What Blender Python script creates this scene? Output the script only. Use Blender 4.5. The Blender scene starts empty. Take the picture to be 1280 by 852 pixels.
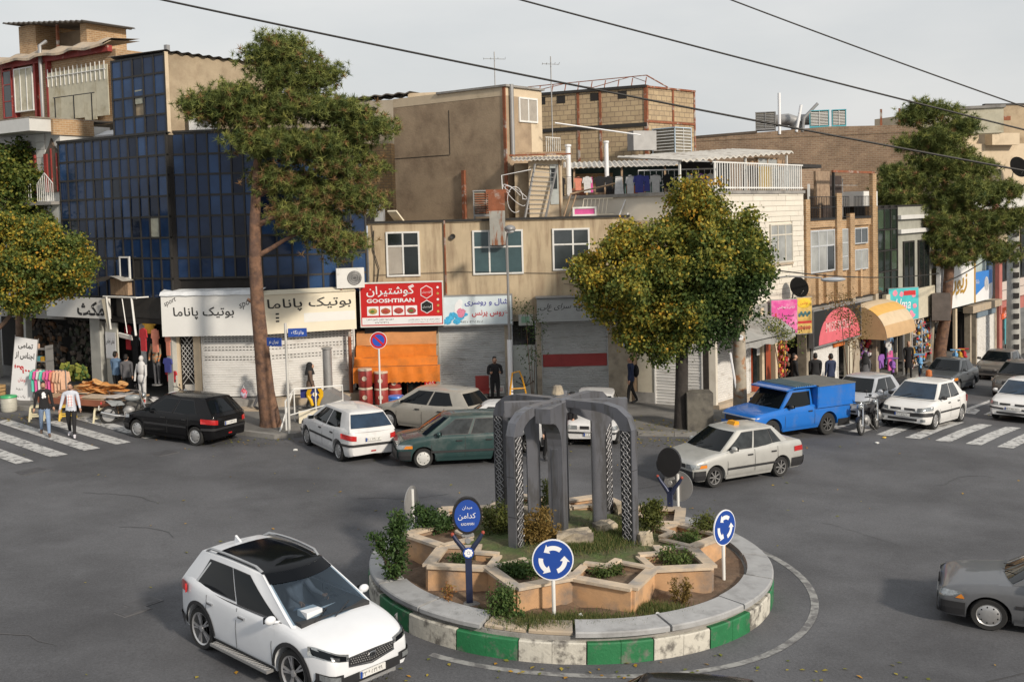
import bpy, bmesh, math, random
import numpy as np
from mathutils import Vector, Matrix
random.seed(7); rng = np.random.default_rng(11)
S = bpy.context.scene; COL = S.collection
R_ = math.radians; PI = math.pi
# ---------------------------------------------------------------- camera
cd = bpy.data.cameras.new('camera'); cam = bpy.data.objects.new('camera', cd); COL.objects.link(cam)
cd.sensor_width = 36.0; cd.lens = 1350/1280*36; cd.shift_y = -0.06566; cd.clip_end = 2000; cd.clip_start = .1
_p, _r = R_(3.2), R_(1.5)
_f = Vector((0, math.cos(_p), -math.sin(_p))); _u0 = Vector((0, math.sin(_p), math.cos(_p))); _r0 = Vector((1, 0, 0))
_rt = math.cos(_r)*_r0 - math.sin(_r)*_u0; _up = math.sin(_r)*_r0 + math.cos(_r)*_u0
M = Matrix((( _rt.x, _up.x, -_f.x, 0), (_rt.y, _up.y, -_f.y, 0), (_rt.z, _up.z, -_f.z, 7.1), (0, 0, 0, 1)))
cam.matrix_world = M; S.camera = cam
# ---------------------------------------------------------------- sky and sun
SUN_EL, SUN_AZ = R_(27), R_(140)      # azimuth clockwise from +Y: the sun stands behind and to the right of the camera
w = bpy.data.worlds.new('World'); S.world = w; w.use_nodes = True
nt = w.node_tree; nt.nodes.clear()
sky = nt.nodes.new('ShaderNodeTexSky'); sky.sky_type = 'NISHITA'; sky.sun_disc = False
sky.sun_elevation = SUN_EL; sky.sun_rotation = SUN_AZ; sky.air_density = 1.5; sky.dust_density = 3
tc = nt.nodes.new('ShaderNodeTexCoord'); mp = nt.nodes.new('ShaderNodeMapping'); mp.inputs['Scale'].default_value = (1, 1, 3.2)
nz = nt.nodes.new('ShaderNodeTexNoise'); nz.inputs['Scale'].default_value = 2.2; nz.inputs['Detail'].default_value = 6; nz.inputs['Roughness'].default_value = .5
rp = nt.nodes.new('ShaderNodeValToRGB'); rp.color_ramp.elements[0].position = .36; rp.color_ramp.elements[1].position = .62
rp.color_ramp.elements[0].color = (4.9, 5.1, 5.3, 1); rp.color_ramp.elements[1].color = (6.1, 6.12, 6.12, 1)
mx = nt.nodes.new('ShaderNodeMixRGB'); mx.inputs[0].default_value = .9
bg = nt.nodes.new('ShaderNodeBackground'); bg.inputs[1].default_value = .106
out = nt.nodes.new('ShaderNodeOutputWorld'); L = nt.links.new
L(tc.outputs['Generated'], mp.inputs[0]); L(mp.outputs[0], nz.inputs[0]); L(nz.outputs[0], rp.inputs[0])
L(sky.outputs[0], mx.inputs[1]); L(rp.outputs[0], mx.inputs[2]); L(mx.outputs[0], bg.inputs[0]); L(bg.outputs[0], out.inputs[0])
sl = bpy.data.lights.new('sun', 'SUN'); sl.energy = 3.1; sl.angle = R_(5); sl.color = (1, .89, .75)
so = bpy.data.objects.new('sun', sl); COL.objects.link(so)
_d = Vector((math.sin(SUN_AZ)*math.cos(SUN_EL), math.cos(SUN_AZ)*math.cos(SUN_EL), math.sin(SUN_EL)))
so.rotation_euler = _d.to_track_quat('Z', 'Y').to_euler(); so.location = (20, -10, 30)
S.view_settings.view_transform = 'Standard'; S.view_settings.look = 'None'; S.view_settings.exposure = 0.28; S.view_settings.gamma = 1
# ---------------------------------------------------------------- materials
def srgb(h):
    if isinstance(h, str):
        h = [int(h[i:i+2], 16)/255 for i in (0, 2, 4)]
        return tuple(c/12.92 if c <= .04045 else ((c+.055)/1.055)**2.4 for c in h)
    return h if not isinstance(h, (int, float)) else (h, h, h)
MATS = {}
def mat(name, col, rough=.7, metal=0, var=.18, scale=2.5, bump=0, bscale=40, coat=0, col2=None, c2pos=(.5, .7), c2scale=1.2, stretch=None, spec=.5, trans=0, rnd=0, emit=0, detail=5, speck=0):
    """colour with noise variation, an optional second colour for stains, optional bump"""
    if name in MATS: return MATS[name]
    m = bpy.data.materials.new(name); m.use_nodes = True; MATS[name] = m
    n = m.node_tree; b = n.nodes['Principled BSDF']; k = n.links.new
    c = srgb(col)
    b.inputs['Roughness'].default_value = rough; b.inputs['Metallic'].default_value = metal
    b.inputs['Specular IOR Level'].default_value = spec
    if coat: b.inputs['Coat Weight'].default_value = coat; b.inputs['Coat Roughness'].default_value = .04
    if trans: b.inputs['Transmission Weight'].default_value = trans
    if emit: b.inputs['Emission Color'].default_value = (*c, 1); b.inputs['Emission Strength'].default_value = emit
    g = n.nodes.new('ShaderNodeNewGeometry'); vec = g.outputs['Position']
    if stretch:
        mpp = n.nodes.new('ShaderNodeMapping'); mpp.inputs['Scale'].default_value = stretch; k(vec, mpp.inputs[0]); vecs = mpp.outputs[0]
    else: vecs = vec
    last = None
    rgb = n.nodes.new('ShaderNodeRGB'); rgb.outputs[0].default_value = (*c, 1); last = rgb.outputs[0]
    if col2 is not None:
        t = n.nodes.new('ShaderNodeTexNoise'); t.inputs['Scale'].default_value = c2scale; t.inputs['Detail'].default_value = detail; t.inputs['Roughness'].default_value = .62; k(vecs, t.inputs[0])
        r = n.nodes.new('ShaderNodeValToRGB'); r.color_ramp.elements[0].position = c2pos[0]; r.color_ramp.elements[1].position = c2pos[1]; k(t.outputs[0], r.inputs[0])
        x = n.nodes.new('ShaderNodeMixRGB'); k(r.outputs[0], x.inputs[0]); k(last, x.inputs[1]); x.inputs[2].default_value = (*srgb(col2), 1); last = x.outputs[0]
    if var:
        t = n.nodes.new('ShaderNodeTexNoise'); t.inputs['Scale'].default_value = scale; t.inputs['Detail'].default_value = 6; t.inputs['Roughness'].default_value = .65; k(vec, t.inputs[0])
        r = n.nodes.new('ShaderNodeMapRange'); r.inputs[1].default_value = .25; r.inputs[2].default_value = .75; r.inputs[3].default_value = 1-var; r.inputs[4].default_value = 1+var; k(t.outputs[0], r.inputs[0])
        x = n.nodes.new('ShaderNodeVectorMath'); x.operation = 'SCALE'; k(last, x.inputs[0]); k(r.outputs[0], x.inputs['Scale']); last = x.outputs[0]
    if speck:
        t = n.nodes.new('ShaderNodeTexNoise'); t.inputs['Scale'].default_value = 24; t.inputs['Detail'].default_value = 4; t.inputs['Roughness'].default_value = .8; k(vec, t.inputs[0])
        r = n.nodes.new('ShaderNodeMapRange'); r.inputs[1].default_value = .3; r.inputs[2].default_value = .7; r.inputs[3].default_value = 1-speck; r.inputs[4].default_value = 1+speck; k(t.outputs[0], r.inputs[0])
        x = n.nodes.new('ShaderNodeVectorMath'); x.operation = 'SCALE'; k(last, x.inputs[0]); k(r.outputs[0], x.inputs['Scale']); last = x.outputs[0]
    if rnd:
        o = n.nodes.new('ShaderNodeObjectInfo')
        r = n.nodes.new('ShaderNodeMapRange'); r.inputs[3].default_value = 1-rnd; r.inputs[4].default_value = 1+rnd; k(o.outputs['Random'], r.inputs[0])
        x = n.nodes.new('ShaderNodeVectorMath'); x.operation = 'SCALE'; k(last, x.inputs[0]); k(r.outputs[0], x.inputs['Scale']); last = x.outputs[0]
    k(last, b.inputs['Base Color'])
    if bump:
        t = n.nodes.new('ShaderNodeTexNoise'); t.inputs['Scale'].default_value = bscale; t.inputs['Detail'].default_value = 4; k(vec, t.inputs[0])
        bp = n.nodes.new('ShaderNodeBump'); bp.inputs['Strength'].default_value = bump; bp.inputs['Distance'].default_value = .02; k(t.outputs[0], bp.inputs['Height']); k(bp.outputs[0], b.inputs['Normal'])
    return m
def brickmat(name, c1, c2, mortar, bw, bh, rough=.9, axis='x', rot=0, var=.25, bump=.5, stain=None, msize=.015):
    """small far brickwork in the material, laid in the wall's own (object) coordinates"""
    if name in MATS: return MATS[name]
    m = mat(name, c1, rough, var=0); n = m.node_tree; b = n.nodes['Principled BSDF']; k = n.links.new
    ge = n.nodes.new('ShaderNodeNewGeometry'); sx = n.nodes.new('ShaderNodeSeparateXYZ'); k(ge.outputs['Position'], sx.inputs[0])
    cr_ = n.nodes.new('ShaderNodeVectorMath'); cr_.operation = 'CROSS_PRODUCT'; cr_.inputs[0].default_value = (0, 0, 1); k(ge.outputs['True Normal'], cr_.inputs[1])
    nm = n.nodes.new('ShaderNodeVectorMath'); nm.operation = 'NORMALIZE'; k(cr_.outputs[0], nm.inputs[0])
    ad = n.nodes.new('ShaderNodeVectorMath'); ad.operation = 'DOT_PRODUCT'; k(nm.outputs[0], ad.inputs[0]); k(ge.outputs['Position'], ad.inputs[1])
    cx = n.nodes.new('ShaderNodeCombineXYZ'); k(ad.outputs['Value'], cx.inputs[0]); k(sx.outputs[2], cx.inputs[1])
    br = n.nodes.new('ShaderNodeTexBrick'); k(cx.outputs[0], br.inputs[0])
    br.inputs['Color1'].default_value = (*srgb(c1), 1); br.inputs['Color2'].default_value = (*srgb(c2), 1); br.inputs['Mortar'].default_value = (*srgb(mortar), 1)
    br.inputs['Scale'].default_value = 1; br.inputs['Brick Width'].default_value = bw; br.inputs['Row Height'].default_value = bh; br.inputs['Mortar Size'].default_value = msize
    t = n.nodes.new('ShaderNodeTexNoise'); t.inputs['Scale'].default_value = .9; t.inputs['Detail'].default_value = 7; t.inputs['Roughness'].default_value = .7
    g = n.nodes.new('ShaderNodeNewGeometry'); k(g.outputs['Position'], t.inputs[0])
    r = n.nodes.new('ShaderNodeMapRange'); r.inputs[1].default_value = .3; r.inputs[2].default_value = .7; r.inputs[3].default_value = 1-var; r.inputs[4].default_value = 1+var; k(t.outputs[0], r.inputs[0])
    x = n.nodes.new('ShaderNodeVectorMath'); x.operation = 'SCALE'; k(br.outputs[0], x.inputs[0]); k(r.outputs[0], x.inputs['Scale'])
    k(x.outputs[0], b.inputs['Base Color'])
    bp = n.nodes.new('ShaderNodeBump'); bp.inputs['Strength'].default_value = bump; bp.inputs['Distance'].default_value = .02; bp.invert = True; k(br.outputs['Fac'], bp.inputs['Height']); k(bp.outputs[0], b.inputs['Normal'])
    return m
def glassmat(name, col, rough=.08, wob=.15, spec=.6):
    if name in MATS: return MATS[name]
    m = mat(name, col, rough, var=.35, scale=1.1, bump=wob, bscale=2.2, spec=spec); return m
# ---------------------------------------------------------------- mesh collector
class MB:
    def __init__(s): s.v = []; s.f = []; s.m = []; s.mi = 0
    def add(s, vs, fs):
        o = len(s.v); s.v += [tuple(p) for p in vs]; s.f += [tuple(i+o for i in f) for f in fs]; s.m += [s.mi]*len(fs); return s
    def box(s, x0, x1, y0, y1, z0, z1):
        return s.add([(x0,y0,z0),(x1,y0,z0),(x1,y1,z0),(x0,y1,z0),(x0,y0,z1),(x1,y0,z1),(x1,y1,z1),(x0,y1,z1)],
                     [(0,3,2,1),(4,5,6,7),(0,1,5,4),(1,2,6,5),(2,3,7,6),(3,0,4,7)])
    def obox(s, c, hx, hy, hz, rot=(0,0,0)):
        m = Matrix.LocRotScale(Vector(c), __import__('mathutils').Euler(rot), Vector((1,1,1)))
        p = [m @ Vector((a*hx, b*hy, d*hz)) for a, b, d in ((-1,-1,-1),(1,-1,-1),(1,1,-1),(-1,1,-1),(-1,-1,1),(1,-1,1),(1,1,1),(-1,1,1))]
        return s.add(p, [(0,3,2,1),(4,5,6,7),(0,1,5,4),(1,2,6,5),(2,3,7,6),(3,0,4,7)])
    def prism(s, pts, d):
        """closed polygon pts (3-D), extruded by the vector d"""
        n = len(pts); q = [Vector(p) for p in pts]; d = Vector(d)
        return s.add(q+[p+d for p in q], [tuple(range(n))[::-1], tuple(range(n, 2*n))]+[(i, (i+1) % n, n+(i+1) % n, n+i) for i in range(n)])
    def tube(s, pts, r, n=8, cap=True):
        pts = [Vector(p) for p in pts]; rs = r if isinstance(r, (list, tuple)) else [r]*len(pts)
        o = len(s.v); prev = None; fs = []; vs = []
        for i, p in enumerate(pts):
            t = (pts[min(i+1, len(pts)-1)]-pts[max(i-1, 0)]); t = t.normalized() if t.length > 1e-9 else Vector((0,0,1))
            if prev is None: a = t.orthogonal().normalized()
            else: a = (prev-t*prev.dot(t)); a = a.normalized() if a.length > 1e-6 else t.orthogonal().normalized()
            prev = a; b = t.cross(a)
            for j in range(n):
                an = 2*PI*j/n; vs.append(p+(a*math.cos(an)+b*math.sin(an))*rs[i])
        for i in range(len(pts)-1):
            for j in range(n): fs.append((i*n+j, i*n+(j+1) % n, (i+1)*n+(j+1) % n, (i+1)*n+j))
        if cap: fs.append(tuple(range(n))[::-1]); fs.append(tuple((len(pts)-1)*n+j for j in range(n)))
        return s.add(vs, fs)
    def lathe(s, prof, n=20, c=(0,0,0), axis='z', cap=True):
        """prof: (radius, height) pairs"""
        vs = []; fs = []
        for r, h in prof:
            for j in range(n):
                a = 2*PI*j/n; x, y, z = r*math.cos(a), r*math.sin(a), h
                if axis == 'y': x, y, z = x, z, y
                if axis == 'x': x, y, z = z, x, y
                vs.append((c[0]+x, c[1]+y, c[2]+z))
        for i in range(len(prof)-1):
            for j in range(n): fs.append((i*n+j, i*n+(j+1) % n, (i+1)*n+(j+1) % n, (i+1)*n+j))
        if cap and prof[0][0] > 1e-6: fs.append(tuple(range(n))[::-1])
        if cap and prof[-1][0] > 1e-6: fs.append(tuple((len(prof)-1)*n+j for j in range(n)))
        return s.add(vs, fs)
    def ell(s, c, rx, ry, rz, n=12, k=8, lo=-90, hi=90, jit=0):
        vs = []; fs = []
        for i in range(k+1):
            t = R_(lo+(hi-lo)*i/k)
            for j in range(n):
                a = 2*PI*j/n; q = 1+jit*(random.random()-.5)
                vs.append((c[0]+rx*q*math.cos(t)*math.cos(a), c[1]+ry*q*math.cos(t)*math.sin(a), c[2]+rz*q*math.sin(t)))
        for i in range(k):
            for j in range(n): fs.append((i*n+j, i*n+(j+1) % n, (i+1)*n+(j+1) % n, (i+1)*n+j))
        return s.add(vs, fs)
    def grid(s, P, flip=False, thick=None):
        """P[i][j] points"""
        a, b = len(P), len(P[0]); vs = [p for r in P for p in r]; fs = []
        for i in range(a-1):
            for j in range(b-1):
                f = (i*b+j, i*b+j+1, (i+1)*b+j+1, (i+1)*b+j); fs.append(f[::-1] if flip else f)
        return s.add(vs, fs)
    def mesh(s, name, mats, smooth=None, weld=False, recalc=False):
        me = bpy.data.meshes.new(name); me.from_pydata([tuple(p) for p in s.v], [], s.f)
        for m in (mats if isinstance(mats, (list, tuple)) else [mats]): me.materials.append(m)
        if any(s.m): me.polygons.foreach_set('material_index', s.m)
        if smooth is not None or weld or recalc:
            bm = bmesh.new(); bm.from_mesh(me)
            if weld: bmesh.ops.remove_doubles(bm, verts=bm.verts, dist=1e-4)
            if recalc: bmesh.ops.recalc_face_normals(bm, faces=bm.faces)
            if smooth is not None:
                for f in bm.faces: f.smooth = True
                for e in bm.edges:
                    e.smooth = not (len(e.link_faces) == 2 and e.calc_face_angle(0) > R_(smooth))
            bm.to_mesh(me); bm.free()
        me.update(); return me
    def build(s, name, mats, parent=None, smooth=None, weld=False, recalc=False):
        o = bpy.data.objects.new(name, s.mesh(name, mats, smooth, weld, recalc)); COL.objects.link(o)
        if parent is not None: o.parent = parent
        return o
def tag(o, label=None, cat=None, group=None, kind=None):
    if label: o['label'] = label
    if cat: o['category'] = cat
    if group: o['group'] = group
    if kind: o['kind'] = kind
    return o
def thing(name, label, cat, loc=(0,0,0), rz=0, group=None):
    o = bpy.data.objects.new(name, None); COL.objects.link(o); o.location = loc; o.rotation_euler = (0, 0, rz); o.empty_display_size = .2
    return tag(o, label, cat, group)
def inst(name, mesh, parent, loc=(0,0,0), rot=(0,0,0), scale=(1,1,1)):
    o = bpy.data.objects.new(name, mesh); COL.objects.link(o); o.parent = parent; o.location = loc; o.rotation_euler = rot; o.scale = scale; return o
KIDS = {}
def copy_tree(o, parent=None):
    c = o.copy(); COL.objects.link(c); c.parent = parent
    for ch in [x for x in COL.objects if x.parent == o]: copy_tree(ch, c)
    return c
def boxp(name, m, parent, *b): return MB().box(*b).build(name, m, parent)
UNIT = None
def ubox():
    global UNIT
    if UNIT is None: UNIT = {}
    return UNIT
def piece(name, m, parent, x0, x1, y0, y1, z0, z1, rot=(0,0,0)):
    """cheap box piece sharing one unit mesh per material"""
    u = ubox(); key = (m.name)
    if key not in u: u[key] = MB().box(-.5, .5, -.5, .5, -.5, .5).mesh('piece', m)
    return inst(name, u[key], parent, ((x0+x1)/2, (y0+y1)/2, (z0+z1)/2), rot, (x1-x0, y1-y0, z1-z0))
def gz(x, y):
    t = (x-7)*.638+(y-38.4)*.77
    e = 0 if t < 0 else (.053*t*t/8 if t < 4 else .053*(t-2))
    return -.03*x-e
def smooth01(t): t = max(0, min(1, t)); return t*t*(3-2*t)
# ---------------------------------------------------------------- lettering (Persian letters joined by hand)
_FORMS = {'ا':('FE8D',0,'FE8E',0),'آ':('FE81',0,'FE82',0),'ب':('FE8F','FE91','FE90','FE92'),'پ':('FB56','FB58','FB57','FB59'),'ت':('FE95','FE97','FE96','FE98'),'ث':('FE99','FE9B','FE9A','FE9C'),
 'ج':('FE9D','FE9F','FE9E','FEA0'),'ح':('FEA1','FEA3','FEA2','FEA4'),'خ':('FEA5','FEA7','FEA6','FEA8'),'د':('FEA9',0,'FEAA',0),'ر':('FEAD',0,'FEAE',0),'ز':('FEAF',0,'FEB0',0),'س':('FEB1','FEB3','FEB2','FEB4'),
 'ش':('FEB5','FEB7','FEB6','FEB8'),'ص':('FEB9','FEBB','FEBA','FEBC'),'ف':('FED1','FED3','FED2','FED4'),'ک':('FB8E','FB90','FB8F','FB91'),'گ':('FB92','FB94','FB93','FB95'),'ل':('FEDD','FEDF','FEDE','FEE0'),
 'م':('FEE1','FEE3','FEE2','FEE4'),'ن':('FEE5','FEE7','FEE6','FEE8'),'و':('FEED',0,'FEEE',0),'ه':('FEE9','FEEB','FEEA','FEEC'),'ی':('FBFC','FBFE','FBFD','FBFF')}
def shape_fa(t):
    if not any(c in _FORMS for c in t): return t
    out = []
    for i, c in enumerate(t):
        if c not in _FORMS: out.append(c); continue
        f = _FORMS[c]; pj = i > 0 and t[i-1] in _FORMS and _FORMS[t[i-1]][1] != 0; nj = f[1] != 0 and i+1 < len(t) and t[i+1] in _FORMS
        h = f[3] if (pj and nj) else f[2] if pj else f[1] if nj else f[0]
        out.append(chr(int(h, 16)))
    return ''.join(out[::-1])
def text(name, s, m, parent, x, z, h, y=-.02, wid=None, depth=.006, bold=.0, shear=0, rot=0, align='CENTER', maxw=None, M4=None):
    """flat raised lettering facing local -Y, centred at (x, z), letters scaled to height h and, if given, width wid"""
    c = bpy.data.curves.new(name, 'FONT'); c.body = shape_fa(s); c.align_x = 'CENTER'; c.align_y = 'CENTER'; c.offset = bold; c.shear = shear; c.resolution_u = 2
    o = bpy.data.objects.new(name, c); COL.objects.link(o)
    dg = bpy.context.evaluated_depsgraph_get(); me = bpy.data.meshes.new_from_object(o.evaluated_get(dg))
    bpy.data.objects.remove(o)
    n = len(me.vertices); a = np.zeros(n*3); me.vertices.foreach_get('co', a); a = a.reshape(-1, 3)
    lo, hi = a.min(0), a.max(0); sx = h/(hi[1]-lo[1]); k = sx if wid is None else wid/(hi[0]-lo[0])
    if wid is None and maxw and (hi[0]-lo[0])*k > maxw: k = maxw/(hi[0]-lo[0])
    px = (a[:, 0]-(hi[0]+lo[0])/2)*k; pz = (a[:, 1]-(hi[1]+lo[1])/2)*sx
    ca, sa = math.cos(rot), math.sin(rot)
    b = np.stack([x+px*ca-pz*sa, np.full(n, y), z+px*sa+pz*ca], 1)
    me.vertices.foreach_set('co', b.ravel()); me.materials.clear(); me.materials.append(m); me.update(); me.name = name
    ob = bpy.data.objects.new(name, me); COL.objects.link(ob)
    if parent is not None: ob.parent = parent
    return ob
# ================================================================ palette
M_asph = mat('asphalt', (.1,.102,.11), .84, speck=.3, var=.2, scale=.5, bump=.4, bscale=55, col2=(.066,.067,.073), c2pos=(.45,.6), c2scale=.2, detail=8)
M_pave = mat('pavement', (.17,.165,.155), .9, var=.22, scale=1.1, bump=.3, bscale=30, col2=(.09,.088,.085), c2pos=(.45,.7), c2scale=.5)
M_conc = mat('concrete', (.27,.26,.245), .9, var=.2, scale=3, bump=.35, bscale=30, col2=(.14,.135,.13), c2pos=(.5,.75), c2scale=1.6)
M_kerb = mat('kerb_stone', (.2,.195,.185), .9, var=.25, scale=3, bump=.3, rnd=.15)
M_paint = mat('road_paint', (.5,.5,.49), .7, var=.12, scale=5, col2=(.13,.128,.13), c2pos=(.5,.62), c2scale=5.5, detail=9)
M_paintg = mat('green_kerb_paint', (.02,.16,.06), .55, var=.2, scale=4, col2=(.13,.15,.12), c2pos=(.54,.68), c2scale=4.5, detail=9, bump=.3, bscale=25)
M_paintw = mat('white_kerb_paint', (.52,.5,.44), .7, var=.14, scale=4, col2=(.15,.14,.125), c2pos=(.49,.62), c2scale=4.2, detail=9, bump=.3, bscale=25)
M_soil = mat('soil', (.13,.085,.055), .95, var=.35, scale=5, bump=.9, bscale=18, col2=(.2,.15,.1), c2scale=2)
M_slab = mat('coping_stone', (.32,.325,.33), .75, var=.14, scale=3, col2=(.19,.19,.19), c2pos=(.5,.75), c2scale=2.6, detail=8, rnd=.14, bump=.15)
M_slabb = mat('beige_slab', (.42,.34,.25), .8, var=.18, scale=4, col2=(.25,.23,.2), c2scale=2, rnd=.1)
M_trav = mat('travertine', (.5,.3,.16), .62, var=.24, scale=2.2, col2=(.22,.18,.15), c2pos=(.45,.68), c2scale=1.9, detail=8, rnd=.16, bump=.2)
M_travc = mat('travertine_cap', (.52,.42,.31), .7, var=.15, scale=4, col2=(.28,.26,.24), c2pos=(.45,.7), c2scale=2.5, rnd=.08)
M_mon = mat('dark_painted_steel', (.14,.145,.165), .36, metal=.3, var=.12, scale=1.5, rnd=.12, col2=(.1,.1,.105), c2pos=(.5,.62), c2scale=2.2, stretch=(3,3,.5))
M_monL = mat('pale_steel_lattice', (.3,.3,.31), .4, metal=.5, var=.1)
M_monD = mat('black_lattice_back', (.02,.02,.022), .6)
M_rock = mat('limestone_block', (.4,.34,.25), .9, var=.3, scale=5, col2=(.16,.14,.12), c2pos=(.45,.65), c2scale=3, bump=.8, bscale=14)
M_blk = mat('black_metal', (.02,.02,.022), .45, metal=.3)
M_grey = mat('grey_metal', (.3,.3,.3), .5, metal=.4, var=.15)
M_white = mat('white_painted_metal', (.68,.68,.66), .45, var=.08, col2=(.4,.37,.33), c2pos=(.6,.8), c2scale=3)
M_rust = mat('rusty_metal', (.25,.09,.045), .85, metal=.2, var=.35, scale=4, col2=(.4,.38,.35), c2pos=(.55,.66), c2scale=1.5)
M_bark = mat('bark', (.13,.085,.06), .95, var=.35, scale=5, bump=1, bscale=12, col2=(.2,.1,.06), c2scale=1.5)
M_barkr = mat('pine_bark', (.17,.095,.06), .95, var=.4, scale=5, bump=1.0, bscale=11, col2=(.1,.06,.045), c2pos=(.45,.6), c2scale=4)
M_barkd = mat('dark_bark', (.035,.03,.027), .95, var=.35, scale=6, bump=1, bscale=12)
# ================================================================ ground
def sheet(name, outline_fn, m, dz, parent=None): pass
xs = sorted(set([-160,-120,-90,-60,-45]+list(np.arange(-32, 44, .5))+[50,60,75,95,120,160]))
ys = sorted(set([-60,-30,-10]+list(np.arange(2, 80, .5))+[85,92,100,115,140,180,240,320]))
def gzc(x, y): return gz(max(-30, min(34, x)), max(2, min(78, y)))
mb = MB(); mb.grid([[(x, y, gzc(x, y)) for x in xs] for y in ys])
tag(mb.build('road', M_asph), kind='structure')
CURB = [(-60,62),(-30,45),(-18.6,38.7),(-15.1,37.25),(-12,35.7),(-8.6,34.05),(-7.6,33.55),(-7.0,33.75),(-4.6,37.0),(-3.6,37.4),(2.6,37.4),(3.4,36.2),(3.9,34.25),(6.2,34.05),(6.9,34.9),(12.2,41.2),(16.2,47.5),(23.2,57.8),(30.7,68.9),(60,114)]
def resample(pl, step):
    o = []
    for (a, b) in zip(pl, pl[1:]):
        n = max(1, round(math.dist(a, b)/step)); o += [(a[0]+(b[0]-a[0])*i/n, a[1]+(b[1]-a[1])*i/n) for i in range(n)]
    return o+[pl[-1]]
cr = resample(CURB, 1.0)
pv = MB(); back = [(x*1.0, y+ (16 if abs(x) < 20 else 22)) for x, y in cr]
pv.grid([[(x+(bx-x)*t, y+(by-y)*t, gzc(x+(bx-x)*t, y+(by-y)*t)+.135) for t in (.008,.05,.12,.2,.3,.45,.7,1)] for (x, y), (bx, by) in zip(cr, back)], flip=True)
pave = tag(pv.build('pavement', M_pave), kind='structure')
kb = tag(bpy.data.objects.new('kerb', None), kind='structure'); COL.objects.link(kb)
for a, b in zip(cr, cr[1:]):
    d = math.dist(a, b)
    if not (-31 < a[0] < 32) : continue
    c = ((a[0]+b[0])/2, (a[1]+b[1])/2); an = math.atan2(b[1]-a[1], b[0]-a[0]); z = gzc(*c)
    sl_ = math.atan2(gzc(*b)-gzc(*a), d); n = Vector((-math.sin(an), math.cos(an), 0))
    key = 'kerbmesh'
    if key not in MATS: MATS[key] = MB().box(-.5,.5,-.5,.5,-.5,.5).mesh('kerb_stone', M_kerb)
    o = inst('kerb_stone', MATS[key], kb, (c[0]+n.x*.08, c[1]+n.y*.08, z+.02), (0, -sl_, an), (d-.012, .17, .25))
# drain step / small walls between pavement levels are built with the buildings
def decal(name, poly, m, dz=.012, parent=None):
    """painted sheet hugging the road: quad strips between two edges"""
    (a, b, c, d) = poly; P = []
    for i in range(9):
        t = i/8; p = [(a[0]+(b[0]-a[0])*t, a[1]+(b[1]-a[1])*t), (d[0]+(c[0]-d[0])*t, d[1]+(c[1]-d[1])*t)]
        P.append([(q[0], q[1], gzc(*q)+dz) for q in (p[0], ((p[0][0]+p[1][0])/2, (p[0][1]+p[1][1])/2), p[1])])
    return MB().grid(P, flip=True).build(name, m, parent)
def group_root(name): o = bpy.data.objects.new(name, None); COL.objects.link(o); return tag(o, kind='structure')
def dbl(name, P, m, parent, dz=.012):
    return decal(name, P, m, dz, parent)
cw = group_root('crosswalk')
for k in range(-4, 4):      # left crossing
    ox, oy = -13.13+.62*k, 31.28+.86*k
    a = (ox, oy); dr = (-.735, .678); nn = (.678, .735); wd = .5; ln = 6.5 if k < 2 else 5
    dbl('stripe', [a, (a[0]+dr[0]*ln, a[1]+dr[1]*ln), (a[0]+dr[0]*ln-nn[0]*wd, a[1]+dr[1]*ln-nn[1]*wd), (a[0]-nn[0]*wd, a[1]-nn[1]*wd)], M_paint, cw)
cw2 = group_root('crosswalk')
for k in range(-3, 7):      # right crossing
    a = (12.39+.78*k, 34.08-.44*k); dr = (.633, .774); wv = (.41, -.2); ln = 4.6
    dbl('stripe', [a, (a[0]+wv[0], a[1]+wv[1]), (a[0]+wv[0]+dr[0]*ln, a[1]+wv[1]+dr[1]*ln), (a[0]+dr[0]*ln, a[1]+dr[1]*ln)], M_paint, cw2)
rm = group_root('road_marking')
dbl('lane_line', [(17.0,40.45), (23.5,49.3), (23.35,49.45), (16.85,40.6)], M_paint, rm)
dbl('arrow', [(16.6,40.1), (17.85,41.5), (17.75,40.9), (17.03,39.66)], M_paint, rm)
dbl('arrow', [(17.35,39.7), (18.2,40.9), (18.4,40.3), (17.63,39.5)], M_paint, rm)
# worn white arc round the island
ic = (.95, 20.5)
arcp = []
for i in range(44):
    a = R_(-125+i*4.0); rr = 4.15+.35*smooth01((i-6)/14)
    arcp.append([(ic[0]+(rr+q)*math.cos(a), ic[1]+(rr+q)*math.sin(a), gzc(ic[0]+rr*math.cos(a), ic[1]+rr*math.sin(a))+.006) for q in (0, .14)])
MB().grid(arcp, flip=False).build('edge_line', mat('worn_line', (.3,.3,.29), .8, var=.1, col2=(.12,.118,.12), c2pos=(.42,.6), c2scale=5, detail=9), rm)
# dark repair patches, a crack and manhole covers
M_patch = mat('asphalt_patch', (.095,.094,.098), .9, var=.2, scale=1.2, bump=.3, bscale=50)
M_patch2 = mat('old_asphalt', (.135,.132,.13), .9, var=.2, scale=1, bump=.35, bscale=50)
pt = group_root('road_patch')
for _k in range(9):
    _x, _y, _a = ((-9,24,.3),(-4,26.5,.1),(7,24.5,-.2),(9,21,.5),(-11,27,-.4),(3,27.5,.2),(11,28,.1),(-2.5,14.6,.2),(6.5,15,.9))[_k]; _pp = []
    for _i in range(12): _pp.append((_x, _y)); _a += random.uniform(-.5,.5); _x += .22*math.cos(_a); _y += .22*math.sin(_a)
    MB().grid([[(x, y-.009, gzc(x, y)+.013), (x, y+.009, gzc(x, y)+.013)] for x, y in _pp], flip=True).build('crack', mat('crack_tar', (.05,.05,.052), .9), pt)
ck = [(-9.4,17.9),(-8.9,17.85),(-8.6,17.8),(-8.25,17.75),(-8.0,17.5),(-7.6,17.32)]
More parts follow.
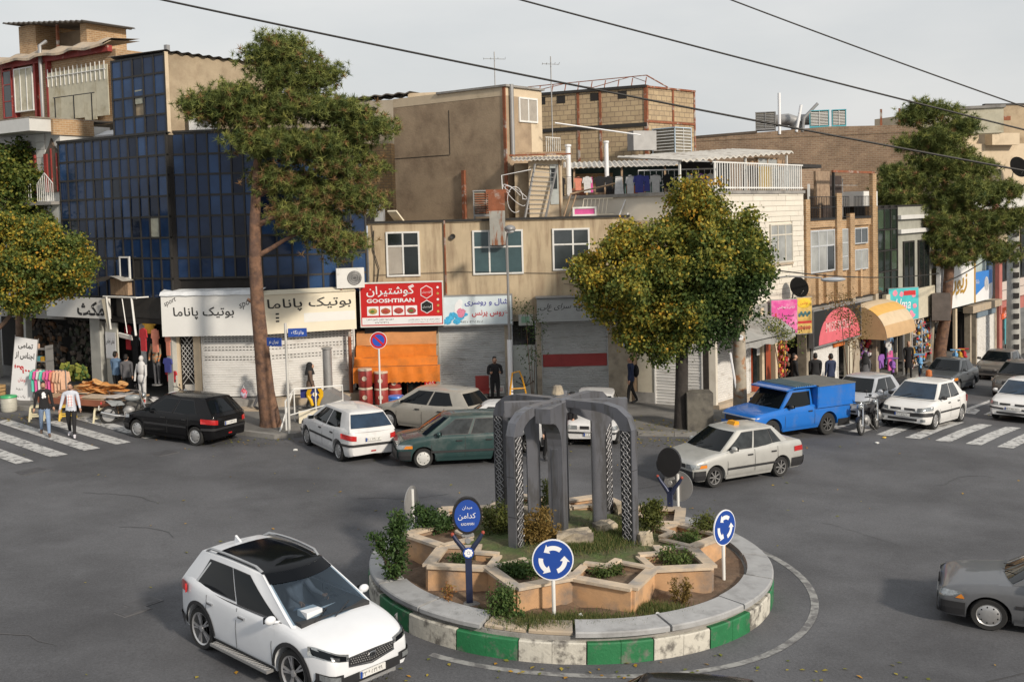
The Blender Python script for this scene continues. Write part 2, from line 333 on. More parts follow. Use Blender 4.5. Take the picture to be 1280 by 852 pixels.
MB().grid([[(x, y-.03+.01*i, gzc(x, y)+.009), (x, y+.03, gzc(x, y)+.009)] for i, (x, y) in enumerate(ck)], flip=True).build('crack', M_patch, pt)
for (x, y, s_) in ((-13.3,29.25,.42), (-10.4,31.5,.36), (-6.9,19.3,.3), (-6.95,18.9,.27)):
    o = thing('manhole_cover', 'worn square iron cover in the %s' % ('asphalt just right of the left crossing' if x < -13 else 'asphalt below the black hatchback' if x < -10 else 'darker asphalt left of the white car, %s of two' % ('upper' if y > 19 else 'lower')), 'manhole cover', (x, y, gzc(x, y)), .9, None)
    m_ = mat('iron_cover', (.075,.075,.08), .7, metal=.1, var=.3, scale=8)
    MB().box(-s_, s_, -s_*.8, s_*.8, -.02, .008).build('frame', M_patch, o); MB().box(-s_*.85, s_*.85, -s_*.66, s_*.66, -.02, .014).build('lid', m_, o)
# ================================================================ roundabout island
zi = gz(*ic)
isl = thing('traffic_island', 'round traffic island with green and white painted kerb and star shaped stone planters', 'traffic island', (ic[0], ic[1], zi)); isl.rotation_euler = (0, .03, 0)
def arcblock(r0, r1, z0, z1, a0, a1, n=4, dzin=0, jit=0):
    b = MB(); P = []
    for i in range(n+1):
        a = a0+(a1-a0)*i/n; c, s = math.cos(a), math.sin(a)
        P.append([(r1*c, r1*s, z0), (r1*c, r1*s, z1-.02), ((r1-.02)*c, (r1-.02)*s, z1), (r0*c, r0*s, z1+dzin), (r0*c, r0*s, z0)])
    b.grid(P, flip=True); b.add(P[0], [(0,1,2,3,4)]); b.add(P[-1], [(4,3,2,1,0)]); return b
for k in range(44):
    a0 = R_(-89)+k*R_(360/44); g = (k//2) % 2 == 0
    arcblock(3.6, 3.84+random.uniform(-.006,.006), -.15, .34+random.uniform(-.008,.008), a0+(.003 if k % 2 == 0 else .0008), a0+R_(360/44)-(.003 if k % 2 else .0008)).build('kerb_block', M_paintg if g else M_paintw, isl)
arcblock(3.1, 3.74, -.1, .425, 0, 2*PI, 96).build('concrete_ring', M_conc, isl)
a = R_(-92); i = 0
lens = [.42,.44,.4,.36,.34,.36,.3,.34,.38,.4,.36,.34,.36,.38,.36,.34,.2,.2]
tot = sum(lens)
for q in lens:
    da = q/tot*2*PI; beige = i in (16, 17)
    ro = 3.83 if not beige else 3.74
    arcblock(3.34+random.uniform(-.02,.02), ro, .428, .515-(.03 if beige else 0)+random.uniform(-.006,.006), a+.006, a+da-.006, 8, .03).build('coping_slab', M_slabb if beige else M_slab, isl)
    a += da; i += 1
# soil
b = MB(); P = []
for i in range(9):
    r = 3.3*i/8
    P.append([(r*math.cos(2*PI*j/48), r*math.sin(2*PI*j/48), (.45+.05*math.sin(j*1.7+i)*(i < 8)+.02*random.random()) if r > 2.2 else .78) for j in range(49)])
b.grid(P).build('soil', M_soil, isl)
sc_ = (-.08, .1)
def pol(r, deg): return Vector((sc_[0]+r*math.cos(R_(deg)), sc_[1]+r*math.sin(R_(deg)), 0))
ZB, ZT = .3, .91
def pwall(p, q, z0, z1, th=.1, cap=.05, capw=.06, m=M_trav):
    d = (q-p); L_ = d.length; d.normalize(); n = Vector((-d.y, d.x, 0))*(th/2)
    pp = [p-n, q-n, q+n, p+n]
    MB().prism([(v.x, v.y, z0) for v in pp], (0, 0, z1-cap-z0)).build('planter_wall', m, isl)
    n2 = n.normalized()*(th/2+capw); e = d*.01
    pp = [p-n2-e, q-n2+e, q+n2+e, p+n2-e]
    MB().prism([(v.x, v.y, z1-cap) for v in pp], (0, 0, cap+random.uniform(-.002,.004))).build('cap_stone', M_travc, isl)
for k in range(10):
    ad = -144+36*k; RV, RC = 3.08+random.uniform(-.03,.06), 2.44
    V = pol(RV, ad); C0 = pol(RC, ad-18); C1 = pol(RC, ad+18)
    zt = ZT+random.uniform(-.012,.012)
    pwall(C0, V, ZB, zt); pwall(V, C1, ZB, zt)
    # stepped inner walls: two arms from each inward corner and a raised zigzag between them
    I0 = pol(1.86, ad-9.5); I1 = pol(1.86, ad+9.5); Vi = pol(1.95, ad)
    J0 = pol(1.84, ad-10); J1 = pol(1.84, ad+10); K = pol(2.08, ad)
    pwall(C0, J0, ZB+.1, zt+.01, .08, .04, .03); pwall(C1, J1, ZB+.1, zt+.01, .08, .04, .03)
    pwall(J0, K, ZB+.1, zt+.05, .08, .045, .03); pwall(K, J1, ZB+.1, zt+.05, .08, .045, .03)
    # earth inside the cell and the little triangle
    MB().add([(p.x, p.y, zt-.13+random.uniform(-.03,.02)) for p in (C0, V, C1, J1, K, J0)], [(0,1,2,3,4,5)]).build('planter_soil', M_soil, isl)
# the inner mound
b = MB(); P = []
for i in range(9):
    r = 2.0*i/8
    P.append([(sc_[0]+r*math.cos(2*PI*j/36), sc_[1]+r*math.sin(2*PI*j/36), .94-.09*(i/8)**2+.02*math.sin(j*2.3+i*1.1)*(0 < i)) for j in range(37)])
b.grid(P).build('mound', mat('grassy_soil', (.1,.09,.045), .95, var=.4, scale=6, bump=.9, bscale=20, col2=(.07,.1,.03), c2pos=(.4,.6), c2scale=2.5), isl)
# ================================================================ foliage helpers
def leafmat(name, stops, rough=.6, trans=.25):
    m = bpy.data.materials.new(name); m.use_nodes = True; n = m.node_tree; k = n.links.new; b = n.nodes['Principled BSDF']
    at = n.nodes.new('ShaderNodeAttribute'); at.attribute_name = 'hue'
    r = n.nodes.new('ShaderNodeValToRGB'); el = r.color_ramp.elements
    while len(el) < len(stops): el.new(.5)
    for e, (p, c) in zip(el, stops): e.position = p; e.color = (*c, 1)
    k(at.outputs['Fac'], r.inputs[0]); k(r.outputs[0], b.inputs['Base Color']); b.inputs['Roughness'].default_value = rough; b.inputs['Specular IOR Level'].default_value = .25
    tr = n.nodes.new('ShaderNodeBsdfTranslucent'); k(r.outputs[0], tr.inputs[0]); mxs = n.nodes.new('ShaderNodeMixShader'); mxs.inputs[0].default_value = trans
    o = n.nodes['Material Output']; k(b.outputs[0], mxs.inputs[1]); k(tr.outputs[0], mxs.inputs[2]); k(mxs.outputs[0], o.inputs[0]); MATS[name] = m; return m
L_aut = leafmat('autumn_leaf', [(0, (.04,.075,.022)), (.36, (.09,.13,.03)), (.58, (.19,.2,.04)), (.8, (.4,.32,.045)), (1, (.48,.24,.03))])
L_grn = leafmat('green_leaf', [(0, (.03,.06,.02)), (.5, (.06,.11,.03)), (1, (.13,.17,.05))])
L_pin = leafmat('pine_needle', [(0, (.045,.075,.025)), (.45, (.14,.17,.045)), (.76, (.29,.3,.08)), (.88, (.22,.15,.07)), (1, (.28,.14,.06))], trans=.15)
L_con = leafmat('conifer_leaf', [(0, (.05,.07,.02)), (.6, (.12,.13,.03)), (1, (.22,.17,.05))])
L_gra = leafmat('grass_blade', [(0, (.04,.07,.02)), (.5, (.09,.13,.035)), (1, (.24,.2,.09))])
L_dry = leafmat('dry_leaf', [(0, (.14,.1,.03)), (.5, (.26,.17,.05)), (1, (.3,.1,.05))])
def leaves(name, P, size, hue, m, parent=None, asp=.6, up=0., fold=True):
    """P: Nx3 leaf centres -> one mesh of small quads with random attitude"""
    N = len(P); a = rng.normal(size=(N, 3)); a[:, 2] += up; a /= np.linalg.norm(a, axis=1)[:, None]
    t = rng.normal(size=(N, 3)); b = np.cross(a, t); b /= np.linalg.norm(b, axis=1)[:, None]
    s = size*rng.uniform(.6, 1.3, N)[:, None]; c = np.cross(a, b)
    v = np.stack([P-b*s*.5, P+c*s*asp*.5+a*s*.08, P+b*s*.5, P-c*s*asp*.5+a*s*.08], 1).reshape(-1, 3)
    return rawquads(name, v, 4, hue, m, parent)
def rawquads(name, v, k, hue, m, parent):
    N = len(v)//k; me = bpy.data.meshes.new(name); me.vertices.add(len(v)); me.vertices.foreach_set('co', v.astype(np.float32).ravel())
    me.loops.add(len(v)); me.loops.foreach_set('vertex_index', np.arange(len(v), dtype=np.int32))
    me.polygons.add(N); me.polygons.foreach_set('loop_start', np.arange(0, len(v), k, dtype=np.int32)); me.polygons.foreach_set('loop_total', np.full(N, k, dtype=np.int32))
    me.update(calc_edges=True); at = me.attributes.new('hue', 'FLOAT', 'FACE'); at.data.foreach_set('value', np.clip(hue, 0, 1).astype(np.float32))
    me.materials.append(m); o = bpy.data.objects.new(name, me); COL.objects.link(o)
    if parent is not None: o.parent = parent
    return o
def blobpts(blobs, nclump, perclump, cr_, shell=.55, sub=0):
    """leaf clumps spread over ellipsoid lobes (c, r): denser toward the surface"""
    if sub:
        nb = []
        for b in blobs:
            nb.append((b[0], b[1], b[2], b[3]*.84, b[4]*.84, b[5]*.84))
            for _ in range(sub):
                d = rng.normal(size=3); d[2] = abs(d[2])*.9-.25; d /= np.linalg.norm(d); q = rng.uniform(.22, .42); nb.append((b[0]+d[0]*b[3]*.9, b[1]+d[1]*b[4]*.9, b[2]+d[2]*b[5]*.9, b[3]*q, b[4]*q, b[5]*q))
        blobs = nb
    vol = np.array([b[3]*b[4]*b[5] for b in blobs])**.6; idx = rng.choice(len(blobs), nclump, p=vol/vol.sum()); B = np.array(blobs)[idx]
    d = rng.normal(size=(nclump, 3)); d /= np.linalg.norm(d, axis=1)[:, None]
    r = 1-(1-shell)*rng.random(nclump)**1.3; C = B[:, :3]+d*B[:, 3:6]*r[:, None]*rng.uniform(.88, 1.08, nclump)[:, None]
    pts = np.repeat(C, perclump, 0)+rng.normal(size=(nclump*perclump, 3))*cr_*np.array([1, 1, .75])
    return C, pts, np.repeat(rng.random(nclump), perclump), np.repeat(d, perclump, 0)
def trunk(name, pts, rad, m, parent, n=12, sm=60):
    b = MB(); b.tube(pts, rad, n); 
    for i, v in enumerate(b.v):
        q = 1+.05*math.sin(i*2.1)
    return b.build(name, m, parent, smooth=sm)
def limb(b, p, q, r0, r1, n=6, k=4, sag=.15):
    p, q = Vector(p), Vector(q); pts = []; rs = []
    for i in range(k+1):
        t = i/k; x = p.lerp(q, t)+Vector((math.sin(t*7+p.x)*.08, math.cos(t*6+q.y)*.08, math.sin(t*PI)*sag))*(q-p).length*.3
        if i in (0,): x = p.copy()
        pts.append(x); rs.append(r0+(r1-r0)*t)
    b.tube(pts, rs, n)
# ---------------------------------------------------------------- plane tree in the middle (two joined crowns, yellow and green)
def decid(name, label, loc, tpts, trad, blobs, n1, n2, cr_, size, hue_fn, limbs, m=L_aut, barkm=M_barkd, cat='tree'):
    t = thing(name, label, cat, loc); trunk('trunk', tpts, trad, barkm, t)
    for p, q, r0, r1 in limbs: b = MB(); limb(b, p, q, r0, r1); b.build('branch', barkm, t, smooth=60)
    C, P, h, d = blobpts(blobs, n1, n2, cr_, sub=6); leaves('crown', P, size, hue_fn(P, h, d), m, t, .7)
    return t
def hueC(P, h, d):   # yellow toward the top, the left side and the outer shoots; the right lobe stays green
    g = .27+.4*h*h+rng.normal(size=len(P))*.11+.1*(P[:, 2]-5.0)-.05*(P[:, 0]-.1)+.08*d[:, 1]*-1
    left = (P[:, 0] < .3) & (P[:, 2] < 4.2); g += left*.28*(rng.random(len(P)) < .7)
    return g-.2*((P[:, 0] > .6) & (P[:, 2] < 5.0))
zc = gz(5.4, 34.9)+.13
decid('plane_tree', 'broad green and yellow autumn tree with dark trunk beside the grey utility box', (5.4, 34.9, zc),
      [(0,0,-.2),(0,0,.1),(.02,0,1.2),(.05,0,2.2),(.1,.05,3.6),(.2,.1,5)], [.34,.25,.21,.2,.15,.08],
      [(-.9,0,4.6,1.9,1.8,1.5),(-1.9,0,5.0,1.35,1.3,1.3),(-1.3,0,3.4,1.0,1.0,.95),(.75,.2,6.5,1.15,1.2,1.5),(1.1,.2,5.2,1.6,1.6,1.9),(1.7,.1,4.6,1.15,1.4,1.7),(.9,0,3.6,1.4,1.4,1.25),(-.75,-.3,2.75,.75,.7,.7),(.1,-.4,2.9,.7,.7,.6),(-1.5,0,3.0,.6,.6,.7),(-.3,0,5.9,1.6,1.5,1.1),(1.9,0,5.7,.8,1,1.1),(.1,-.4,3.8,1.2,1.1,1.2),(-2.3,.1,4.3,.8,.9,.9),(.75,.1,7.2,.75,.8,.8),(-1.7,0,6.0,.6,.7,.6),(2.3,0,4.9,.55,.7,.7)],
      1900, 54, .16, .12, hueC, [((.05,0,2.5),(-1.6,0,3.9),.12,.03),((.05,0,2.6),(1.6,.2,4.1),.12,.03),((.08,0,2.8),(-.8,-.3,4.6),.12,.03),((.1,0,3),(1.1,.2,5.6),.12,.03),((.12,.05,3.5),(.1,.3,6.3),.1,.02),((.05,0,2.4),(-.9,.5,3.3),.06,.02)])
def hueL(P, h, d): return .3+.35*h*h+rng.normal(size=len(P))*.12+.1*(d[:, 0])+.2*(h > .6)
zl = gz(-16.9, 37.9)+.13
decid('plane_tree', 'yellowing tree at the left edge in front of the shaded shops', (-18.9, 38.4, zl),
      [(0,0,-.2),(.02,0,1.4),(.05,0,3),(.1,0,4.3)], [.24,.2,.17,.1],
      [(2.2,0,5.0,1.5,1.5,1.3),(.9,0,5.4,1.4,1.4,1.4),(3.1,0,4.7,1.0,1.1,.95),(1.3,0,4.2,1.5,1.4,.8),(1.8,0,6.1,1.0,1,.8),(-.3,0,4.8,1.4,1.3,1.3),(1.7,-.2,3.7,.6,.5,.45)],
      1150, 50, .15, .12, hueL, [((.04,0,2.4),(2.6,0,4.6),.1,.02),((.04,0,2.8),(-.6,0,4.8),.09,.02),((.08,0,3.2),(1.8,0,5.6),.09,.02)], barkm=M_bark)
decid('green_tree', 'thin dull green tree behind the yellowing tree at the left edge', (-19.9, 43.2, gz(-19.9, 43)+.13),
      [(0,0,-.2),(.1,0,3),(.2,0,6)], [.18,.14,.08],
      [(-.3,0,7.4,1.6,1.2,1.4),(1.2,0,6.6,1.3,1.1,.9),(.2,0,8.6,.9,.9,.9),(2.1,0,6.3,.7,.6,.6)],
      420, 36, .2, .15, lambda P, h, d: .25+.4*h*h+rng.normal(size=len(P))*.1, [((.1,0,4),(1.2,0,6.4),.07,.02),((.15,0,5),(-.4,0,7.8),.07,.02)], barkm=M_bark)
# ---------------------------------------------------------------- pines
def pine(label, loc, tpts, trad, blobs, nt, need, brown, limbs):
    t = thing('pine_tree', label, 'tree', loc); trunk('trunk', tpts, trad, M_barkr, t)
    for p, q, r0, r1 in limbs: b = MB(); limb(b, p, q, r0, r1); b.build('branch', M_barkr, t, smooth=60)
    C, _, _, d = blobpts([(b_[0], b_[1], b_[2], b_[3]*.93, b_[4]*.9, b_[5]*.9) for b_ in blobs], nt//7, 1, .1, .35, sub=5); C = np.repeat(C, 7, 0)+rng.normal(size=(len(C)*7, 3))*np.array([.24,.24,.15]); nC = len(C)
    K = 22; base = np.repeat(C, K, 0); dr = rng.normal(size=(nC*K, 3)); dr[:, 2] += .35; dr /= np.linalg.norm(dr, axis=1)[:, None]
    ln = need*rng.uniform(.7, 1.2, nC*K)[:, None]; sd = np.cross(dr, rng.normal(size=(nC*K, 3))); sd /= np.linalg.norm(sd, axis=1)[:, None]
    wv = sd*.0125*(need/.2); v = np.stack([base-wv, base+wv, base+dr*ln], 1).reshape(-1, 3)
    hc = np.clip(rng.normal(.42, .17, nC), 0, .74); hc[rng.random(nC) < brown] = .93
    lowb = brown*2.2*(C[:, 2] < np.quantile(C[:, 2], .35)); hc[rng.random(nC) < lowb] = .9
    rawquads('crown', v, 3, np.repeat(hc, K)+rng.normal(size=nC*K)*.03, L_pin, t); return t
zp = gz(-8.2, 35.3)+.05
pine('tall leaning pine with reddish trunk standing at the corner before the boutique sign', (-8.0, 35.0, zp),
     [(0,0,-.15),(-.03,0,.3),(-.14,.02,1.2),(-.22,.04,2.6),(-.3,.05,3.9),(-.33,.06,5.4),(-.28,.08,6.9),(-.15,.1,8.6),(.2,.1,10.2),(.45,.1,11.6)], [.44,.33,.28,.24,.22,.2,.17,.13,.09,.05],
     [(.4,0,11.9,1.1,1,.7),(-.8,0,10.6,1.3,1.1,.65),(1.5,0,11.3,1.2,1.1,.7),(.2,0,10.3,1.5,1.3,.7),(2.2,0,10.2,1.3,1.2,.6),(3.3,0,9.6,1.0,.9,.6),(-1.2,.1,10.3,.8,.8,.45),(.2,0,9.2,1.2,1.2,.55),(1.8,0,9.0,1.5,1.2,.65),(3.0,0,8.4,1.0,.9,.6),(2.3,0,7.5,1.3,1,.6),(.6,.2,8.0,1.1,1,.5),(1.7,0,6.6,1.1,.9,.5),(2.4,0,5.9,.75,.7,.55),(.9,0,7.0,.8,.8,.4),(3.4,0,7.3,.6,.6,.4),(1.1,0,12.3,.5,.5,.35)],
     12500, .19, .085, [((-.3,.05,5.6),(1.7,0,6.5),.09,.03),((-.26,.05,6.6),(2.3,0,7.6),.1,.03),((-.2,.05,7.6),(2.9,0,8.5),.1,.03),((-.1,.05,8.6),(-1,0,10.3),.08,.02),((0,.05,9),(3.2,0,9.8),.1,.02),((.2,.05,10),(2.1,0,10.6),.08,.02),((.1,.1,9.8),(-.5,0,10.9),.06,.02),((.3,.1,10.6),(1.5,0,11.5),.06,.02),((-.3,.05,4.0),(-.62,.0,4.25),.08,.05)])
zr_ = gz(22.9, 57)+.13
pine('dense dark pine standing on the pavement of the right hand street', (22.9, 56.6, zr_),
     [(-.55,0,-.2),(-.42,0,1.2),(-.1,0,3.2),(.05,0,5.2),(.05,0,8),(-.4,0,11.5),(-.8,0,13.6)], [.38,.31,.27,.25,.2,.12,.05],
     [(-.9,0,13.4,1.3,1.2,.8),(.3,0,12.6,1.4,1.2,.7),(-.9,0,12.0,1.6,1.3,.8),(0,0,10.9,2.0,1.5,.9),(-1.6,0,10.2,1.8,1.4,.9),(1.4,0,10.4,1.6,1.3,.8),(-2.8,0,9.3,1.2,1.1,.8),(2.4,0,9.2,1.5,1.2,.8),(0,-.3,9.2,2.1,1.6,1),(-1.6,0,8.0,2.0,1.5,.9),(1.2,-.2,7.8,2.1,1.6,1),(3.2,0,7.7,1.3,1.1,.8),(-.4,0,6.9,2.0,1.5,.7),(2.0,0,6.4,1.7,1.3,.7),(.3,0,5.8,1.3,1.1,.5),(2.9,0,5.9,1.0,.9,.5),(-2.9,0,8.6,.9,.9,.6)],
     12500, .25, .035, [((.1,0,5.4),(2,0,6.6),.12,.03),((.1,0,6.4),(-1.8,0,8),.12,.03),((.08,0,7.4),(2.8,0,8.9),.12,.03),((.05,0,8.4),(-2.6,0,9.6),.1,.03),((0,0,9),(1.5,0,10.6),.1,.03)])
# ---------------------------------------------------------------- island planting
def shrub(name, label, x, y, z, blobs, n1, n2, cr_, size, m, hue=.5, stem=.02, cat='shrub', group=None, hv=.2):
    t = thing(name, label, cat, (x, y, z), 0, group)
    C, P, h, d = blobpts(blobs, n1, n2, cr_, .2); P[:, 2] = np.maximum(P[:, 2], .01); leaves('foliage', P, size, hue+hv*(h-.5)*2+rng.normal(size=len(P))*.08, m, t, .5, .4)
    b = MB(); top = max(q[2]+q[5]*.3 for q in blobs)
    for q in blobs: b.tube([(random.uniform(-.03,.03), random.uniform(-.03,.03), -.08), (q[0]*.5, q[1]*.5, q[2]*.5), (q[0], q[1], q[2]+q[5]*.5)], [stem*1.3, stem, stem*.4], 5)
    b.build('stem', M_bark, t); return t
def ii(x, y): return gz(x, y)   # road level below the island
shrub('shrub', 'tall bushy green shrub growing at the left end of the traffic island', -2.22, 19.1, ii(-2.2, 19.1)+.45, [(0,0,.35,.2,.2,.35),(.02,0,.75,.2,.19,.35),(.05,0,1.1,.14,.14,.3),(-.26,0,.7,.07,.07,.22),(-.4,.02,.85,.05,.05,.12)], 120, 24, .06, .075, L_grn, .35, .02)
shrub('shrub', 'round dark green bush behind the tall shrub at the left of the island', -1.75, 21.1, ii(-1.8, 21)+.75, [(0,0,.2,.42,.4,.28),(.25,.1,.2,.3,.3,.2),(-.1,0,.42,.2,.2,.15)], 130, 24, .06, .07, L_grn, .3)
shrub('shrub', 'small yellow green bush at the far right corner of the island planters', 3.75, 21.0, ii(3.7, 21)+.75, [(0,0,.18,.34,.34,.26)], 80, 24, .06, .06, L_con, .35)
shrub('conifer', 'yellowish bushy conifer at the left front leg of the arches', .38, 19.95, ii(0, 19.9)+.86, [(-.15,0,.3,.22,.22,.34),(.15,0,.3,.22,.22,.34),(.02,0,.4,.2,.2,.35)], 130, 26, .05, .06, L_dry, .3)
shrub('conifer', 'young green and yellow conifer beyond the right front leg of the arches', 2.62, 20.9, ii(2.6, 21)+.86, [(0,0,.3,.27,.27,.32),(.1,0,.5,.15,.15,.2)], 90, 24, .05, .06, L_con, .35)
shrub('conifer', 'green yellow conifer behind the blue oval name sign', -.42, 20.7, ii(-.4, 20.7)+.84, [(0,0,.3,.3,.28,.34),(.2,.1,.25,.22,.2,.25),(-.2,.2,.3,.15,.15,.3)], 110, 24, .05, .06, L_con, .3)
shrub('conifer', 'slim brown two pronged conifer in the front right bed of the island', 2.72, 18.05, ii(2.7, 18)+.42, [(-.09,0,.28,.06,.06,.3),(.08,0,.26,.08,.08,.3)], 50, 20, .03, .045, L_dry, .15, .012)
shrub('seedling', 'small reddish brown seedling in the soil below the blue oval sign', -1.22, 18.0, ii(-1.2, 18)+.44, [(0,0,.24,.1,.1,.12)], 18, 14, .04, .05, L_dry, .7, .008)
shrub('shrub', 'loose green bush spilling over the coping in front of the island planters', -.32, 17.45, ii(-.3, 17.5)+.42, [(0,0,.25,.2,.18,.28),(.15,-.1,.12,.25,.18,.15),(.1,0,.4,.15,.15,.2)], 90, 22, .06, .06, L_grn, .6)
shrub('shrub', 'low green shrub in the planter cell behind the round blue arrow sign', .05, 18.5, ii(0, 18.5)+.74, [(0,0,.14,.3,.22,.16),(-.2,.1,.15,.2,.15,.14),(.3,.1,.1,.2,.15,.12)], 100, 22, .06, .06, L_grn, .45)
shrub('shrub', 'low tuft of green leaves in the front middle planter cell', 1.45, 18.55, ii(1.5, 18.5)+.74, [(0,0,.1,.3,.2,.13),(.2,.1,.1,.2,.15,.1)], 80, 22, .05, .05, L_gra, .35)
shrub('shrub', 'small leafy rose bush in the right front planter cell', 2.75, 19.2, ii(2.7, 19.2)+.72, [(0,0,.2,.22,.2,.2),(.25,.1,.12,.18,.15,.12)], 45, 18, .06, .07, L_grn, .8)
shrub('shrub', 'small leafy plant in the far right planter cell of the island', 3.15, 20.3, ii(3.1, 20.3)+.72, [(0,0,.15,.25,.2,.15),(.2,.2,.15,.15,.15,.15)], 50, 18, .06, .06, L_grn, .75)
shrub('shrub', 'dark little shrub in the left planter cell of the island', -1.05, 19.2, ii(-1, 19.2)+.74, [(0,0,.1,.22,.15,.12)], 40, 18, .05, .05, L_grn, .3)
shrub('shrub', 'low bush in the planter at the back of the island left of the arches', -.1, 22.4, ii(0, 22.4)+.74, [(0,0,.2,.3,.25,.25),(.5,0,.15,.3,.2,.2)], 80, 20, .06, .06, L_grn, .4)
shrub('conifer', 'slim green conifer behind the front leg of the arches', .62, 22.6, ii(.6, 22.6)+.8, [(0,0,.35,.14,.14,.4)], 50, 20, .04, .05, L_con, .2)
for (x, y, z0, rx, ry, n, hg, k) in ((1.1,19.9,.93,.75,.55,5200,.09,'on the mound below the arches'), (1.9,20.6,.92,.5,.7,4600,.11,'beyond the right front leg of the arches'), (.9,17.3,.46,1.0,.28,4200,.09,'along the front coping of the island'), (2.3,17.75,.45,.5,.3,2200,.11,'round the brown conifer at the front right'), (0.2,17.15,.46,.5,.22,1600,.12,'by the front sign pole of the island'), (-.7,17.6,.45,.5,.2,900,.08,'in the soil left of the sign pole')):
    P = np.stack([x+rx*rng.normal(size=n)*.5, y+ry*rng.normal(size=n)*.5, np.zeros(n)], 1); P[:, 2] = z0-.03*P[:, 0]
    dv = np.stack([rng.normal(size=n)*.03, rng.normal(size=n)*.03, hg*rng.uniform(.5, 1.3, n)], 1); sv = rng.normal(size=(n, 3)); sv[:, 2] = 0; sv /= np.linalg.norm(sv, axis=1)[:, None]; sv *= .007
    g = rawquads('grass', np.stack([P-sv, P+sv, P+dv], 1).reshape(-1, 3), 3, rng.random(n), L_gra, None)
    tag(g, 'short grass growing %s' % k, 'grass', kind='stuff')
# litter
for x, y, z, r, l in ((.98,17.45,.47,.045,'white crumpled cup lying in the grass at the front of the island'), (2.26,17.5,.47,.05,'pale paper cup lying right of the brown conifer')):
    tag(MB().ell((x, y, z-.03*x+.03), r, r*.8, r*.7, 9, 6, jit=.25).build('litter', M_white), l, 'litter')
# ================================================================ the arches
mc = Vector((.9, 21.05)); mz = -.03*.9
mon = thing('monument', 'dark grey steel monument of crossing arches standing in the middle of the traffic island', 'monument', (mc.x, mc.y, mz))
def radplate(prof, th, ang, name, m=M_mon, bevel=0):
    """prof: (r, z) outline of a radial plate of thickness th at the angle ang"""
    c, s = math.cos(R_(ang)), math.sin(R_(ang)); n = Vector((-s, c, 0))*th
    o = MB().prism([(r*c-n.x/2, r*s-n.y/2, z) for r, z in prof], n).build(name, m, mon, recalc=True); return o
TOP = 3.5; RO = 1.66; B_seam = mat('seam_dark', (.03,.03,.03), .9)
for ang in (-38, -128, 142, 52):
    # outer outline: leg, three chamfer facets, flat arm to the centre; inner one follows it
    n_ = 5; out = [(RO, .75), (RO, 3.02)]; inn = [(RO-.25, .75), (RO-.25, 2.95)]
    for i in range(1, 4):
        t = i/3*PI/2; out.append((RO-.62*(1-math.cos(t)), 3.02+.46*math.sin(t))); 
    for i in range(1, n_+1):
        t = i/n_*PI/2; inn.append((RO-.25-.58*(1-math.cos(t)), 2.95+.37*math.sin(t)))
    prof = out+[(.0, TOP-.02), (.0, TOP-.16)]+inn[::-1]
    radplate(prof, .19, ang, 'arch')
    c, s = math.cos(R_(ang)), math.sin(R_(ang)); rv = Vector((c, s, 0)); tv = Vector((-s, c, 0))
    for sd in (-1, 1):      # interlaced lattice strip on both flanks of each leg
        o0 = rv*(RO-.25)+tv*(sd*.0955)
        b = MB(); b.prism([o0+Vector((0,0,z)) if q == 0 else o0+rv*.23+Vector((0,0,z)) for q, z in ((0,.9),(1,.9),(1,3.0),(0,3.0))], tv*(sd*.002)); b.build('lattice_panel', M_monD, mon)
        b = MB()
        nn = 15; st = 2.06/nn
        for ph in (0, 1):
            for q in (0, 1):
                pts = [o0+rv*(.115+.1*math.sin(PI*(i/4)+ph*PI))*1+rv*(0)+Vector((0,0,.93+st*i/4*1.0))+tv*(sd*.007) for i in range(nn*4+1)]
                if q: pts = [o0+rv*(.115+.05*math.sin(PI*(i/4)+PI/2+ph*PI))+Vector((0,0,.93+st*i/4))+tv*(sd*.009) for i in range(nn*4+1)]
                b.tube(pts, .007, 4)
        tag(b.build('lattice', M_monL, mon), kind='stuff')
    for zz in (1.5, 2.25): radplate([(RO-.252, zz), (RO+.004, zz), (RO+.004, zz+.008), (RO-.252, zz+.008)], .192, ang, 'panel_joint', B_seam)
for ang, R1, lr0, lr1, th in ((-113, 1.0, .16, .42, .3), (4, 1.3, .58, .84, .18), (182, 1.12, .45, .7, .2), (86, 1.15, .4, .66, .2)):
    zt = TOP-.06; prof = [(.1, zt), (R1, zt), (R1, zt-.28)]
    for i in range(0, 7):
        t = i/6*PI/2; prof.append((R1-(R1-lr1)*math.sin(t), zt-.28-.55*(1-math.cos(t))))
    prof += [(lr1, .75), (lr0, .75), (lr0, zt-.42), (.1, zt-.2)]
    radplate(prof, th, ang, 'gate_plate')
    radplate([(lr1-.03, .8), (lr1+.012, .8), (lr1+.012, 2.55), (lr1-.03, 2.6)], th*.45, ang, 'inner_rib')
MB().lathe([(.22, TOP-.28), (.22, TOP-.03), (.12, TOP)], 8).build('hub', M_mon, mon)
MB().lathe([(.12, TOP-.0), (.12, TOP+.02), (.09, TOP+.16), (.06, TOP+.18), (0, TOP+.18)], 10, (-.05, .35, 0)).build('lamp_cap', M_rock, mon)
def rock(x, y, z, sx, sy, sz, rz, label):
    b = MB(); b.box(-sx, sx, -sy, sy, -.1, sz)
    bm = bmesh.new(); me = b.mesh('r', M_rock); bm.from_mesh(me); bmesh.ops.subdivide_edges(bm, edges=bm.edges, cuts=3, use_grid_fill=True)
    for v in bm.verts: v.co += Vector((random.uniform(-1,1), random.uniform(-1,1), random.uniform(-1,1)))*.024
    bm.to_mesh(me); bm.free(); o = bpy.data.objects.new('rock', me); COL.objects.link(o); o.location = (x, y, z); o.rotation_euler = (0, 0, rz); tag(o, label, 'rock')
rock(1.02, 20.0, .82, .34, .2, .28, .15, 'large pale stone block at the foot of the front leg of the arches')
rock(1.68, 20.75, .82, .2, .16, .22, .4, 'split stone block at the foot of the inner right leg of the arches')
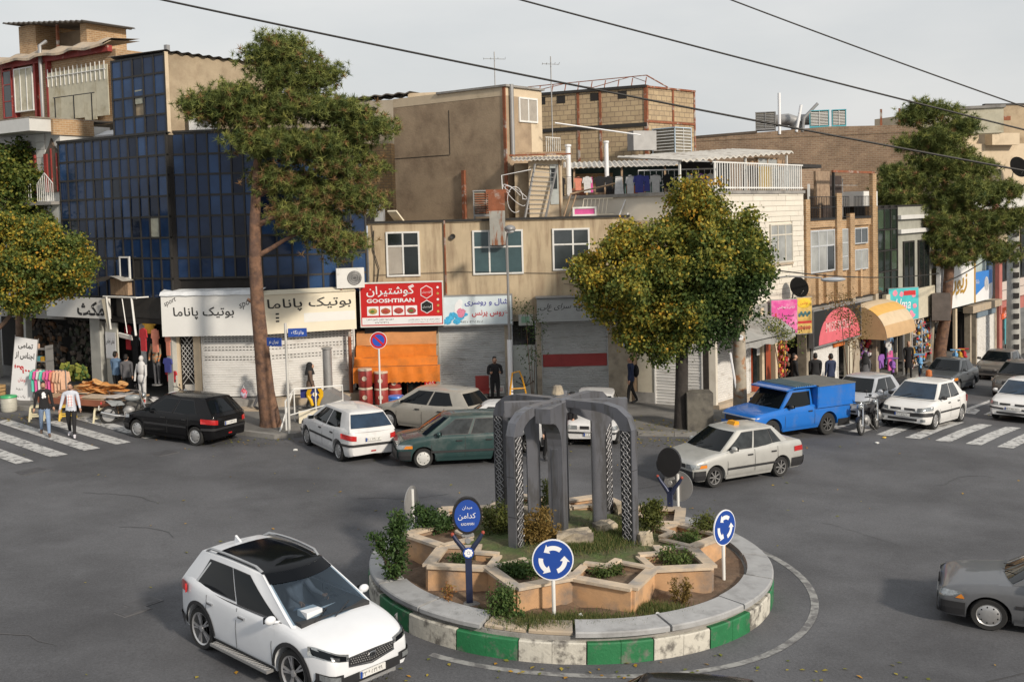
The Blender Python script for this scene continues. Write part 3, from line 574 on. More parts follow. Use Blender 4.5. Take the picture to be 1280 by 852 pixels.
rock(2.36, 20.1, .78, .14, .13, .24, .3, 'small stone block at the foot of the right front leg of the arches')
rock(.18, 21.9, .85, .2, .15, .2, .2, 'white stone block at the foot of the rear left leg of the arches')
rock(2.25, 22.2, .8, .22, .15, .22, .1, 'pale stone block at the foot of the rear right leg of the arches')
# ================================================================ signs on the island
M_blue = mat('sign_blue', (.015,.06,.3), .4, var=.06); M_sw = mat('sign_white', (.75,.76,.78), .45, var=.04); M_navy = mat('navy_post', (.022,.03,.07), .4, metal=.2)
def disc(b, r, y, th=.02, n=36, c=(0, 0)): b.lathe([(0, -th/2), (r, -th/2), (r, th/2), (0, th/2)], n, (c[0], y, c[1]), 'y'); return b
def arcarrow(b, r, a0, a1, y, w=.035, head=.075):
    """curved arrow in the x-z plane from a0 to a1 (degrees)"""
    n = 10; sg = 1 if a1 > a0 else -1; P = []
    for i in range(n+1):
        a = R_(a0+(a1-a0)*i/n); P.append([((r-w)*math.cos(a), y, (r-w)*math.sin(a)), ((r+w)*math.cos(a), y, (r+w)*math.sin(a))])
    b.grid(P); a = R_(a1); a2 = R_(a1+sg*26)
    b.add([((r-head)*math.cos(a), y, (r-head)*math.sin(a)), ((r+head)*math.cos(a), y, (r+head)*math.sin(a)), (r*math.cos(a2), y, r*math.sin(a2))], [(0,1,2)])
def roundsign(x, y, base, h, R, rz, label, arrows=True, face=M_blue, front=True):
    t = thing('road_sign', label, 'road sign', (x, y, base), rz)
    MB().tube([(0, .03, -.1), (0, .03, h+R*.8)], .033, 10).build('pole', M_white, t, smooth=50)
    disc(MB(), R, 0).build('sign_back', M_sw if front else M_grey, t); 
    bk = [o for o in [t.children[-1]]] if False else None
    o = COL.objects[-1] if False else None
    disc(MB(), R*.94, -.011, .008).build('sign_face', face, t)
    if arrows:
        b = MB()
        for k in range(3): arcarrow(b, R*.58, 40+120*k+10, 120*k+112, -.0175, R*.11, R*.24)
        b.build('arrows', M_sw, t)
    for ch in list(COL.objects):
        if ch.parent == t and not ch.name.startswith('pole'): ch.location = (0, 0, h)
    b = MB().lathe([(.13, -.03), (.12, .03), (0, .04)], 9); b.build('footing', M_conc, t)
    return t
roundsign(.55, 17.52, gz(.5, 17.5)+.42, .98, .345, 0.03, 'round blue arrow sign on white post at the front of the island')
roundsign(3.72, 19.25, gz(3.7, 19.3)+.42, 1.02, .325, .75, 'round blue arrow sign on white post at the right end of the island')
t = roundsign(3.45, 22.9, gz(3.4, 22.9)+.42, .85, .33, 2.6, 'back of a grey round sign on white post behind the island', arrows=False, face=M_grey, front=False)
t = roundsign(-2.2, 22.0, gz(-2.2, 22)+.42, .72, .34, -1.9, 'round sign seen from its grey edge at the back left of the island', arrows=False, face=M_grey, front=False)
def ovalsign(x, y, base, rz, label, h, back=False, sc=1.0):
    t = thing('street_name_sign', label, 'street sign', (x, y, base), rz)
    b = MB(); b.box(-.055, .055, -.04, .04, -.05, h-.62); b.build('post', M_navy, t)
    b = MB()
    for sx in (-1, 1): b.tube([(sx*.02, 0, h-.68), (sx*.1, 0, h-.55), (sx*.2, 0, h-.42), (sx*.25, 0, h-.33)], [.045, .045, .04, .03], 8)
    b.build('fork', M_navy, t, smooth=50)
    for sx in (-1, 1): MB().ell((sx*.26, 0, h-.32), .035, .035, .035, 8, 6).build('finial', mat('red_knob', (.3,.05,.03), .5), t)
    def ov(r, y0, y1, m, nm, n=40): 
        b = MB(); pts = [(r*.9*math.cos(2*PI*i/n), y0, h+r*1.12*math.sin(2*PI*i/n)) for i in range(n)]; return b.prism(pts, (0, y1-y0, 0)).build(nm, m, t)
    ov(.28, -.05, .05, M_blk, 'sign_frame'); ov(.245, -.056, -.05, M_blue if not back else M_blk, 'sign_face')
    if not back:
        text('lettering', 'میدان', M_sw, t, 0, h+.14, .07, -.061, maxw=.2); text('lettering', 'کدامن', M_sw, t, -.01, h-.01, .12, -.061, maxw=.3); text('lettering', 'KADAMAN', M_sw, t, 0, h-.14, .045, -.061, maxw=.22)
    b = MB()
    for q in range(4): b.lathe([(.03, 0), (.036, .01), (.03, .02)], 12, ((-.075+.05*q), -.01, h-.345-(.012 if q in (1,2) else 0)), 'y')
    b.lathe([(.045, 0), (.055, .01), (.045, .02)], 14, (0, -.01, h-.45), 'y'); b.build('scrollwork', M_grey, t)
    disc(MB(), .095, -.05, .02, 20, (0, h-.64)).build('emblem_disc', M_blue if not back else M_navy, t)
    if not back:
        b = MB()
        for q in range(8): b.lathe([(.016, 0), (.026, .003), (.016, .006)], 8, (.05*math.cos(q*PI/4), -.066, h-.64+.05*math.sin(q*PI/4)), 'y')
        b.lathe([(0, 0), (.022, .003)], 8, (0, -.066, h-.64), 'y'); b.build('emblem', M_sw, t)
    MB().lathe([(.2, -.04), (.18, .02), (.1, .05), (0, .05)], 9).build('footing', M_conc, t)
    return t
ovalsign(-.87, 18.1, gz(-.9, 18)+.42, .12, 'oval blue name sign on a forked navy post at the front left', 1.56)
ovalsign(3.22, 22.55, gz(3.2, 22.5)+.42, 2.75, 'dark back of an oval name sign on a forked post behind the island', 1.45, True)
# ================================================================ building materials
B_gl = [glassmat('blue_glass', (.014,.032,.08), .08, .2, .3), glassmat('blue_glass_dark', (.009,.016,.036), .08, .2, .25), glassmat('blue_glass_mid', (.022,.055,.135), .1, .25, .3), glassmat('blue_glass_slate', (.012,.018,.03), .12, .3, .3)]  # pane tints differ to paint in uneven sky and dark reflections
B_mul = mat('dark_mullion', (.022,.02,.018), .6, var=.3, scale=6)
B_wg = glassmat('window_glass', (.05,.06,.065), .1, .1); B_wgl = glassmat('curtain_glass', (.3,.31,.3), .25, .1); B_teal = glassmat('teal_curtain', (.05,.09,.1), .2, .1); B_wgd = glassmat('dark_window', (.015,.02,.02), .08, .1)
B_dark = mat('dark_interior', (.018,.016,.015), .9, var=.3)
B_beige = mat('beige_render', (.46,.37,.25), .88, var=.13, scale=1.2, col2=(.24,.17,.11), c2pos=(.46,.7), c2scale=1.3, stretch=(2.6,2.6,.35), detail=8, bump=.12, bscale=20)
B_beigel = mat('warm_plaster', (.56,.46,.33), .85, var=.1, scale=1.5, col2=(.4,.32,.22), c2pos=(.55,.75), c2scale=1.2, bump=.1, bscale=16)
B_mud = mat('mud_plaster', (.35,.265,.18), .95, var=.16, scale=1.3, col2=(.17,.12,.08), c2pos=(.45,.75), c2scale=.8, detail=9, bump=.45, bscale=14)
B_mud2 = mat('tan_plaster', (.36,.29,.2), .95, var=.16, scale=1.6, col2=(.24,.18,.12), c2pos=(.45,.7), c2scale=1.1, detail=9, bump=.4, bscale=16)
B_grpl = mat('grey_plaster', (.34,.3,.24), .95, var=.16, scale=1, col2=(.24,.21,.17), c2scale=.7, bump=.3, bscale=14)
B_brick = brickmat('yellow_brick', (.4,.25,.13), (.3,.18,.09), (.42,.33,.22), .24, .085, var=.3, msize=.012)
B_brickd = brickmat('brown_brick', (.2,.13,.085), (.27,.185,.12), (.3,.24,.18), .3, .11, var=.28, msize=.014)
B_block = brickmat('pale_block', (.44,.34,.21), (.36,.27,.17), (.25,.19,.13), .46, .27, var=.18, bump=.8, msize=.02)
B_rough = brickmat('rough_brick', (.42,.28,.14), (.34,.22,.11), (.28,.2,.12), .26, .12, var=.35, bump=1, msize=.02)
B_stone = mat('white_stone', (.66,.62,.54), .7, var=.06, scale=2, rnd=.05, col2=(.5,.45,.37), c2pos=(.6,.85), c2scale=1.5)
B_sh = mat('white_shutter', (.66,.65,.63), .5, var=.08, scale=1.5, col2=(.36,.33,.29), c2pos=(.56,.8), c2scale=1.6, stretch=(1,1,3))
B_shg = mat('galvanised_shutter', (.5,.51,.51), .45, metal=.15, var=.12, scale=2, col2=(.24,.22,.2), c2pos=(.55,.75), c2scale=2, stretch=(.6,.6,4))
B_red = mat('dark_red_paint', (.22,.02,.02), .5, var=.15); B_redf = mat('red_frame', (.26,.035,.03), .6, var=.25, col2=(.36,.25,.2), c2pos=(.6,.7), c2scale=5)
B_sheet = mat('translucent_sheet', (.5,.47,.36), .6, var=.15, scale=2, col2=(.34,.3,.2), c2scale=1.5)
B_corr = mat('corrugated_roof', (.5,.48,.44), .7, var=.15, scale=3, col2=(.24,.21,.18), c2scale=2); B_corrd = mat('corrugated_edge', (.1,.09,.08), .9)
B_tile_w = mat('white_tile', (.6,.6,.58), .5, var=.08, rnd=.06)
B_roof = mat('roof_felt', (.2,.17,.14), .95, var=.25, bump=.4, bscale=12, col2=(.3,.26,.2), c2scale=.6)
B_sign = mat('sign_panel', (.7,.7,.68), .5, var=.04, scale=1.2, col2=(.52,.49,.42), c2pos=(.62,.85), c2scale=1.1)
B_signc = mat('cream_sign_panel', (.72,.66,.52), .5, var=.05, scale=1.2, col2=(.5,.44,.32), c2pos=(.6,.85), c2scale=1.2)
B_ink = mat('black_lettering', (.012,.012,.012), .5, var=0); B_inkr = mat('red_lettering', (.5,.02,.025), .5, var=0); B_inkb = mat('blue_lettering', (.04,.04,.3), .5, var=0)
class FR:
    """a facade frame: u runs along the wall, d goes into the building, z is height; objects become children of the root"""
    def __init__(s, root, O, D):
        s.root = root; s.an = math.atan2(D[1], D[0]); s.O = Vector((O[0]-root.location.x, O[1]-root.location.y, -root.location.z)); s.c, s.s = math.cos(s.an), math.sin(s.an); s.W = (O[0], O[1])
    def L(s, u, d, z): return Vector((s.O.x+u*s.c-d*s.s, s.O.y+u*s.s+d*s.c, s.O.z+z))
    def world(s, u, d, z=0): return (s.W[0]+u*s.c-d*s.s, s.W[1]+u*s.s+d*s.c, z)
    def box(s, name, m, u0, u1, d0, d1, z0, z1, tilt=(0, 0), parent=None):
        ub = ubox(); 
        if m.name not in ub: ub[m.name] = MB().box(-.5,.5,-.5,.5,-.5,.5).mesh('piece', m)
        o = bpy.data.objects.new(name, ub[m.name]); COL.objects.link(o); o.parent = parent or s.root
        o.location = s.L((u0+u1)/2, (d0+d1)/2, (z0+z1)/2); o.rotation_euler = (tilt[0], 0, s.an+tilt[1]); o.scale = (u1-u0, d1-d0, z1-z0)
        return o
    def build(s, b, name, m, smooth=None, parent=None):
        o = b.build(name, m, parent or s.root, smooth); o.location = s.O; o.rotation_euler = (0, 0, s.an); return o
def subpiece(name, m, par, x0, x1, y0, y1, z0, z1):
    return piece(name, m, par, x0, x1, y0, y1, z0, z1)
def window(fr, u0, u1, z0, z1, cols, rows, fm, gm, d=0.0, fw=.05, label=None, sill=True, proud=.05, gms=None):
    """window part (its frame) with pane sub-parts"""
    b = MB(); b.box(u0, u1, d-proud, d+.1, z0, z0+fw); b.box(u0, u1, d-proud, d+.1, z1-fw, z1); b.box(u0, u0+fw, d-proud, d+.1, z0+fw, z1-fw); b.box(u1-fw, u1, d-proud, d+.1, z0+fw, z1-fw)
    for c in cols[1:-1]: x = u0+(u1-u0)*c; b.box(x-fw*.45, x+fw*.45, d-proud+.004, d+.09, z0+fw, z1-fw)
    for r in rows[1:-1]: z = z0+(z1-z0)*r; b.box(u0+fw, u1-fw, d-proud+.008, d+.08, z-fw*.45, z+fw*.45)
    o = fr.build(b, 'window', fm); k = 0
    if label: o['label'] = label
    for i in range(len(cols)-1):
        for j in range(len(rows)-1):
            a0, a1 = u0+(u1-u0)*cols[i], u0+(u1-u0)*cols[i+1]; c0, c1 = z0+(z1-z0)*rows[j], z0+(z1-z0)*rows[j+1]
            mm = gms[k % len(gms)] if gms else gm; k += 1
            piece('pane', mm, o, a0+.01, a1-.01, d-.022, d-.008, c0+.01, c1-.01, (random.uniform(-.006,.006), 0, random.uniform(-.006,.006)))
    return o
def shutter(fr, u0, u1, z0, z1, m, d=.06, name='roller_shutter', pitch=.085, parent=None):
    b = MB(); n = max(4, int((z1-z0)/pitch)); P = []
    for i in range(n):
        z = z0+(z1-z0)*i/n; h = (z1-z0)/n
        for q, dd in ((0, .0), (.12, -.022), (.75, -.03), (.97, -.004)): P.append([(u, d+dd+.006*math.sin(i*1.7+u*2), z+h*q) for u in np.linspace(u0, u1, 5)])
    b.grid(P); b.box(u0-.05, u0, d-.06, d+.05, z0, z1); b.box(u1, u1+.05, d-.06, d+.05, z0, z1); b.box(u0, u1, d-.05, d+.02, z0-.08, z0)
    return fr.build(b, name, m, parent=parent)
def corr(b, u0, u1, d0, d1, z0, z1, pitch=.18, amp=.03, th=.015, axis=0):
    """corrugated sheet from (d0, z0) to (d1, z1)"""
    n = int((u1-u0)/pitch*4); P = []
    for i in range(n+1):
        u = u0+(u1-u0)*i/n; w_ = amp*math.sin(i*PI/2)
        P.append([(u, d0, z0+w_), (u, d1, z1+w_)])
    b.grid(P); b.grid([[(x, y, z-th) for x, y, z in r] for r in P], flip=True)
    for k in (0, 1): b.grid([[r[k], (r[k][0], r[k][1], r[k][2]-th-.02)] for r in P], flip=bool(k))
def bldg(name, label, O, cat='building'): return thing(name, label, cat, (O[0], O[1], 0))
def acunit(fr_or_loc, rz, label, w=.85, h=.62, dd=.32, root=None, grp=None, col=None):
    t = thing('air_conditioner', label, 'air conditioner', fr_or_loc, rz, grp); m = col or M_white
    b = MB(); b.box(-w/2, w/2, 0, dd, 0, h); b.build('casing', m, t)
    disc(MB(), h*.36, -.004, .02, 20, (w*.14, h*.5)).build('fan_grille', B_mul, t)
    b = MB()
    for r_ in (.1, .2, .3): b.lathe([(h*r_, -.008), (h*r_+.012, -.012), (h*r_+.024, -.008)], 18, (w*.14, -.012, h*.5), 'y')
    b.build('fan_ring', M_grey, t); b = MB(); b.box(-w*.35, -w*.3, -.02, dd, -.05, 0); b.box(w*.3, w*.35, -.02, dd, -.05, 0); b.build('bracket', M_rust, t); return t
def cooler(x, y, z, rz, label, s=.9, h=.9, m=None, m2=None, duct=0, grp=None):
    """evaporative cooler: box with louvred sides on short legs"""
    t = thing('evaporative_cooler', label, 'cooler', (x, y, z), rz, grp); m = m or M_white; m2 = m2 or M_grey
    b = MB(); 
    for a in (-1, 1):
        for c in (-1, 1): b.box(a*s/2-.04 if a > 0 else a*s/2, a*s/2 if a > 0 else a*s/2+.04, c*s/2-.04 if c > 0 else c*s/2, c*s/2 if c > 0 else c*s/2+.04, 0, h+.15)
    b.box(-s/2-.01, s/2+.01, -s/2-.01, s/2+.01, h+.15, h+.2); b.box(-s/2+.002, s/2-.002, -s/2+.002, s/2-.002, .15, .24); b.build('frame', m, t)
    MB().box(-s/2+.04, s/2-.04, -s/2+.04, s/2-.04, .2, h+.14).build('pad_box', mat('cooler_pad', (.2,.18,.14), .9, var=.3), t)
    b = MB(); n = 9
    for i in range(n):
        zz = .3+(h-.2)*i/(n-1)*.93
        for q in (-1, 1): b.obox((0, q*(s/2-.015), zz), s/2-.07, .012, .02, (q*.5, 0, 0)); b.obox((q*(s/2-.015), 0, zz), .012, s/2-.07, .02, (0, -q*.5, 0))
    for q in (-1, 1): b.box(-.015, .015, q*(s/2)-.02, q*(s/2)+.003, .24, h+.15)
    b.build('louvre', m2, t)
    if duct: b = MB(); b.tube([(duct*s/2, 0, h*.6), (duct*(s/2+.5), 0, h*.6), (duct*(s/2+.75), 0, h*.4), (duct*(s/2+.8), 0, 0)], .28, 12); b.build('duct', M_grey, t, smooth=50)
    return t
# ================================================================ 1 blue glass building on the corner
OA, DA = (-17.9, 42.5), (.83, -.56); OB, DB = (-12.5, 38.9), (3.5, -.4); OC, DC = (-9, 38.5), (.94, .34)
gb = bldg('glass_building', 'dark blue glass fronted corner building behind the tall leaning pine', OB)
fA, fB, fC = FR(gb, OA, DA), FR(gb, OB, DB), FR(gb, OC, DC)
ROWS = [10.25, 9.5, 8.78, 8.04, 7.3, 6.55, 5.81, 5.07, 4.35]
def curtain(fr, us, rows, prob=(.58,.18,.18,.06), skip=()):
    for u in us: fr.box('mullion', B_mul, u-.03, u+.03, -.045, .06, rows[-1]-.02, rows[0]+.04)
    for z in rows: fr.box('transom', B_mul, us[0]-.03, us[-1]+.03, -.035, .05, z-.035, z+.035)
    for i in range(len(us)-1):
        col = rng.choice(4, p=prob)
        for j in range(len(rows)-1):
            if (i, j) in skip: continue
            c = col if rng.random() < .55 else rng.choice(4, p=prob)
            fr.box('pane', B_gl[c], us[i]+.02, us[i+1]-.02, -.01, .01, rows[j+1]+.02, rows[j]-.02, (random.uniform(-.012,.012), random.uniform(-.014,.014)))
uA = [.49+.535*i for i in range(13)]; uB = [.05+.432*i for i in range(9)]; uC = [.1+.54*i for i in range(8)]
curtain(fA, uA, ROWS, skip=((10, 4), (8, 6))); curtain(fB, uB, ROWS[:-1], skip=((0, 6),)); curtain(fC, uC, ROWS, (.3,.1,.5,.1))
fA.box('pale_pane', mat('pale_film', (.3,.3,.24), .5, var=.3, scale=5), uA[10]+.02, uA[11]-.02, -.012, .012, ROWS[5]+.02, ROWS[4]-.02)
fA.box('open_gap', B_dark, uA[8]+.02, uA[9]-.02, .0, .03, ROWS[7]+.02, ROWS[6]-.02)
fB.box('open_pane', mat('faded_curtain', (.34,.33,.3), .7, var=.4, scale=6), uB[0]+.02, uB[1]-.1, -.0, .02, ROWS[7]+.02, ROWS[6]-.02)
b = MB(); u0 = uA[7]-.1
for q in ((u0,u0+.06,5.05,5.88),(u0+.54,u0+.6,5.05,5.88),(u0+.06,u0+.54,5.05,5.11),(u0+.06,u0+.54,5.82,5.88)): b.box(q[0], q[1], -.17, -.11, q[2], q[3])
o = fA.build(b, 'window', M_white); o['label'] = 'white framed window standing open'; piece('pane', B_gl[1], o, u0+.06, u0+.54, -.15, -.14, 5.11, 5.82)
# solid body behind the glass, and the shop floor below
fA.box('body', B_dark, .45, 6.95, .06, 9, 3.4, 10.2); fB.box('body', B_dark, .0, 3.55, .07, 9, 3.3, 10.19); fC.box('body', B_dark, -.1, 3.9, .08, 9, 3.2, 7.7); fC.box('body', B_dark, -.1, 3.35, .08, 6, 7.7, 10.18)
fA.box('roof_edge', B_mul, .42, 6.98, -.06, .3, 10.27, 10.35); fB.box('roof_edge', B_mul, .0, 3.55, -.07, .3, 10.271, 10.352); fC.box('roof_edge', B_mul, .0, 3.9, -.05, .3, 10.273, 10.353)
# roof tower: glass front and plastered flank with corrugated eaves
us = [4.02+.6*i for i in range(6)]; curtain(fA, us, [13.05, 12.4, 11.65, 10.95, 10.3], (.4,.1,.4,.1), skip=((2, 2),))
fA.box('pale_pane', mat('pale_film', (.3,.3,.24)), us[2]+.08, us[3]-.1, -.012, .012, 11.4, 11.9)
fA.box('tower_body', B_mud2, 4.02, 6.985, .05, 5.6, 10.2, 13.1); fA.box('tower_corner', B_beigel, 6.985, 7.06, -.03, .12, 10.3, 13.12)
b = MB(); corr(b, 0, 5.6, -.12, .0, .0, .0, .3, .035); 
b = MB(); P = []
for i in range(80): dd_ = i/79*5.7-.1; P.append([(7.12, dd_, 13.16+.035*math.sin(i*.95)), (3.9, dd_, 13.22+.035*math.sin(i*.95))])
b.grid(P); b.grid([[(x, y, z-.03) for x, y, z in r] for r in P], flip=True); fA.build(b, 'corrugated_roof', B_corrd)
fA.box('chimney', M_grey, 6.5, 6.65, .4, .55, 13.1, 13.45)
w_ = fA.world(7.75, .9, 10.36); acunit(w_, fA.an+.45, 'white air conditioner on the blue glass roof against the plaster tower', .95, .62)
# ground floor of A (open shops) and B, C (boutique)
for u in (2.0, 2.3, 6.5): fA.box('shop_pillar', mat('grey_pillar', (.4,.4,.37), .7, var=.12), u, u+.3, -.05, .3, .4, 3.5)
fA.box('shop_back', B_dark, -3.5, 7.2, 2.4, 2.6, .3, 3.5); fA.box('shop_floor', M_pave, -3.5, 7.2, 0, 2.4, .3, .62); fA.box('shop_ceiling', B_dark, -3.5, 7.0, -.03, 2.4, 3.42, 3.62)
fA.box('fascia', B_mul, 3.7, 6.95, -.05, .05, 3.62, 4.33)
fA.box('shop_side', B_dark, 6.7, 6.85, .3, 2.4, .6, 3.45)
fA.box('door_panel', mat('cream_door', (.55,.54,.48), .6), 2.75, 3.45, .1, .16, .75, 3.35)
fB.box('jamb', B_beigel, .02, .42, -.04, .3, .62, 3.3); fB.box('jamb', B_beigel, .95, 1.2, -.04, .3, .62, 3.3)
o = fB.box('shop_wall', B_dark, 0, 3.6, .35, .6, .3, 3.3); fC.box('shop_wall', B_dark, -.1, 3.9, .35, .6, .2, 3.3)
lat = MB(); 
for i in range(-6, 14):
    for sg in (1, -1):
        x0, x1 = .44, .93; z0 = 1.15+i*.2; z1 = z0+sg*.0
        a = (x0, .1, 1.2+i*.19); c = (x1, .1, 1.2+i*.19+sg*.62)
        if min(a[2], c[2]) > 1.1 and max(a[2], c[2]) < 3.2: lat.tube([a, c], .011, 4)
d0 = fB.box('lattice_door', mat('white_door', (.6,.58,.54), .6), .43, .95, .16, .2, .62, 1.2)
fB.build(lat, 'door_lattice', M_white); fB.box('door_backing', B_dark, .43, .95, .2, .24, 1.2, 3.25)
shutter(fB, 1.27, 3.48, .86, 3.1, B_sh, .08); shutter(fC, .06, 3.3, .82, 3.1, B_sh, .08)
slotm = MB()
for fr_, a0, a1 in ((fB, 1.35, 3.4), (fC, .2, 3.2)):
    slotm = MB()
    for zz in (2.95, 2.85, 2.76, 2.55, 2.45, 2.2, 2.1):
        uu = a0
        while uu < a1: slotm.box(uu, uu+.07, .03, .05, zz, zz+.02); uu += .13
    tag(fr_.build(slotm, 'shutter_slot', B_mul), kind='stuff')
# stone steps along the shutters
fB.box('step', M_conc, 1.0, 3.6, -.5, .4, .2, .74); fB.box('step', M_slabb, .0, 3.7, -.95, -.5, .15, .5); fC.box('step', M_slabb, -.2, 3.9, -.45, .4, .1, .7); fC.box('step', M_conc, -.1, 3.9, -.8, -.45, .1, .42)
# ---- shop signs
def signthing(name, label, fr, u0, u1, z0, z1, d, th, m, cat='shop sign', edge=None, an=None, group=None):
    c = fr.world((u0+u1)/2, d, (z0+z1)/2) if fr else None
    t = thing(name, label, cat, c, an if an is not None else fr.an, group); W_, H_ = (u1-u0)/2, (z1-z0)/2
    MB().box(-W_, W_, 0, th, -H_, H_).build('board', m, t)
    if edge: b = MB(); b.box(-W_-.03, W_+.03, -.02, th+.01, H_, H_+.05); b.box(-W_-.03, W_+.03, -.02, th+.01, -H_-.05, -H_); b.box(-W_-.03, -W_, -.02, th+.01, -H_, H_); b.box(W_, W_+.03, -.02, th+.01, -H_, H_); b.build('border', edge, t)
    return t
s1 = signthing('shop_sign', 'white boutique sign left of the leaning pine with black Persian lettering and small sport marks', fB, -.02, 3.72, 3.02, 4.5, -.42, .16, B_sign)
text('lettering', 'بوتیک پاناما', B_ink, s1, -.3, .08, .44, -.008, wid=2.25, bold=.012)
text('lettering', 'sport', B_ink, s1, -1.52, .48, .2, -.008, wid=.5, rot=.45, shear=.3); text('lettering', 'sport', B_ink, s1, 1.33, .4, .26, -.008, wid=.66, rot=.42, shear=.3)
b = MB(); b.grid([[(x, -.06, .72+.01*math.sin(x*9)), (x, .05, .86+.015*math.sin(x*7)), (x, .4, .93)] for x in np.linspace(-1.9, 1.9, 16)], flip=False); b.build('canopy_sheet', mat('torn_white_sheet', (.62,.64,.66), .5, var=.15, scale=4, bump=.3, bscale=8), s1)
s2 = signthing('shop_sign', 'cream boutique sign right of the leaning pine with large black lettering', fC, -.25, 3.32, 3.05, 4.45, -.5, .16, B_signc)
text('lettering', 'بوتیک پاناما', B_ink, s2, .12, .3, .46, -.008, wid=3.0, bold=.012)
for k, q in enumerate((.0, -.14, -.26)): MB().box(-1.1, -.98, -.006, 0, q-.03, q+.03).build('mark', B_ink, s2)
MB().box(-.1, 1.75, -.004, 0, -.35, -.02).build('pale_patch', B_sign, s2)
b = MB(); b.grid([[(x, -.06, .7), (x, .3, .84)] for x in (-1.8, 0, 1.78)]); b.build('canopy_sheet', B_signc, s2)
acunit(fC.world(3.15, -.55, 4.55), fC.an-.1, 'white air conditioner on the wall above the cream boutique sign', 1.0, .72)
s3 = signthing('shop_sign', 'white shop sign with huge black Persian word above the shaded shop at the left', fA, -.3, 3.6, 3.55, 4.32, -.35, .12, B_sign)
text('lettering', 'مکث', B_ink, s3, .9, -.02, .55, -.008, wid=1.7, bold=.03); 
# torn awning frame and wooden box above the shop
t = thing('broken_awning_frame', 'broken white awning frame hanging below the wooden box', 'awning frame', fA.world(4.1, -.45, 3.6), fA.an)
b = MB(); b.tube([(-.6, 0, .8), (1.35, 0, .8)], .04, 6); b.tube([(1.05, 0, .8), (1.55, -.25, -.55)], .04, 6); b.tube([(-.35, -.05, .8), (-.1, -.1, -.4)], .035, 6); b.tube([(.5, 0, .8), (.85, -.1, -.5)], .02, 5); b.tube([(1.35, 0, .8), (1.5, .4, .8)], .03, 5); b.build('frame', M_white, t)
MB().obox((.75, -.1, -.62), .28, .02, .1, (.5, .2, .3)).build('torn_sheet', M_white, t)
MB().prism([(-.65,-.06,.7),(-.4,-.06,.75),(-.25,-.06,.1),(-.32,-.06,-.45)], (0,.02,0)).build('hanging_strip', B_signc, t)
t = thing('wooden_box', 'weathered wooden box with a curved tin lid above the broken awning frame', 'box', fA.world(4.1, -.2, 4.45), fA.an)
M_wood = mat('weathered_wood', (.36,.25,.16), .85, var=.3, scale=6, col2=(.2,.13,.08), c2scale=3, stretch=(6,6,.6))
for k in range(4): piece('plank', M_wood, t, -.5+.26*k, -.25+.26*k, 0, .4, 0, .6)
MB().grid([[(x, -.35, .72-.25*abs(x+.1)**1.6), (x, .45, .72-.25*abs(x+.1)**1.6)] for x in np.linspace(-1.05, .7, 12)]).build('tin_lid', mat('tin', (.5,.48,.44), .5, metal=.3, var=.2), t)
# ================================================================ 2 red framed old building at the far left
ob = bldg('old_building', 'old white and red building with arched windows and tin roofed hut at the left edge', (-20.5, 44.2))
f2 = FR(ob, OA, DA); f3 = FR(ob, (OA[0]+.56*2.5, OA[1]+.83*2.5), DA)
f2.box('body', B_tile_w, -8, .42, .12, 2.4, 3.6, 11.0); f2.box('canopy_slab', B_tile_w, -6, .36, -1.1, .35, 10.72, 11.2); f2.box('canopy_top', B_roof, -6, .4, -1.1, 2.6, 11.2, 11.26)
f2.box('brick_end', B_brick, .36, .5, -.2, 1.6, 10.6, 11.2)
for z in np.arange(8, 10.7, .3):
    for a0, a1 in ((-2.62, -2.25), (-1.1, -.52)): f2.box('tile', B_tile_w, a0, a1-.01, .06, .12, z, z+.285)
f2.box('old_door_panel', M_wood, -4.4, -2.75, .05, .12, 7.8, 10.4); f2.box('door_rail', B_mul, -4.4, -2.75, .02, .05, 9.3, 9.38); f2.box('door_rail', B_mul, -3.6, -3.52, .02, .05, 7.8, 10.4)
for a0, a1 in ((-2.25, -1.12), (-.52, .36)):
    m_ = (a0+a1)/2
    b = MB(); b.prism([(a0, .04, 8.4), (a1, .04, 8.4), (a1, .04, 9.9), (m_+.12, .04, 10.25), (m_, .04, 10.5), (m_-.12, .04, 10.25), (a0, .04, 9.9)], (0, .07, 0)); o = f2.build(b, 'window', mat('curtained_window', (.12,.09,.07), .5, var=.3, scale=6))
    piece('frame', B_redf, o, a0, a0+.2, -.02, .06, 8.4, 9.9); piece('frame', B_redf, o, a1-.08, a1, -.02, .06, 8.4, 9.9); piece('frame', B_redf, o, m_-.03, m_+.03, .0, .06, 8.4, 10.1)
    b = MB(); nb = 9
    for i in range(nb):
        t_ = i/(nb-1); h_ = 8.72+.42*(1-abs(2*t_-1)); x = a0-.08+(a1-a0+.16)*t_; b.tube([(x, -.3, 8.05), (x, -.3, h_)], .014, 4)
    for q in ((8.05,),): b.tube([(a0-.08, -.3, q[0]), (a1+.08, -.3, q[0])], .018, 4)
    b.tube([(a0-.08, -.3, 8.72), (m_, -.3, 9.14), (a1+.08, -.3, 8.72)], .02, 4); f2.build(b, 'railing', M_white)
f2.box('balcony_slab', M_conc, -2.6, .42, -.4, .1, 7.9, 8.02)
f3.box('upper_body', B_brick, -9, .6, .2, 6, 11.2, 14.2)
for a in (-7.3, -6.45, -4.85, -3.95): f3.box('red_post', B_redf, a, a+.13, -.02, .2, 11.6, 14.2)
f3.box('red_beam', B_redf, -7.6, .4, -.03, .19, 14.1, 14.35)
window(f3, -7.2, -6.5, 11.9, 14.0, [0,1], [0,.35,.7,1], B_redf, B_wg); window(f3, -6.3, -4.9, 12.1, 14.0, [0,.33,.67,1], [0,1], M_white, B_sheet)
f3.build(MB().tube([(-4.12, -.12, 11.3), (-4.12, -.12, 14.8), (-4.12, .2, 15)], .08, 8), 'drain_pipe', M_grey, 50)
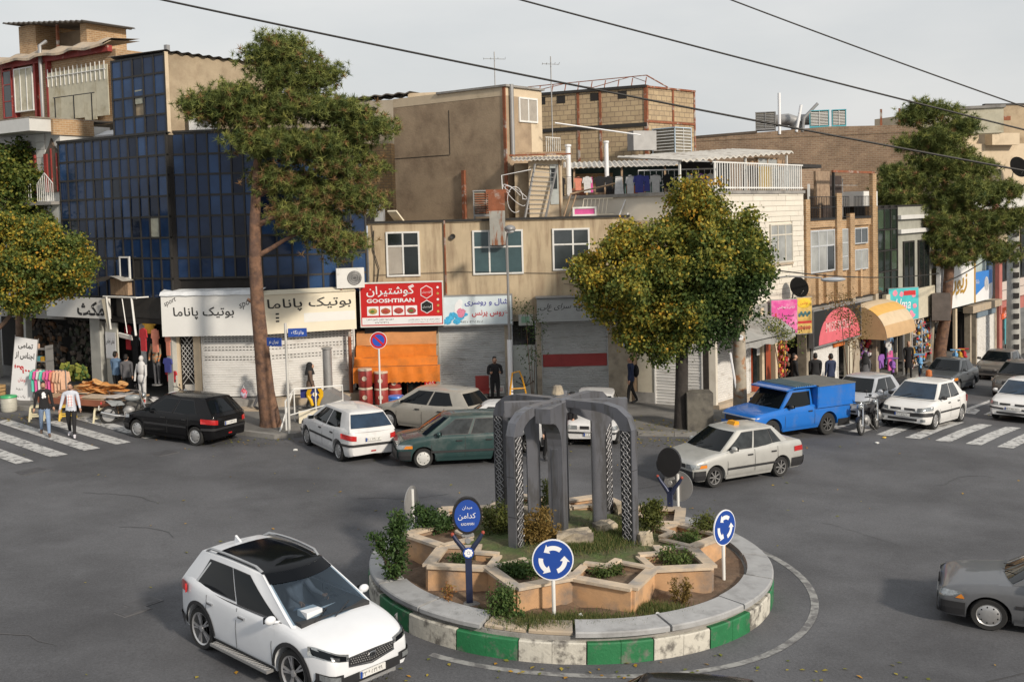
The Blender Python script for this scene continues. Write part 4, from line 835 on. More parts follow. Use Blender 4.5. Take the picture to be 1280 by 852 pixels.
for i in range(5): f3.box('sheet', B_sheet, -3.85+.83*i, -3.85+.83*i+.81, .0, .03, 11.5+random.uniform(-.1,.1), 13.6)
for i in range(14): f3.box('bar', M_white, -3.8+.3*i, -3.77+.3*i, -.04, -.01, 13.0, 13.75)
f3.box('rail', M_white, -3.85, .2, -.045, -.012, 13.4, 13.43)
b = MB(); 
for u in (-2.5, -1.2, 0): b.tube([(u, -.6, 11.3), (u, -.6, 12.4)], .025, 5)
b.tube([(-2.6, -.6, 12.4), (.2, -.6, 12.4)], .02, 5); f3.build(b, 'terrace_rail', M_blk)
b = MB(); P = [[(x, -.35+.05*math.sin(x*5), 14.35+.05*math.sin(x*3)), (x, .1, 14.62+.06*math.sin(x*4+1)), (x, 1.5, 14.75)] for x in np.linspace(-9, .5, 40)]
b.grid(P); b.grid([[(x, y, z-.1) for x, y, z in r] for r in P], flip=True); b.grid([[r[0], (r[0][0], r[0][1], r[0][2]-.1)] for r in P], flip=True); f3.build(b, 'ragged_eaves', M_slabb)
f3.box('hut_side', B_brick, -7.4, -6.1, 1.0, 3, 14.7, 16.1); f3.box('hut_side', B_brick, -2.85, -2.4, 1.0, 3, 14.7, 15.7); f3.box('hut_back', B_mud, -6.1, -2.85, 2.2, 2.4, 14.7, 15.8); f3.box('hut_post', B_rusty if 'B_rusty' in globals() else M_rust, -4.6, -4.5, 1.0, 1.1, 14.7, 15.9)
b = MB(); P = []
for i in range(90): x = -8+i/89*6.0; P.append([(x, .6, 16.3-(x+8)*.1+.035*math.sin(i*1.1)), (x, 3.2, 16.3-(x+8)*.1+.035*math.sin(i*1.1))])
b.grid(P); b.grid([[(x, y, z-.04) for x, y, z in r] for r in P], flip=True); b.grid([[r[0], (r[0][0], r[0][1], r[0][2]-.05)] for r in P], flip=True); f3.build(b, 'tin_roof', B_corrd)
f2.box('white_tarp', mat('white_tarp', (.6,.62,.64), .6, bump=.6, bscale=3), .6, 3.9, 1.6, 2.2, 10.4, 10.75, (.4, 0)); 
f2.box('lower_wall', B_tile_w, -8, .4, .0, 2.3, 3.7, 7.9); f2.box('shop_beam', M_conc, -8, .45, -.1, .2, 3.4, 3.8)
for u in (-4.9, -2.6): f2.box('shop_pillar', mat('grey_pillar', (.4,.4,.37)), u, u+.28, -.02, .25, .4, 3.45)
f2.box('shop_back', B_dark, -8, .4, 2.3, 2.5, .3, 3.6)
# ================================================================ 3 beige two storey block in the middle
OBe, DBe = (-5.4, 39.9), (1, 0)
bb = bldg('beige_building', 'stained beige two storey building with four shops in the middle of the street', OBe); fb = FR(bb, OBe, DBe)
fb.box('upper_wall', B_beige, .12, 9.75, .0, 3.2, 3.35, 6.82); fb.box('parapet', B_beige, .08, 9.8, -.05, .3, 6.82, 6.9); fb.box('roof', B_roof, .1, 9.8, .3, 14, 6.7, 6.84)
fb.box('drip_edge', B_mul, .08, 9.8, -.07, -.05, 6.84, 6.93)
for u0, u1, z0, z1, cc, rr, gm in ((.78, 2.02, 4.87, 6.53, [0,.5,1], [0,.68,1], None), (3.97, 5.84, 4.86, 6.5, [0,.33,.67,1], [0,.62,1], B_teal), (6.92, 8.3, 4.94, 6.49, [0,.55,1], [0,.62,1], B_wg)):
    window(fb, u0, u1, z0, z1, cc, rr, M_white, gm or B_wg, -.01, .065, gms=None if gm else [mat('blind', (.34,.31,.27), .6), B_wgd, B_wgd, B_wgd])
fb.build(MB().tube([(2.95, -.06, 6.9), (2.95, -.06, 3.6)], .035, 6), 'drain_pipe', M_rust, 50)
b = MB(); b.tube([(.35, -.05, 6.6), (.3, -.06, 5.9), (.5, -.06, 5.2), (.42, -.05, 4.7)], .018, 4); b.tube([(.28, -.05, 6.8), (.36, -.06, 5.6), (.3, -.05, 4.7)], .014, 4); b.tube([(.3,-.05,4.95),(3.5,-.05,5.0),(7,-.05,4.85),(9.6,-.05,4.95)], .01, 4); b.tube([(7.3,-.05,4.45),(8,-.1,4.35),(9.5,-.05,4.25)], .012, 4); fb.build(b, 'cable', B_mul)
fb.build(MB().lathe([(.0, 0), (.1, -.02), (.1, .1)], 10, (3.25, -.1, 6.3), 'y'), 'wall_fan', B_mul)
pm_ = mat('dirty_pillar', (.36,.31,.24), .85, var=.2, scale=3, col2=(.2,.17,.14), c2scale=2)
for u0, u1 in ((-.1,.02), (2.48,2.62), (5.06,5.32), (6.24,6.42), (8.9,9.4)): fb.box('shop_pillar', pm_, u0, u1, -.02, .3, 0, 3.4)
fb.box('lintel', pm_, -.1, 9.75, -.0, .3, 3.1, 3.36)
shutter(fb, 2.65, 5.04, .3, 3.05, B_shg, .1); shutter(fb, 6.45, 8.87, .22, 3.1, B_shg, .1, pitch=.075)
fb.box('red_band', mat('red_band', (.28,.03,.03), .5, var=.2), 6.47, 8.85, .055, .065, 1.36, 1.82)
fb.box('shutter_label', B_sign, 2.7, 5.0, .03, .05, .42, .72)
tt = text('lettering', 'تلفن ۷۷۲۹۶۱۵ آکادمی تند رامین', B_inkr, bb, 3.85, .57, .2, .02, wid=2.2); 
fb.box('grille_base', B_mul, 2.65, 5.04, .02, .1, .0, .3)
fb.box('entrance_door', mat('pale_door', (.36,.38,.36), .5, var=.15), 5.36, 6.2, .12, .17, .15, 2.2); fb.box('transom_window', B_wgd, 5.36, 6.2, .14, .18, 2.2, 3.1)
b = MB()
for i in range(6): x = 5.42+.14*i; b.tube([(x, .08, 2.2), (x, .08, 3.1)], .012, 4)
for z in (2.4, 2.65, 2.9): b.tube([(5.36, .08, z), (6.2, .08, z)], .012, 4)
for a in (30, 60, 90, 120, 150): b.tube([(5.78, .09, .65), (5.78+.36*math.cos(R_(a)), .09, .65+.36*math.sin(R_(a)))], .012, 4); b.ell((5.78+.36*math.cos(R_(a)), .09, .65+.36*math.sin(R_(a))), .03, .02, .03, 6, 4)
fb.build(b, 'door_grille', M_blk)
fb.box('meter_box', mat('meter_grey', (.42,.43,.4), .5), 5.6, 6.12, -.14, .1, 2.95, 3.35); fb.box('notice', mat('notice_green', (.2,.35,.25), .6), 5.7, 6.0, -.15, -.14, 3.05, 3.28)
fb.box('end_wall', pm_, 9.4, 9.9, -.02, .4, 0, 3.4)
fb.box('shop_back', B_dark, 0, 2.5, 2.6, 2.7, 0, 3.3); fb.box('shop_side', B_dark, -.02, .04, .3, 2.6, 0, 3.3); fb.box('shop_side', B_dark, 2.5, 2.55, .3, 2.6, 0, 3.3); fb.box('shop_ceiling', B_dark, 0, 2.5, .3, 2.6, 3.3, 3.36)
fb.box('steel_beam', B_mul, -.1, 2.6, -.15, 0, 2.75, 3.05)
# signs on it
s = signthing('shop_sign', 'red butcher sign reading GOOSHTIRAN in white with pictures of meat', fb, -.16, 2.83, 3.12, 4.66, -.5, .14, mat('bright_red_panel', (.5,.012,.012), .45, var=.06), edge=M_white)
text('lettering', 'گوشتیران', M_sw, s, -.4, .5, .44, -.008, wid=1.75, bold=.01); text('lettering', 'GOOSHTIRAN', M_sw, s, -.4, .14, .15, -.008, wid=1.75, bold=.03)
fm_ = [mat('picture_gold', (.45,.3,.08), .5, var=.4, scale=12), mat('picture_red', (.4,.1,.04), .5, var=.5, scale=14), mat('picture_meat', (.42,.05,.04), .5, var=.5, scale=12), mat('picture_steak', (.33,.06,.05), .5, var=.6, scale=14)]
for k in range(4):
    x = -1.27+.47*k; MB().box(x, x+.42, -.005, 0, -.4, -.06).build('picture', M_sw, s)
    b = MB(); b.ell((x+.21, -.008, -.24), .17, .006, .11, 12, 6, jit=.2); b.build('picture_food', fm_[k], s)
    b = MB(); b.ell((x+.2, -.014, -.25), .09, .006, .05, 10, 5, jit=.3); b.build('picture_garnish', mat('picture_green', (.08,.16,.03), .5) if k in (0, 3) else fm_[(k+1) % 4], s)
MB().box(-1.46, 1.46, -.006, 0, -.73, -.47).build('white_strip', M_sw, s)
text('lettering', 'سوپر پروتئین رامین صفره', B_ink, s, -.8, -.54, .09, -.012, wid=1.0); text('lettering', '۷۷۶۱۶۴۶۱', B_ink, s, -.75, -.66, .06, -.012, wid=.5); text('lettering', 'خیابان تهران نو سه راه سلمان فارسی', B_ink, s, .8, -.58, .06, -.012, wid=1.15); text('lettering', 'فروش گوشت تازه و مرغ با بهترین قیمت', B_ink, s, .8, -.67, .05, -.012, wid=1.15)
for zc_, m1 in ((.42, mat('bright_red_panel', 0)), (-.12, B_ink)):
    b = MB(); b.prism([(.92+.25*math.cos(R_(a)), -.006, zc_+.25*math.sin(R_(a))) for a in range(30, 390, 60)], (0, .005, 0)); b.build('badge_edge', M_sw, s); b = MB(); b.prism([(.92+.22*math.cos(R_(a)), -.011, zc_+.22*math.sin(R_(a))) for a in range(30, 390, 60)], (0, .005, 0)); b.build('badge', m1, s)
    text('badge_lettering', 'گوشتیران', M_sw, s, .92, zc_, .09, -.014, wid=.32)
for k in range(5): disc(MB(), .045, -.004, .006, 12, (1.33, .58-.22*k)).build('icon', M_sw if k in (0,2) else mat('picture_gold', 0), s)
s = signthing('shop_sign', 'pale blue scarf shop sign with blue and red lettering behind the lamp post', fb, 2.86, 5.36, 3.05, 4.1, -.3, .1, mat('pale_blue_panel', (.6,.68,.72), .5, var=.1, scale=2), edge=M_grey)
text('lettering', 'شال و روسری', B_inkb, s, .32, .28, .26, -.008, wid=1.6, bold=.015); text('lettering', 'عروس پرنس', B_inkr, s, .45, -.15, .3, -.008, wid=1.35, bold=.02); text('lettering', '۰۹۱۲۸۴۶۵۱۱۰۵', B_ink, s, -.25, -.42, .08, -.008, wid=.9)
b = MB(); b.ell((-.72, -.005, .05), .14, .004, .3, 10, 6); b.ell((-.65, -.006, .3), .1, .004, .12, 10, 6); b.build('dress_picture', M_sw, s); b = MB(); b.ell((-.62, -.012, -.08), .16, .004, .15, 9, 5, jit=.5); b.build('flower_picture', mat('pink_print', (.6,.2,.3), .5, var=.3, scale=10), s)
b = MB()
for q in range(6): b.ell((-1.15+.12*q, -.008, -.4+.25*(q % 3)*.5), .16, .004, .09, 8, 5, jit=.5)
b.build('blue_splash', mat('cyan_print', (.05,.35,.6), .5, var=.4, scale=9), s)
s = signthing('shop_sign', 'grey canopy sign with faint handwritten lettering over the red banded shutter', fb, 6.28, 9.2, 3.1, 3.95, -.55, .5, mat('grey_sign', (.33,.34,.34), .55, var=.12, scale=2), edge=None)
text('lettering', 'پارچه سرای علی', B_ink, s, -.45, .1, .3, -.008, wid=1.8, shear=.3)
b = MB(); b.box(-1.5, 1.5, -.1, .5, .45, .5); b.build('canopy_lip', M_grey, s); b = MB(); P = [[(.62-.07*math.sin(PI*i/8), -.005, -.42+.84*i/8), (.7-.07*math.sin(PI*i/8), -.005, -.42+.84*i/8)] for i in range(9)]; b.grid(P); b.build('blue_stripe', mat('royal_print', (.05,.1,.3), .5), s)
for k in range(4): MB().box(.75+.17*k, .84+.17*k, -.006, 0, -.36, .36).build('teal_stripe', mat('teal_print', (.25,.38,.4), .5), s)
s = signthing('shop_sign', 'small pale blue printed panel partly hidden behind the plane tree leaves', fb, 9.45, 10.4, 2.1, 2.9, -.25, .06, mat('lavender_panel', (.4,.48,.65), .5, var=.3, scale=5)); 
# ---- orange awning over the butcher shop
t = thing('awning', 'torn orange cloth awning over the butcher shop front', 'awning', fb.world(1.05, -.0, 2.9))
M_or = mat('orange_cloth', (.6,.16,.012), .8, var=.16, scale=2.5, col2=(.4,.13,.02), c2pos=(.5,.75), c2scale=2, bump=.3, bscale=9); M_or2 = mat('faded_orange_cloth', (.5,.23,.09), .85, var=.2, scale=2, bump=.3, bscale=9)
def cloth(pr, u0, u1, n, m, name, par, sag=.03, scal=False):
    P = [[(u, y+sag*math.sin(u*5+i)*.6, z+sag*math.sin(u*3.3+i*2)*(1 if i not in (0,) else .2)) for i, (y, z) in enumerate(pr)] for u in np.linspace(u0, u1, n)]
    return MB().grid(P).build(name, m, par, smooth=60)
cloth([(-.05, -.02), (-.2, -.1), (-.28, -.25), (-.28, -.55)], -1.45, 1.5, 30, M_or2, 'upper_cloth', t); cloth([(-.28, -.52), (-.42, -.56), (-.5, -.62), (-.52, -.95)], -1.45, 1.5, 30, M_or, 'middle_cloth', t); cloth([(-.52, -.92), (-.7, -1.0), (-.72, -1.12), (-.85, -1.25)], -1.5, 1.55, 30, M_or, 'middle_cloth', t)
P = []
for i in range(121):
    u = -1.5+3.15*i/120; P.append([(u, -.85, -1.22), (u, -1.0, -1.28), (u, -1.03+.02*math.sin(i*.3), -1.55), (u, -1.04+.03*math.sin(i*.3), -1.83+.035*abs(math.sin(i*PI/6)))])
MB().grid(P).build('valance', M_or, t, smooth=60)
MB().grid([[(-1.5, -.05, 0), (-1.5, -.3, -.6), (-1.5, -.85, -1.25)], [(-1.62, .0, -.3), (-1.6, -.2, -1.6), (-1.55, -.5, -2.3)]]).build('side_cloth', M_or2, t)
b = MB()
for y, z in ((-.29, -.55), (-.52, -.95), (-.86, -1.24)): b.tube([(-1.5, y-.02, z), (1.56, y-.02, z)], .018, 5)
b.build('frame', B_mul, t)
# ---- roof things of the beige block
t = thing('roof_duct', 'rusty sheet metal cooler duct bent over the beige roof edge', 'duct', fb.world(4.9, -.1, 6.9))
b = MB(); b.box(-.3, .3, -.32, .3, .3, .95); b.mi = 1; b.box(-.27, .3, -.35, -.02, -.95, .3); b.build('duct', [M_rust, mat('streaked_tin', (.34,.33,.3), .5, metal=.3, var=.2, scale=3, col2=(.25,.1,.05), c2pos=(.5,.6), c2scale=2.5, stretch=(3,3,.5))], t)
MB().box(-.38, .38, -.25, .35, .95, 1.08).build('duct_top', M_rust, t)
cooler(*fb.world(4.5, 1.6, 6.85), 0, 'rusty cooler behind the bent duct on the beige roof', 1.0, .95, M_grey, M_rust)
t = thing('roof_vent', 'grey tin cooler hood with a dark square opening on the beige roof edge', 'roof vent', fb.world(.28, .35, 6.85)); 
b = MB(); b.prism([(-.33, -.3, 0), (.42, -.3, 0), (.42, -.3, .5), (.3, -.3, .75), (.05, -.3, .87), (-.33, -.3, .87)], (0, .6, 0)); b.build('hood', mat('tin_grey', (.38,.39,.4), .5, metal=.2, var=.1), t); MB().box(-.2, .1, -.32, -.3, .02, .35).build('opening', B_dark, t)
t = thing('board', 'cream board leaning beside the grey hood on the beige roof', 'board', fb.world(1.05, .15, 6.92), 0); MB().obox((.1, .1, .18), .2, .03, .32, (.9, 0, -.5)).build('board', B_signc, t)
# plastered tower behind and its lit bay
tw = bldg('plaster_building', 'windowless brown mud plastered house with a lit narrow front and white window', (-.1, 43)); fl = FR(tw, (-.1, 43), (4.86, -3.8)); fr_ = FR(tw, (-.1, 43), (.616, .788))
fl.box('left_wall', B_mud, -6.15, 0, .03, 1.7, 6.8, 11.75); fl.box('top_band', B_beigel, -6.15, 0, .02, 1.7, 11.75, 12.12); fl.box('wall_edge', M_rust, -.12, .01, -.01, .05, 7.6, 12.1)
fl.box('downpipe_stub', M_rust, -2.3, -2.15, -.1, .02, 6.9, 8.9); fl.box('wall_crack', B_mul, -3.0, -2.97, .02, .035, 9.6, 11.4)
fl.box('wall_line', B_mul, -6.15, -3.0, .022, .035, 9.55, 9.58)
fr_.box('front_wall', B_beigel, .06, 2.45, -.0, 3.5, 9.4, 12.08); window(fr_, .85, 2.1, 10.75, 11.75, [0,.5,1], [0,1], M_white, mat('blind', 0), -.01, .07); fr_.build(MB().tube([(.3, -.1, 12.2), (.3, -.1, 9.4)], .09, 8), 'drain_pipe', M_grey, 50)
fr_.box('roof_slab', M_conc, -.05, 2.55, -.1, 3.6, 12.1, 12.18)
fr_.box('balcony', B_beigel, 2.45, 3.5, -.2, 1.2, 9.3, 9.55); 
b = MB()
for i in range(8): b.tube([(2.5+.14*i, -.15, 9.55), (2.5+.14*i, -.15, 10.2)], .015, 4)
b.tube([(2.45, -.15, 10.2), (3.5, -.15, 10.2)], .02, 4); fr_.build(b, 'balcony_rail', M_white)
fb2 = FR(tw, (-5.4, 42.2), (1, 0)); fb2.box('lower_bay', B_beigel, 6.15, 7.45, .0, 1.8, 6.85, 9.1); fb2.box('lower_wall', B_mud2, 5.6, 6.15, .5, 1.8, 6.85, 9.05); fb2.box('bay_door', mat('grey_door', (.4,.43,.42), .5), 6.98, 7.3, -.03, .0, 7.4, 8.95); fb2.box('bay_door_glass', B_wgd, 7.03, 7.25, -.04, -.03, 8.0, 8.8)
b = MB(); corr(b, 5.5, 7.7, -.35, .6, 9.15, 9.3, .16, .025); fb2.build(b, 'tin_canopy', B_corr); fb2.box('canopy_beam', M_rust, 5.4, 7.8, -.3, -.2, 9.3, 9.36); fb2.box('canopy_beam', M_wood, 5.7, 7.6, -.1, 0, 9.36, 9.44)
# grey plaster house and rough brick wall to its left
gh = bldg('grey_house', 'grey plastered house with corrugated roof edge behind the tall pine', (-7.5, 50)); fg = FR(gh, (-8.6, 50.5), (.96, -.12)); 
fg.box('wall', B_grpl, -3, 4.0, 0, 5, 8.9, 12.45); fg.box('brick_wall', B_rough, -3, 3.4, -.8, .0, 6.7, 10.4); fg.build(MB().lathe([(0, 0), (.16, 0), (.16, .1)], 10, (2.4, -.08, 12), 'y'), 'vent_hole', B_dark)
fg.box('side_wall', B_beigel, 4.0, 6.5, .3, 4, 9, 12.75)
b = MB(); P = []
for i in range(80): x = -3.1+i/79*7.3; P.append([(x, -.25, 12.5+.04*math.sin(i*1.05)+.06*x), (x, 4, 12.8+.04*math.sin(i*1.05)+.06*x)])
b.grid(P); b.grid([[r[0], (r[0][0], r[0][1], r[0][2]-.05)] for r in P], flip=True); fg.build(b, 'corrugated_roof', B_corrd)
# ================================================================ 4 pale block building far behind
kbd = bldg('block_building', 'tall pale block building with dark steel frame and unfinished roof in the background', (7.4, 58)); k1 = FR(kbd, (7.4, 58), (5.1, -2.5)); k2 = FR(kbd, (7.4, 58), (3.2, 3.2))
k1.box('left_wall', B_block, -7, 0, .02, .5, 6, 13.6); k2.box('right_wall', B_block, 0, 4.4, .02, .5, 6, 13.6); k2.box('body', B_roof, .3, 4.2, .4, 4.5, 6, 13.4)
for fr0, a in ((k1, (-6.9, -4.0, -2.7, -.13)), (k2, (.0, 2.3, 4.3))):
    for u in a: fr0.box('steel_post', M_rust, u, u+.13, -.03, .02, 6, 13.6)
k1.box('steel_beam', B_mul, -7, 0, -.05, .0, 11.55, 11.75); k1.box('roof_edge', B_mul, -7, 0, -.1, .5, 13.6, 13.75); k2.box('steel_beam', M_rust, 0, 4.4, -.04, .0, 11.75, 11.87); k2.box('roof_edge', M_rust, 0, 4.45, -.06, .5, 13.6, 13.7)
for u in (-6.4, -5.2, -3.2, -1.6): k1.box('dark_opening', B_dark, u, u+.5, -.0, .02, 13.1, 13.5)
b = MB(); n = 9
for i in range(n+1): b.tube([(-7+7*i/n, -.1, 13.75), (-7+7*i/n, .1, 14.15)], .03, 4)
b.tube([(-7, .1, 14.15), (0, .1, 14.25)], .03, 4); b.tube([(-7, -.1, 13.8), (-5, .5, 14.2), (-3, -.1, 13.8), (-1, .5, 14.3), (0, 0, 13.9)], .025, 4); b.tube([(0, .1, 14.25), (0.4, 2.5, 13.8)], .035, 4); k1.build(b, 'roof_truss', M_rust)
cooler(*k2.world(1.0, -.9, 9.6), k2.an, 'white and blue cooler on the corner of the pale block building', 1.5, 1.6, mat('blue_white_metal', (.5,.62,.72), .5), M_white); 
tag(MB().box(6.4, 8.4, 55.4, 57.4, 8.8, 9.6).build('cooler_shelf', M_grey), 'grey steel shelf under the white and blue cooler', 'shelf')
t = thing('duct_box', 'grey duct joined to the white and blue cooler', 'duct', (7.2, 57.1, 10.2), .3); MB().box(-.9, .4, -.5, .3, 0, 1.0).build('duct', M_grey, t)
# ================================================================ 5 long brown brick wall and the roof machines on it
bw = bldg('brick_wall', 'long brown brick fire wall rising behind the shops on the right', (7.5, 66), 'wall'); fw_ = FR(bw, (6.9, 66), (15, -4)); fw_.box('wall', B_brickd, 0, 17.2, 0, .6, 3, 11.15)
b = MB(); b.prism([(0, -.03, 11.1), (17.2, -.03, 11.1), (17.2, -.03, 11.5), (12, -.03, 11.62), (8, -.03, 11.45), (4, -.03, 11.3), (0, -.03, 11.15)], (0, .66, 0)); fw_.build(b, 'uneven_top', B_brickd)
b = MB(); b.prism([(-.05, -.06, 11.0), (4, -.06, 11.25), (8, -.06, 11.42), (8, -.06, 11.56), (4, -.06, 11.4), (-.05, -.06, 11.2)], (0, .7, 0)); fw_.build(b, 'coping', mat('dark_coping', (.09,.07,.055), .9, var=.3))
cy = mat('cyan_metal', (.1,.42,.5), .5)
for u, l, m1, s_, h_ in ((8.5, 'grey cooler at the left of the row on the long brick wall', M_grey, 1.15, 1.0), (11.55, 'larger cyan framed cooler left of the smaller cyan one on the brick wall', cy, 1.1, .95), (12.65, 'smaller cyan cooler at the right end of the row on the long brick wall', cy, .8, .95)):
    p = fw_.world(u, .6); cooler(p[0], p[1], 11.45, fw_.an, l, s_, h_, m1, M_white if m1 is cy else M_grey, grp='coolers along the brick wall')
p = fw_.world(9.6, .9, 11.4); t = thing('round_duct', 'fat grey air duct between the coolers on the brick wall', 'duct', p, fw_.an); b = MB(); b.tube([(-.7, 0, .75), (.2, 0, .8), (.5, 0, .7), (.7, 0, .3), (.7, 0, -.3)], .36, 12); b.tube([(.9, 0, .75), (1.6, 0, .75)], .33, 10); b.build('duct', M_grey, t, smooth=50)
p = fw_.world(9.3, .0, 11.3); t = thing('flue_pipe', 'tall thin white flue pipe standing before the ducts on the brick wall', 'pipe', p); MB().tube([(0, 0, 0), (0, 0, 2.4)], .09, 8).build('pipe', M_sw, t, smooth=50)
p = fw_.world(10.6, .0, 12.0); t = thing('flue_pipe', 'slanting silver flue pipe leaning right on the brick wall', 'pipe', p); MB().tube([(0, 0, -.6), (.1, 0, .2), (.9, 0, 1.0)], .09, 8).build('pipe', M_grey, t, smooth=50)
p = fw_.world(10.25, .0, 12.2); t = thing('flue_pipe', 'short white flue pipe leaning slightly beside the slanting silver one', 'pipe', p); MB().tube([(0, 0, -.8), (.3, 0, .75)], .09, 8).build('pipe', M_sw, t, smooth=50)
fw_.box('small_shed', B_sheet, 17.0, 21.5, .5, 2, 10.9, 12.3); fw_.box('shed_roof', M_conc, 16.9, 21.6, .4, 2.1, 12.3, 12.45)
for u in (14.9, 15.9): fw_.box('pipe_stub', M_rust, u, u+.12, .2, .32, 11.4, 12.5)
# brown gable and dish house at the far right
gbr = bldg('brown_house', 'tall brown plastered house at the upper right edge', (33, 72)); fz = FR(gbr, (31.2, 71), (1, .12)); fz.box('wall', B_mud2, 0, 14, 0, 6, 4, 13.3); fz.box('parapet', B_mul, -.05, 14, -.05, .3, 13.3, 13.42)
dh = bldg('dish_house', 'beige house with red trim and a dark satellite dish at the right edge', (28, 66)); fd = FR(dh, (27.0, 64.5), (.95, .3)); fd.box('wall', B_beigel, -1.5, 12, 0, 6, 4.5, 10.5); fd.box('stair_house', B_beigel, -2.5, 1.4, .3, 5, 9.5, 12.4); fd.box('roof_beam', M_rust, -2.6, 3.4, -.1, .1, 11.9, 12.15); fd.box('balcony', B_beigel, 1.6, 3.6, -.6, 0, 10.4, 11.1); fd.box('white_band', B_tile_w, .5, 12, -.4, .0, 6.6, 7.6); fd.box('red_trim', mat('pink_paint', (.4,.14,.12), .7), .5, 12, -.45, -.02, 6.2, 6.6)
for u in (1.8, 4.2, 6.2): fd.box('red_post', mat('pink_paint', 0), u, u+.4, -.44, -.4, 6.6, 7.5)
window(fd, 4.2, 5.6, 3.6, 5.4, [0,.5,1], [0,1], B_mul, B_wgd, -.05)
# ================================================================ 6 right hand street
ORt, DRt = (7, 38.4), (.638, .77)
fq = lambda root: FR(root, ORt, DRt)
def shopfloor(fr, u0, u1, zg, zt, dep=2.2):
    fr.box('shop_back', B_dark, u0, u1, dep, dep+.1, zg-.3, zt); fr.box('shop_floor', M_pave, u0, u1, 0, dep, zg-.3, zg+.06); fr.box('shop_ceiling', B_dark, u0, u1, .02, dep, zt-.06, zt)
wb = bldg('white_building', 'white stone faced building with a railed roof terrace right of the plane tree', (9.5, 41)); f = fq(wb)
f.box('body', B_stone, .3, 7.95, .05, 8, 3.3, 7.6); f.box('terrace_floor', M_conc, .2, 8.0, -.06, 8, 7.6, 7.72)
z = 3.4
while z < 7.55:
    u = .3-random.random()*.5
    while u < 7.9:
        ln = random.uniform(.8, 1.25); a0, a1 = max(.3, u), min(7.92, u+ln)
        if a1-a0 > .08 and not (a1 > 4.8 and a0 < 6.85 and z+.2 > 4.8 and z < 6.45):
            f.box('stone_tile', B_stone, a0+.006, a1-.006, -random.uniform(.0,.014), .05, z+.006, z+.2)
        elif a1-a0 > .08:
            for c0, c1 in ((a0, min(a1, 4.78)), (max(a0, 6.87), a1)):
                if c1-c0 > .08: f.box('stone_tile', B_stone, c0+.006, c1-.006, -random.uniform(.0,.014), .05, z+.006, z+.2)
        u += ln
    z += .206
window(f, 4.84, 6.82, 4.85, 6.4, [0,.33,.67,1], [0,.72,1], mat('cream_frame', (.55,.52,.45), .5), B_wgl, .0, .06)
f.box('window_reveal', M_slabb, 4.78, 6.88, -.04, .0, 4.76, 4.84)
for u0, u1 in ((.0,.25), (3.95, 4.15), (5.1, 5.3)): f.box('shop_pillar', B_beigel, u0, u1, -.05, .3, -1, 3.2)
f.box('lintel', M_conc, -.2, 8, .0, .3, 2.7, 3.35); shopfloor(f, 2, 8.2, -.2, 3.3)
shutter(f, .15, 3.05, .1, 2.9, B_sh, .05); f.box('low_wall', M_slabb, .0, 3.3, -.35, .05, -.6, .06)
f.box('red_shop_panel', mat('red_wood', (.3,.06,.025), .5, var=.15), 3.3, 5.0, .1, .16, -.4, 2.7); f.box('shop_pane', B_wgd, 3.45, 4.5, .06, .09, .3, 2.4); f.box('notice', B_sign, 3.7, 4.05, .03, .05, 1.4, 1.9); f.box('notice', B_sign, 4.1, 4.3, .03, .05, .7, 1.5)
# two more shutters and a plastered front between the beige block and this house
mb_ = bldg('corner_annex', 'low plastered front with a door and white shutters behind the plane tree trunk', (5.5, 39.2)); f = FR(mb_, (4.3, 39.9), (2.7, -1.5))
f.box('upper', B_beige, 0.02, 3.7, .0, 4, 2.9, 6.7); f.box('wall', mat('cream_plaster', (.5,.46,.37), .85, var=.12, scale=2, bump=.1), .3, .95, -.02, .3, .35, 2.9); f.box('base', M_conc, .2, .98, -.06, .3, -.3, .38); f.box('door_frame', M_wood, -.05, .3, .0, .3, -.1, 2.9)
f.box('dark_window', B_wgd, .32, .75, -.04, -.02, 1.9, 2.7); f.box('mullion', M_wood, .52, .57, -.06, -.04, 1.9, 2.7)
shutter(f, 1.02, 2.78, -.08, 2.9, B_sh, .0, pitch=.11); f.box('step', M_slabb, .98, 2.85, -.3, .05, -.35, -.14); f.box('pillar', M_barkd, 2.85, 3.05, -.05, .2, -.3, 3)
f.box('end', B_stone, 3.0, 3.3, -.02, .2, -.3, 3.2)
# terrace railing, panels, canopy
t = thing('terrace_railing', 'white metal railing along the roof terrace of the white building', 'railing', (9.5, 41, 7.72)); fr = FR(t, ORt, DRt)
for u in np.arange(.6, 7.95, .19): fr.box('baluster', M_white, u, u+.045, .03, .06, 7.75, 8.75)
for z in (7.8, 8.72): fr.box('rail', M_white, .5, 7.98, .02, .07, z, z+.05)
fr.box('sheet_panel', mat('yellow_tin', (.5,.36,.08), .6, var=.2), 4.2, 5.2, .1, .12, 7.75, 8.65)
for i in range(14): fr.box('sheet_strip', mat('pale_blue_tin', (.5,.56,.58), .6, var=.15) if i % 3 else M_white, 5.25+.19*i, 5.37+.19*i, .1, .12, 7.75, 8.68)
t = thing('terrace_canopy', 'corrugated canopy roof over the terrace of the white building', 'canopy', (9.5, 41, 7.72)); fr = FR(t, ORt, DRt)
b = MB(); P = []
for i in range(100): u = -1.2+8.9*i/99; zz = 8.86+.06*u+.04*math.sin(i*1.25); P.append([(u, .3, zz), (u, 3.0, zz+.25)])
b.grid(P); b.grid([[(x, y, z-.03) for x, y, z in r] for r in P], flip=True); b.grid([[r[0], (r[0][0], r[0][1], r[0][2]-.06)] for r in P], flip=True); fr.build(b, 'corrugated_sheet', B_corr)
for u in (-1.0, 1.5, 3.9, 7.5): fr.box('post', M_white, u, u+.07, .5, .57, 7.72, 8.8+.05*u)
